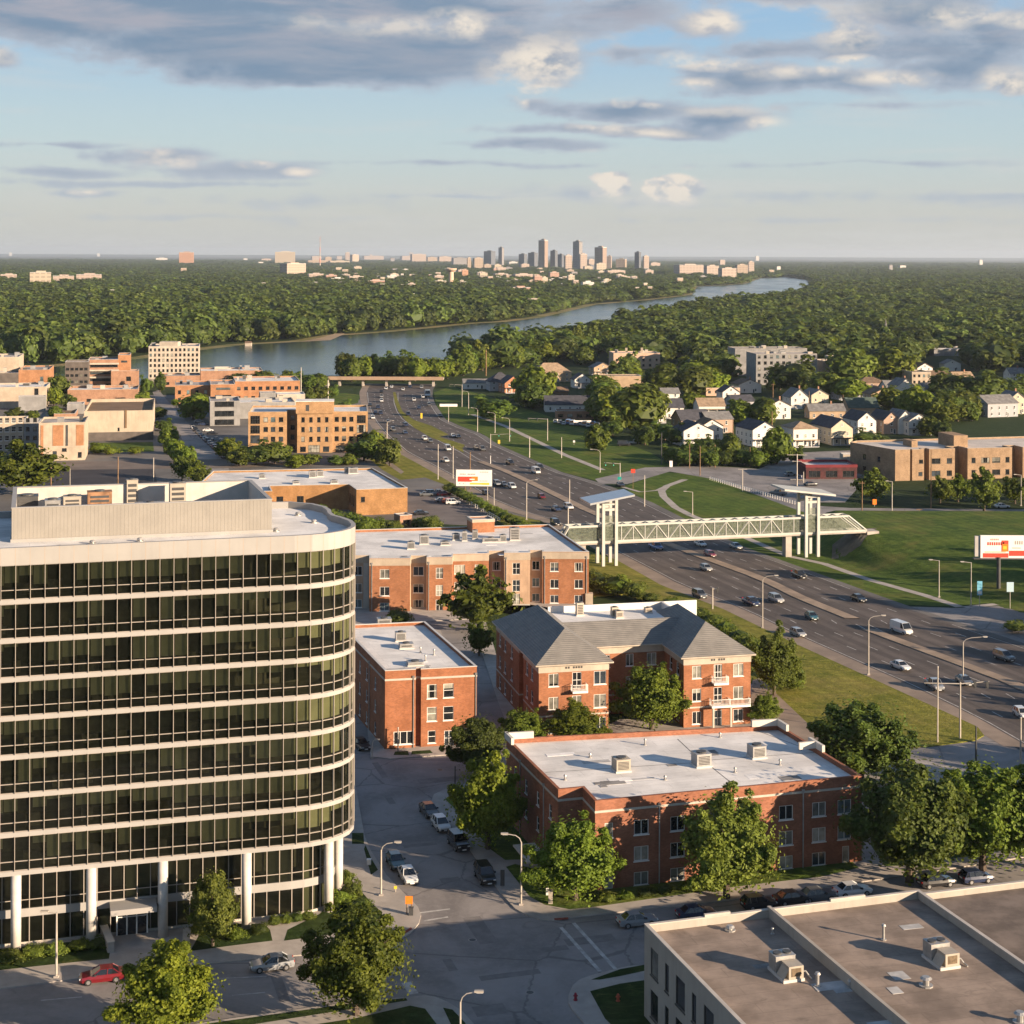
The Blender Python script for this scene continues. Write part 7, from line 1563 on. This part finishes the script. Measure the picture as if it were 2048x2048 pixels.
car(855, 793, 'van', 'white', hw_head(855, 793), 'white bus sized van in the outer lane of the bend', HG, s=1.5)
def hd(a, c): p, q = Vector(G(*a)), Vector(G(*c)); d = q - p; return math.atan2(d.y, d.x)
hs = hd((857, 1627), (920, 1695)); hl_ = hd((774, 1700), (812, 1762)); ho = math.atan(.29)
for px, py, k, c, h_, lab in ((858, 1629, 'sedan', 'black', hs, 'black sedan first of three parked in line along the street'), (882, 1657, 'hatch', 'white', hs, 'white hatchback between two black parked cars'), (917, 1694, 'suv', 'black', hs, 'black sport utility car last of the three parked in line'), (970, 1760, 'suv', 'black', hd((940, 1700), (984, 1764)), 'black wagon parked alone near the street corner'), (791, 1731, 'sedan', 'teal', hl_, 'dark teal sedan parked behind the white sedan by the lamp'), (816, 1760, 'sedan', 'white', hl_, 'white sedan parked in front of the dark teal one'),
                              (204, 1962, 'sedan', 'red', ho + math.pi, 'bright red sedan at the kerb before the office entrance'), (544, 1938, 'sedan', 'silver', ho + math.pi, 'silver grey sedan driving past the office lawn'), (722, 1496, 'sedan', 'black', hs + .1, 'black car half hidden behind the office corner')):
    car(px, py, k, c, h_, lab, 'cars in the near streets')
hk = hd((1237, 1826), (1574, 1788))
for px, py, k, c, f, lab in ((1274, 1850, 'sedan', 'silver', 1, 'silver sedan parked first by the crosswalk'), (1392, 1836, 'sedan', 'navy', 1, 'navy sedan parked second from the crosswalk'), (1517, 1816, 'hatch', 'black', 1, 'black hatchback parked behind the beige parapet, third from the crosswalk'), (1585, 1806, 'sedan', 'black', 1, 'black sedan fourth from the crosswalk, mostly hidden by the parapet'), (1634, 1800, 'sedan', 'grey', 1, 'grey sedan fifth from the crosswalk, close to the white one'), (1705, 1790, 'sedan', 'white', 1, 'white sedan parked sixth from the crosswalk'), (1872, 1772, 'sedan', 'black', 1, 'black sedan in the deep shade of the very large tree'), (1952, 1764, 'hatch', 'navy', 1, 'dark blue hatchback parked last along the shaded kerb')):
    car(px, py, k, c, hk + (math.pi if f < 0 else 0), lab, 'cars parked along the shaded kerb')
for i, (px, py, k, c) in enumerate(((853, 992, 'sedan', 'grey'), (864, 990, 'suv', 'silver'), (876, 990, 'pickup', 'silver'), (888, 991, 'sedan', 'red'), (884, 1004, 'sedan', 'silver'), (897, 1006, 'hatch', 'orange'), (906, 1009, 'suv', 'white'), (842, 1030, 'sedan', 'black'))):
    car(px, py, k, c, .2, f'{c} {k if k != "suv" else "tall car"} in the lot below the billboard' + (' near its entrance' if i == 0 else ' in its second row' if i in (4, 5, 6) else ''), 'cars in the lot below the billboard')
st_cols = ['white', 'black', 'grey', 'silver', 'navy', 'white', 'black', 'silver', 'grey', 'maroon', 'white', 'black', 'grey', 'silver']
for i in range(14):
    u = i / 13; px = 386 + 62 * u; py = 858 + 58 * u; car(px, py, rc.choice(['sedan', 'suv', 'hatch']), st_cols[i], hd((350, 830), (449, 922)), f'{ORD[i]} car down the kerb of the receding street', 'cars parked down the receding street')
for i in range(7):
    car(398 + i * 9, 845 + i * 9 - (i % 2) * 3, 'sedan', st_cols[i + 3], .2, f'{ORD[i]} car in the yard beside the garage front', 'cars in the yard beside the garage front')
for i in range(13):
    car(1112 + i * 8.2, 846 + i * .8 + (i % 3), rc.choice(['sedan', 'suv', 'van', 'hatch']), ['white', 'silver', 'white', 'blue', 'white', 'grey'][i % 6], 1.4, f'{ORD[i]} vehicle from the west in the dealer lot', 'vehicles in the dealer lot among the trees')
for px, py, k, c, h_, lab in ((1622, 972, 'sedan', 'black', .3, 'black sedan by the station pumps'), (1556, 990, 'pickup', 'grey', 2.6, 'dark work truck behind the footbridge canopy'), (1600, 960, 'suv', 'navy', 1.2, 'navy car in the station lot'), (1580, 952, 'hatch', 'silver', .4, 'silver hatchback in the station lot'), (2004, 1016, 'sedan', 'white', .1, 'white car parked by the trees on the frontage road'), (1270, 888, 'pickup', 'white', .1, 'white pickup truck beside the tree on the far lawn'), (1248, 892, 'van', 'black', .1, 'black van beside the tree on the far lawn'), (1241, 973, 'sedan', 'black', hw_head(1241, 973), 'black car turning at the cross street')):
    car(px, py, k, c, h_, lab)

# ---------------------------------------------------------------- street furniture
POLE = mat('lamp pole', (.42, .38, .33), .5, .1, 1., metal=.3)
WOODP = mat('wood pole', (.20, .125, .07), .95, .3, 1.)
LENS = mat('lamp lens', (.6, .6, .58), .3, 0)
LABN = {}
def lamp(px, py, top, ax, label, thick=1., dz=.9, curve=True, m=POLE):
    """street lamp: foot at px,py, post top at row top, arm reaching ax picture pixels sideways"""
    x, y = G(px, py); hgt = (py - top) / F * y; a = ax / F * y
    t = thing('street_lamp', label, 'street lamp', (x, y, .02), 0, 'street lamps'); s = 1 if a > 0 else -1; a = abs(a)
    b = MB(); b.cyl(0, 0, 0, hgt, .13 * thick, 10, .085 * thick); b.build('pole', m, t)
    b = MB(); b.box(-.24, .24, -.24, .24, 0, .3); b.build('base', CONC, t)
    b = MB(); r = .055 * thick
    if curve: b.tube([(0, 0, hgt - .1), (s * a * .12, 0, hgt + dz * .45), (s * a * .4, 0, hgt + dz * .82), (s * a, 0, hgt + dz)], r, 7)
    else: b.tube([(0, 0, hgt - .06), (s * a, 0, hgt + dz * .3)], r * 1.1, 7)
    b.build('arm', m, t)
    zz = hgt + (dz if curve else dz * .3); b = MB(); x0, x1 = sorted((s * (a - .1), s * (a + .75)))
    b.prism([(x0, -.16), (x1, -.16), (x1, .16), (x0, .16)], zz - .02, zz + .14); h_ = b.build('lamp_head', m, t)
    b = MB(); b.box(x0 + .2, x1 - .05, -.13, .13, zz - .07, zz - .021); b.build('lens', LENS, h_)
    return t
for a in ((112.7, 1957, 1826, -18, 'lamp with a flat head before the office planting bed', 1.1, .3, False), (762, 1793, 1700, 28, 'curved arm lamp beside the two cars parked at the office side'), (1042, 1812, 1684, -28, 'curved arm lamp at the corner of the white roofed flats'), (920, 2182, 2004, 30, 'lamp whose head shows at the bottom edge by the crossing'),
          (1525, 1257, 1160, 24, 'curved arm lamp on the near verge by the silver and navy vehicles'), (1737, 1350, 1241, 26, 'curved arm lamp on the near verge before the white sports sedan'), (1926, 1366, 1284, 40, 'curved arm lamp behind the traffic signal at the junction'), (1878, 1195, 1121, -14, 'first straight lamp by the hill footpath', 1., .4, False), (1942, 1213, 1125, -15, 'second straight lamp by the hill footpath next to the blue sign', 1., .4, False),
          (1385, 1030, 984, -13, 'lamp on the grass behind the footbridge truss', 1.1, .5, False), (990, 866, 829, -12, 'lamp by the far footpath, second from the highway bend', 1.3), (955, 864, 820, -10, 'lamp by the far kerb, nearest the highway bend', 1.3), (1019, 883, 840, -13, 'lamp by the far footpath, third from the highway bend', 1.3), (1200, 945, 904, -16, 'lamp at the cross street corner', 1.2), (937, 830, 786, -9, 'thin lamp beyond the overhead sign', 1.4), (1053, 1040, 966, 17, 'curved arm lamp on the verge below the billboard', 1.2), (774, 893, 846, 10, 'lamp beside the highway in front of the terrace block trees', 1.4), (1784, 1033, 963, -8, 'lamp on the frontage road by the orange barrel', 1.2, .4, False), (2042, 1012, 950, -10, 'lamp at the east end of the frontage road', 1.2, .4, False), (744, 1517, 1492, 6, 'short lamp at the street head beside the brick shophouse', 1.)):
    lamp(*a)
def post(px, py, top, label, cat='pole', r=.13, m=POLE, name='pole', arms=(), z=0.):
    x, y = G(px, py, z); hgt = (py - top) / F * y; t = thing(name, label, cat, (x, y, z), 0, 'poles and posts')
    b = MB(); b.cyl(0, 0, 0, hgt, r, 8, r * .75); b.build('post', m, t)
    for za, w in arms:
        b = MB(); b.box(-w, w, -.07, .07, hgt - za - .08, hgt - za + .08); b.build('crossarm', m, t)
    if not arms: b = MB(); b.cyl(0, 0, hgt, hgt + .12, r * 1.2, 8, r * .6); b.build('cap', m, t)
    return t
for px, py, tp, lab, r, m_, arms in ((1875, 1486, 1334, 'tall bare pole on the junction verge', .13, POLE, ()), (1952, 1522, 1454, 'black post near the junction kerb', .16, METAL_D, ()), (2041, 1570, 1436, 'pale pole at the picture edge by the junction', .15, POLE, ()), (876, 959, 889, 'first bare mast on the verge west of the billboard', .16, POLE, ()), (906, 957, 893, 'second bare mast on the verge at the billboard edge', .16, POLE, ()), (940, 978, 905, 'tan pole rising behind the billboard', .2, WOODP, ()), (1139, 1008, 960, 'bare pole on the median before the footbridge', .15, POLE, ()), (1136, 1062, 1016, 'grey post behind the stepped block roof', .2, POLE, ()), (988, 1028, 976, 'first thin post under the billboard', .13, POLE, ()), (975, 1019, 972, 'second thin post under the billboard', .13, POLE, ()), (981, 928, 912, 'short white post on the median', .13, FRAME_W, ()),
                                 (1059, 915, 875, 'thick bare post on the lawn by the footpath', .2, POLE, ()), (1123, 916, 875, 'bare post on the lawn east of the footpath', .16, POLE, ()), (1289, 1013, 951, 'bare pole by the curved footpath', .16, POLE, ()), (1485, 983, 938, 'short topped pole on the road beyond the grass', .15, POLE, ((.1, 1.4),)), (1594, 972, 908, 'utility pole with wide crossarms by the station', .2, POLE, ((.3, 3.4), (2.4, 1.6), (8.5, 2.2))), (1607, 972, 944, 'short twin pole next to the utility pole', .15, POLE, ()), (1379, 937, 888, 'first tan pole of three in front of the hedge', .18, WOODP, ()), (1400, 951, 893, 'second tan pole of three in front of the hedge', .18, WOODP, ()), (1430, 935, 890, 'third tan pole of three in front of the hedge', .2, WOODP, ()), (1323, 929, 866, 'dark pole beside the very big tree', .16, METAL_D, ()), (1500, 934, 895, 'reddish pole among the eastern hedge', .16, WOODP, ()), (1724, 1042, 962, 'lit wooden pole on the frontage road', .17, WOODP, ((.6, .8),)), (1862, 1016, 900, 'tall tan pole before the tan flats', .2, WOODP, ()), (1838, 1043, 1018, 'small sign post by the frontage road', .12, WOODP, ((.1, .9),)),
                                 (1546, 800, 767, 'wooden pole in front of the grey flats', .22, WOODP, ((.6, 1.),)), (1618, 822, 782, 'wooden pole beside the steep white gable', .22, WOODP, ()), (1686, 830, 790, 'wooden pole behind the cream house', .22, WOODP, ()), (1544, 858, 823, 'wooden pole above the round tree', .22, WOODP, ()), (1466, 872, 840, 'wooden pole between the white gabled houses', .22, WOODP, ()), (1908, 838, 798, 'lit wooden pole by the eastern lawn', .2, WOODP, ()), (1927, 836, 800, 'grey pole by the eastern lawn', .18, POLE, ()), (102, 974, 926, 'first lamp pole on the dark lot', .2, WOODP, ()), (236, 970, 914, 'second lamp pole on the dark lot', .2, WOODP, ()), (307, 968, 916, 'third lamp pole on the dark lot', .18, POLE, ()), (140, 972, 938, 'thin grey pole in the middle of the dark lot', .12, POLE, ()), (972, 752, 700, 'tall rusty pole by the river trees', .4, WOODP, ()), (767, 756, 731, 'first thin pole above the overpass', .3, POLE, ()), (772, 756, 722, 'second thin pole above the overpass', .3, POLE, ()), (811, 752, 719, 'third thin pole above the overpass', .3, POLE, ()), (56, 726, 674, 'lone thin pole at the western river bank', .4, POLE, ()), (796, 1504, 1456, 'grey pole before the brick shophouse window', .12, POLE, ()), (910, 1595, 1534, 'dark banner pole at the corner of the side street', .1, METAL_D, ()), (602, 786, 735, 'pale pole among the riverside trees', .3, POLE, ()), (656, 800, 760, 'pale pole by the small lawn near the overpass', .3, POLE, ())):
    post(px, py, tp, lab, r=r, m=m_, arms=arms)
def signal(px, py, top, ax, label, heads, ax2=0):
    x, y = G(px, py); hgt = (py - top) / F * y; a = ax / F * y
    t = thing('traffic_signal', label, 'traffic signal', (x, y, .02), 0, 'traffic signals'); b = MB(); b.cyl(0, 0, 0, hgt, .17, 10, .12); b.build('pole', POLE, t)
    b = MB(); b.tube([(0, 0, hgt - .3), (a, 0, hgt + .1)], [.1, .06], 8)
    if ax2: b.tube([(0, 0, hgt - .3), (ax2 / F * y, 0, hgt - .2)], [.1, .06], 8)
    b.build('mast_arm', POLE, t)
    for f in heads:
        b = MB(); b.box(a * f - .19, a * f + .19, -.3, -.02, hgt - .95, hgt + .15); h_ = b.build('signal_head', METAL_D, t)
        b = MB(); b.tube([(a * f, -.31, hgt - .72), (a * f, -.34, hgt - .72)], .12, 10); b.build('green_lens', mat('green lens', (.02, .35, .2), .3, 0, emit=((.05, 1, .5), .6)) if 'lenses' in label or 'teal' in label else METAL_D, h_)
    return t
signal(1920, 1478, 1364, 58, 'big traffic signal mast at the near junction corner', (.5, .92), -72)
signal(1240, 960, 926, -32, 'teal lit traffic signal mast at the cross street', (.4, .9))
signal(1095, 881, 837, -40, 'traffic signal mast on the far lawn', (.5, .95))
signal(981, 896, 868, 42, 'signal mast with green lenses over the far lanes', (.4, .95))
signal(924, 814, 769, -26, 'far mast arm signal on the highway bend', (.6, .95))
signal(1425, 1219, 1176, 12, 'low twin signal post on the near verge', (.8,))
def board(px, py, w, hgt, z0, col, label, name='sign', cat='sign', rz=0., m2=None, marks=(), post_m=POLE, posts=(0,), grp=None, band=None):
    x, y = G(px, py); t = thing(name, label, cat, (x, y, .02), rz, grp)
    for q in posts: b = MB(); b.cyl(q, 0, 0, z0 + hgt * .5, .06 + w * .008, 8); b.build('post', post_m, t)
    b = MB(); b.box(-w / 2, w / 2, -.14, -.075, z0, z0 + hgt); bd = b.build('panel', col, t)
    for k, (mx, mz, mw, mh, mc) in enumerate(marks): b = MB(); b.box(mx - mw / 2, mx + mw / 2, -.155 - k * .002, -.142, z0 + mz, z0 + mz + mh); b.build('mark', mc, bd)
    return t
OR, WHT = mat('orange sign', (.75, .20, .02), .6, 0), mat('sign white', (.75, .72, .68), .6, .03, .5)
RED_S, BLU_S, YEL_S, TEAL_S = mat('sign red', (.55, .06, .035), .6, 0), mat('sign blue', (.16, .42, .55), .5, 0), mat('sign yellow', (.70, .48, .04), .6, 0), mat('sign teal', (.01, .25, .22), .5, 0)
board(818, 1831, .85, .9, 1.35, OR, 'square orange work sign on two posts at the office corner', posts=(-.25, .3), post_m=WOODP)
board(791, 1786, .35, .35, .5, YEL_S, 'small yellow marker on the walk by the white sedan')
board(1959, 1218, 1.1, 3., 3.0, BLU_S, 'tall blue panel sign at the corner of the hill footpath', marks=((0, .2, .8, .7, WHT),))
board(2020, 1217, 1.5, 2.1, 3.6, mat('sign pale blue', (.42, .56, .62), .5, 0), 'pale blue square sign east of the tall blue one')
board(1266, 978, 1.4, 1.3, 5.2, RED_S, 'small pinkish red sign on a post by the cross street', post_m=WOODP)
board(1239, 962, 1.3, 1., .4, TEAL_S, 'teal box sign by the cross street')
board(998, 890, .9, 1.4, .6, YEL_S, 'yellow panel on the lawn by the signal lenses')
board(1342, 935, 1.1, 2.2, .2, WHT, 'white upright panel before the eastern hedge')
board(897, 845, 8., 1.2, 7.2, WHT, 'wide white overhead sign on a post at the highway bend')
board(1160, 850, 10., .9, 1.2, WHT, 'long white strip sign on the far lawn', posts=(-4, 4))
board(1749, 1013, 1.2, 1.6, .6, OR, 'orange barrel board on the frontage road')
board(843, 838, .9, 2.4, .3, YEL_S, 'yellow post panel between the far lanes')
board(1700, 1050, 1.2, 1.2, .6, WHT, 'white frame panel at the top of the paved slope')
board(1005, 1776, .5, 1.9, .3, METAL_D, 'dark slab sign by the street corner lamp')
board(1148, 850 + 40, .8, .8, 1., WHT, 'small white sign on the far lawn')
# billboards with their blurred print
def billboard1():
    t = board(948, 998, 11.2, 5.1, 4.0, WHT, 'white and red billboard on a single post facing the verge', 'billboard', 'billboard', rz=-.05, post_m=WOODP, posts=(-2.8,), marks=[(-2.9, 1.35, 4.4, 1.6, RED_S), (.2, 1.6, 2., 1.4, OR), (-.6, 1.95, 1.6, .35, WHT), (.8, .5, 4.2, .5, YEL_S), (3.6, .45, 2.4, .6, YEL_S)] + [(-4.3 + k * .5, 3.55, .36, .32, mat('print grey', (.33, .28, .26), .7, 0)) for k in range(10) if k != 4] + [(2. + k * .55, 4.3, .4, .22, mat('print grey', ())) for k in range(5)] + [(2. + k * .5, 1.55, .36, .2, mat('print grey', ())) for k in range(5)] + [(-4.4 + k * 1.1, .6, .2, .3, mat('print grey', ())) for k in range(2)])
    b = MB(); b.box(-5.7, 5.7, -.07, .5, 3.6, 3.98); b.box(-5.65, -5.6, -.07, .9, 4, 9.1); b.build('catwalk', METAL_D, t)
billboard1()
def billboard2():
    x, y = G(1997, 1187); t = thing('billboard', 'red and white two panel billboard on a black post below the hill', 'billboard', (x, y, 0))
    b = MB(); b.cyl(0, 0, 0, 8.2, .45, 14); b.build('post', METAL_D, t)
    b = MB(); b.cyl(0, 0, 0, .25, 2.4, 20); b.build('footing', CONC, t)
    b = MB(); b.box(-4.1, 8.6, -.05, .5, 8.0, 13.1); pn = b.build('panel', WHT, t)
    def mk(x0, x1, z0, z1, m, k): b = MB(); b.box(x0, x1, -.06 - .004 * k, -.052, z0, z1); b.build('mark', m, pn)
    G_ = mat('print grey', ()); mk(-3.6, 2.2, 8.1, 9.1, RED_S, 1); mk(2.3, 8.5, 8.5, 9.7, RED_S, 1)
    for k in range(8): mk(-2.6 + k * .5, -2.25 + k * .5, 10.9, 11.6, RED_S, 2)
    for k in range(5): mk(-1.9 + k * .4, -1.6 + k * .4, 12., 12.4, mat('print pink', (.5, .28, .25), .7, 0), 2)
    mk(.6, 2.2, 9.5, 12., RED_S, 2); mk(.8, 2.05, 9.5, 11.2, OR, 3); mk(1., 1.8, 10.0, 10.7, YEL_S, 4)
    for k in range(4): mk(3.6 + k * .5, 3.9 + k * .5, 11.1, 11.9, G_, 2)
    mk(3., 5., 10.2, 10.4, G_, 2); mk(-3.2, 1.6, 9.25, 9.5, mat('print tan', (.5, .4, .28), .7, 0), 2)
    b = MB(); b.box(-5.3, -4.11, .2, .75, 8.3, 12.9); b.build('side_panel', mat('panel grey', (.4, .38, .36), .7, .1), t)
    b = MB(); b.box(-5.6, 8.6, -.2, 1., 7.7, 7.98); b.build('catwalk', METAL_D, t)
billboard2()
def hydrant(px, py, label, m):
    x, y = G(px, py); t = thing('fire_hydrant', label, 'fire hydrant', (x, y, .14)); b = MB(); b.cyl(0, 0, 0, .08, .22, 10); b.cyl(0, 0, .08, .6, .14, 10); b.tube([(0, 0, .6), (0, 0, .72), (0, 0, .78)], [.16, .11, .03], 10); b.build('barrel', m, t)
    for s in (-1, 1): b = MB(); b.tube([(s * .12, 0, .45), (s * .24, 0, .45)], .07, 8); b.build('nozzle', m, t)
hydrant(1151, 2003, 'dark red hydrant on the lower corner walk', mat('hydrant red', (.25, .02, .035), .5, 0)); hydrant(1236, 2005, 'reddish hydrant in the lower corner lawn', mat('hydrant orange', (.4, .08, .04), .5, 0))
def bin_(px, py, w, h, label, m, name='utility_box', cat='utility box'):
    x, y = G(px, py); t = thing(name, label, cat, (x, y, .14)); b = MB(); b.box(-w / 2, w / 2, -w / 2, w / 2, 0, h); b.build('cabinet', m, t); b = MB(); b.box(-w / 2 - .04, w / 2 + .04, -w / 2 - .04, w / 2 + .04, h, h + .07); b.build('lid', m, t)
bin_(1101, 1809, .5, 1.5, 'beige utility box before the corner tree', BEIGE_M); bin_(822, 1832, .5, .8, 'dark litter bin beside the orange work sign', METAL_D, 'litter_bin', 'litter bin'); bin_(738, 1731, .5, .6, 'white utility box on the walk at the office side', FRAME_W); bin_(1095, 1792, .35, 1.9, 'slim white meter post before the corner tree', FRAME_W); bin_(1178, 1208, 1.6, 2.2, 'tan brick pillar box at the end of the stepped block', CREAM)
for i, (px, py, lab) in enumerate(((842, 1612, 'round iron cover in the street beside the parked line'), (945, 1880, 'round iron cover in the middle of the intersection'), (1060, 1985, 'round iron cover near the lower corner kerb'), (690, 1975, 'round iron cover in the avenue by the verge tree'), (880, 1540, 'round iron cover where the side street opens'), (240, 2012, 'round iron cover in the avenue by the red sedan'))):
    x, y = G(px, py); t = thing('manhole_cover', lab, 'manhole cover', (x, y, .014), 0, 'iron covers in the streets'); b = MB(); b.cyl(0, 0, 0, .012, .38, 18); b.build('lid', METAL_D, t); b = MB(); b.cyl(0, 0, 0, .008, .48, 18); b.build('ring', CONC, t)
def low_wall():
    for a, c, h, lab in (((205, 1868), (222, 1908), 1.1, 'pale low planter wall at the west side of the entrance walk'), ((374, 1872), (372, 1898), .6, 'low kerb wall at the east side of the entrance walk')):
        p, q = Vector(G(*a)), Vector(G(*c)); t = thing('planter_wall', lab, 'wall', (*p, .14)); d = q - p; b = MB(); b.obox(d.x / 2, d.y / 2, math.atan2(d.y, d.x), d.length / 2, .35, 0, h); b.build('wall_body', CONC, t); b = MB(); b.obox(d.x / 2, d.y / 2, math.atan2(d.y, d.x), d.length / 2 + .06, .41, h, h + .1); b.build('wall_cap', STONE, t)
low_wall()
def fence(a, c, label, n=26):
    p, q = Vector(G(*a)), Vector(G(*c)); t = thing('fence', label, 'fence', (*p, 0)); d = q - p
    b = MB(); b.bar((0, 0, 1.1), (d.x, d.y, 1.1), .1); b.bar((0, 0, .6), (d.x, d.y, .6), .08); b.build('rail', FRAME_W, t)
    for k in range(n): b = MB(); u = k / (n - 1); b.box(d.x * u - .06, d.x * u + .06, d.y * u - .06, d.y * u + .06, 0, 1.2); b.build('post', FRAME_W, t)
fence((903, 988), (1000, 1044), 'white rail fence along the lot below the billboard'); fence((1420, 960), (1600, 1012), 'low metal rail fence beside the road past the grass', 40)

# ---------------------------------------------------------------- footbridge over the highway
def footbridge():
    A_, B_ = Vector((25.7, 403.8)), Vector((74.5, 416.8)); d = (B_ - A_).normalized(); an = math.atan2(d.y, d.x); L = (B_ - A_).length
    t = thing('footbridge', 'white truss footbridge with two canopied towers spanning the highway', 'footbridge', (*A_, 0), an)
    W_ = mat('bridge paint', (.40, .405, .375), .5, .06, .4); W2 = mat('bridge roof metal', (.50, .52, .54), .3, .05, .5, metal=.6)
    mesh_m = bpy.data.materials.new('bridge mesh'); mesh_m.use_nodes = True; tt = mesh_m.node_tree; nb = NB(tt); bs = tt.nodes['Principled BSDF']; bs.inputs['Base Color'].default_value = (.10, .12, .085, 1)
    tp = nb.n('ShaderNodeBsdfTransparent'); mx = nb.n('ShaderNodeMixShader'); pos = nb.n('ShaderNodeTexCoord').outputs['Object']
    nb.put(mx.inputs[0], nb.ramp(nb.noise(pos, 1.6, 3, .7), .3, .7, .35, .85)); nb.put(mx.inputs[1], tp.outputs[0]); nb.put(mx.inputs[2], bs.outputs[0]); nb.put(tt.nodes['Material Output'].inputs[0], mx.outputs[0])
    x0, x1, zb, zt, y0, y1 = -12., L + 12, 5.7, 10.1, .55, 3.75
    b = MB(); b.box(x0 - 1, x1 + 5.2, y0 - .1, y1 + .1, zb - .35, zb); b.build('deck', CONC, t)
    for yy in (y0, y1):
        b = MB(); b.box(x0, x1 - 0, yy - .22, yy + .22, zt - .5, zt); b.build('top_chord', W_, t)
        b = MB(); b.box(x0 - 1.2, x1 + 5.2, yy - .2, yy + .2, zb + .004, zb + .55); b.build('bottom_chord', W_, t)
        n = 16; b = MB(); v = MB(); st = (L + 2.6 - -1.2 - 3) / n; xs = [1.6 + k * (L - 1.6) / n for k in range(n + 1)]
        for k in range(n + 1): v.box(xs[k] - .09, xs[k] + .09, yy - .09, yy + .09, zb + .55, zt - .5)
        for k in range(1, n - 1, 2):
            b.bar((xs[k - 1] + .3, yy, zb + .5), (xs[k], yy, zt - .45), .24); b.bar((xs[k], yy, zt - .45), (xs[k + 1] - .3, yy, zb + .5), .24)
        v.build('truss_vertical', W_, t); b.build('truss_diagonal', W_, t)
        b = MB(); b.face([(x0, yy + .03, zb + .56), (x1 + 4.2, yy + .03, zb + .56), (x1, yy + .03, zt - .5), (x0, yy + .03, zt - .5)]); b.build('mesh_panel', mesh_m, t)
        b = MB(); b.bar((x1 - .1, yy, zt - .2), (x1 + 5, yy, zb + .3), .42); b.bar((x1 - 1.6, yy, zt - .5), (x1 + 3., yy, zb + .5), .26); b.bar((x0 + .1, yy, zt - .2), (x0 - 2.2, yy, zb + .3), .42); b.build('raking_end', W_, t)
    b = MB()
    for k in range(26): q = x0 + (x1 - x0) * k / 25; b.box(q - .12, q + .12, y0 + .23, y1 - .23, zt - .3, zt - .05)
    b.build('top_brace', W_, t)
    for xa, s in ((-3.3, 1), (L, -1)):
        for xx in (xa, xa + 3.3):
            for yy in (-.15, 4.45):
                b = MB(); b.box(xx - .36, xx + .36, yy - .36, yy + .36, 0, 15.4 + (.9 if (xx > xa) == (s > 0) else 0)); b.build('tower_post', W_, t)
        for yy in (-.15, 4.45):
            b = MB(); b.box(xa + .42, xa + 2.88, yy - .25, yy + .25, 13.6, 14.2); b.box(xa + .42, xa + 2.88, yy - .25, yy + .25, 15., 15.4); b.build('tower_beam', W_, t)
        b = MB(); b.face([(xa + .42, -.1, 6.2), (xa + 2.88, -.1, 6.2), (xa + 2.88, -.1, 12.4), (xa + .42, -.1, 12.4)]); b.build('tower_mesh', mesh_m, t)
        h0, h1 = (15.4, 17.2) if s > 0 else (17.2, 15.4); xl, xr = (xa - 4.0, xa + 7.4) if s > 0 else (xa - 6.8, xa + 7.2); b = MB()
        P_ = [(xl, -2.2, h0), (xr, -2.2, h1), (xr, 6.4, h1 + .2), (xl, 6.4, h0 + .2)]; b.face([(x, y, z + .45) for x, y, z in P_]); b.face(P_[::-1])
        for i in range(4): j = (i + 1) % 4; b.face([P_[i], P_[j], (P_[j][0], P_[j][1], P_[j][2] + .45), (P_[i][0], P_[i][1], P_[i][2] + .45)])
        b.build('canopy', W2 if s > 0 else W_, t)
    b = MB(); b.box(L - 5, L - 3.4, 1., 3.2, 0, zb - .35); b.build('pier', CONC, t)
    b = MB(); b.box(-8.6, -7.4, 1., 3.2, 0, zb - .35); b.build('pier', CONC, t)
    b = MB(); b.box(x1 + 5.2, x1 + 8.5, y0 - .3, y1 + .3, 2.5, 5.7); b.build('landing', CONC, t)
footbridge()

# ---------------------------------------------------------------- the air
hz_ = MB(); hz_.box(-14000, 14000, -60, 40000, -1.5, 215.)
hm_ = bpy.data.materials.new('haze'); hm_.use_nodes = True; hm_.node_tree.nodes.remove(hm_.node_tree.nodes['Principled BSDF'])
pv = hm_.node_tree.nodes.new('ShaderNodeVolumePrincipled'); pv.inputs['Color'].default_value = (.72, .82, .95, 1); pv.inputs['Density'].default_value = 2.9e-5; pv.inputs['Anisotropy'].default_value = .2
hm_.node_tree.links.new(pv.outputs[0], hm_.node_tree.nodes['Material Output'].inputs['Volume'])
ho_ = hz_.build('haze', hm_); ho_['kind'] = 'stuff'; ho_['label'] = 'thin blue haze over the far woods and town'
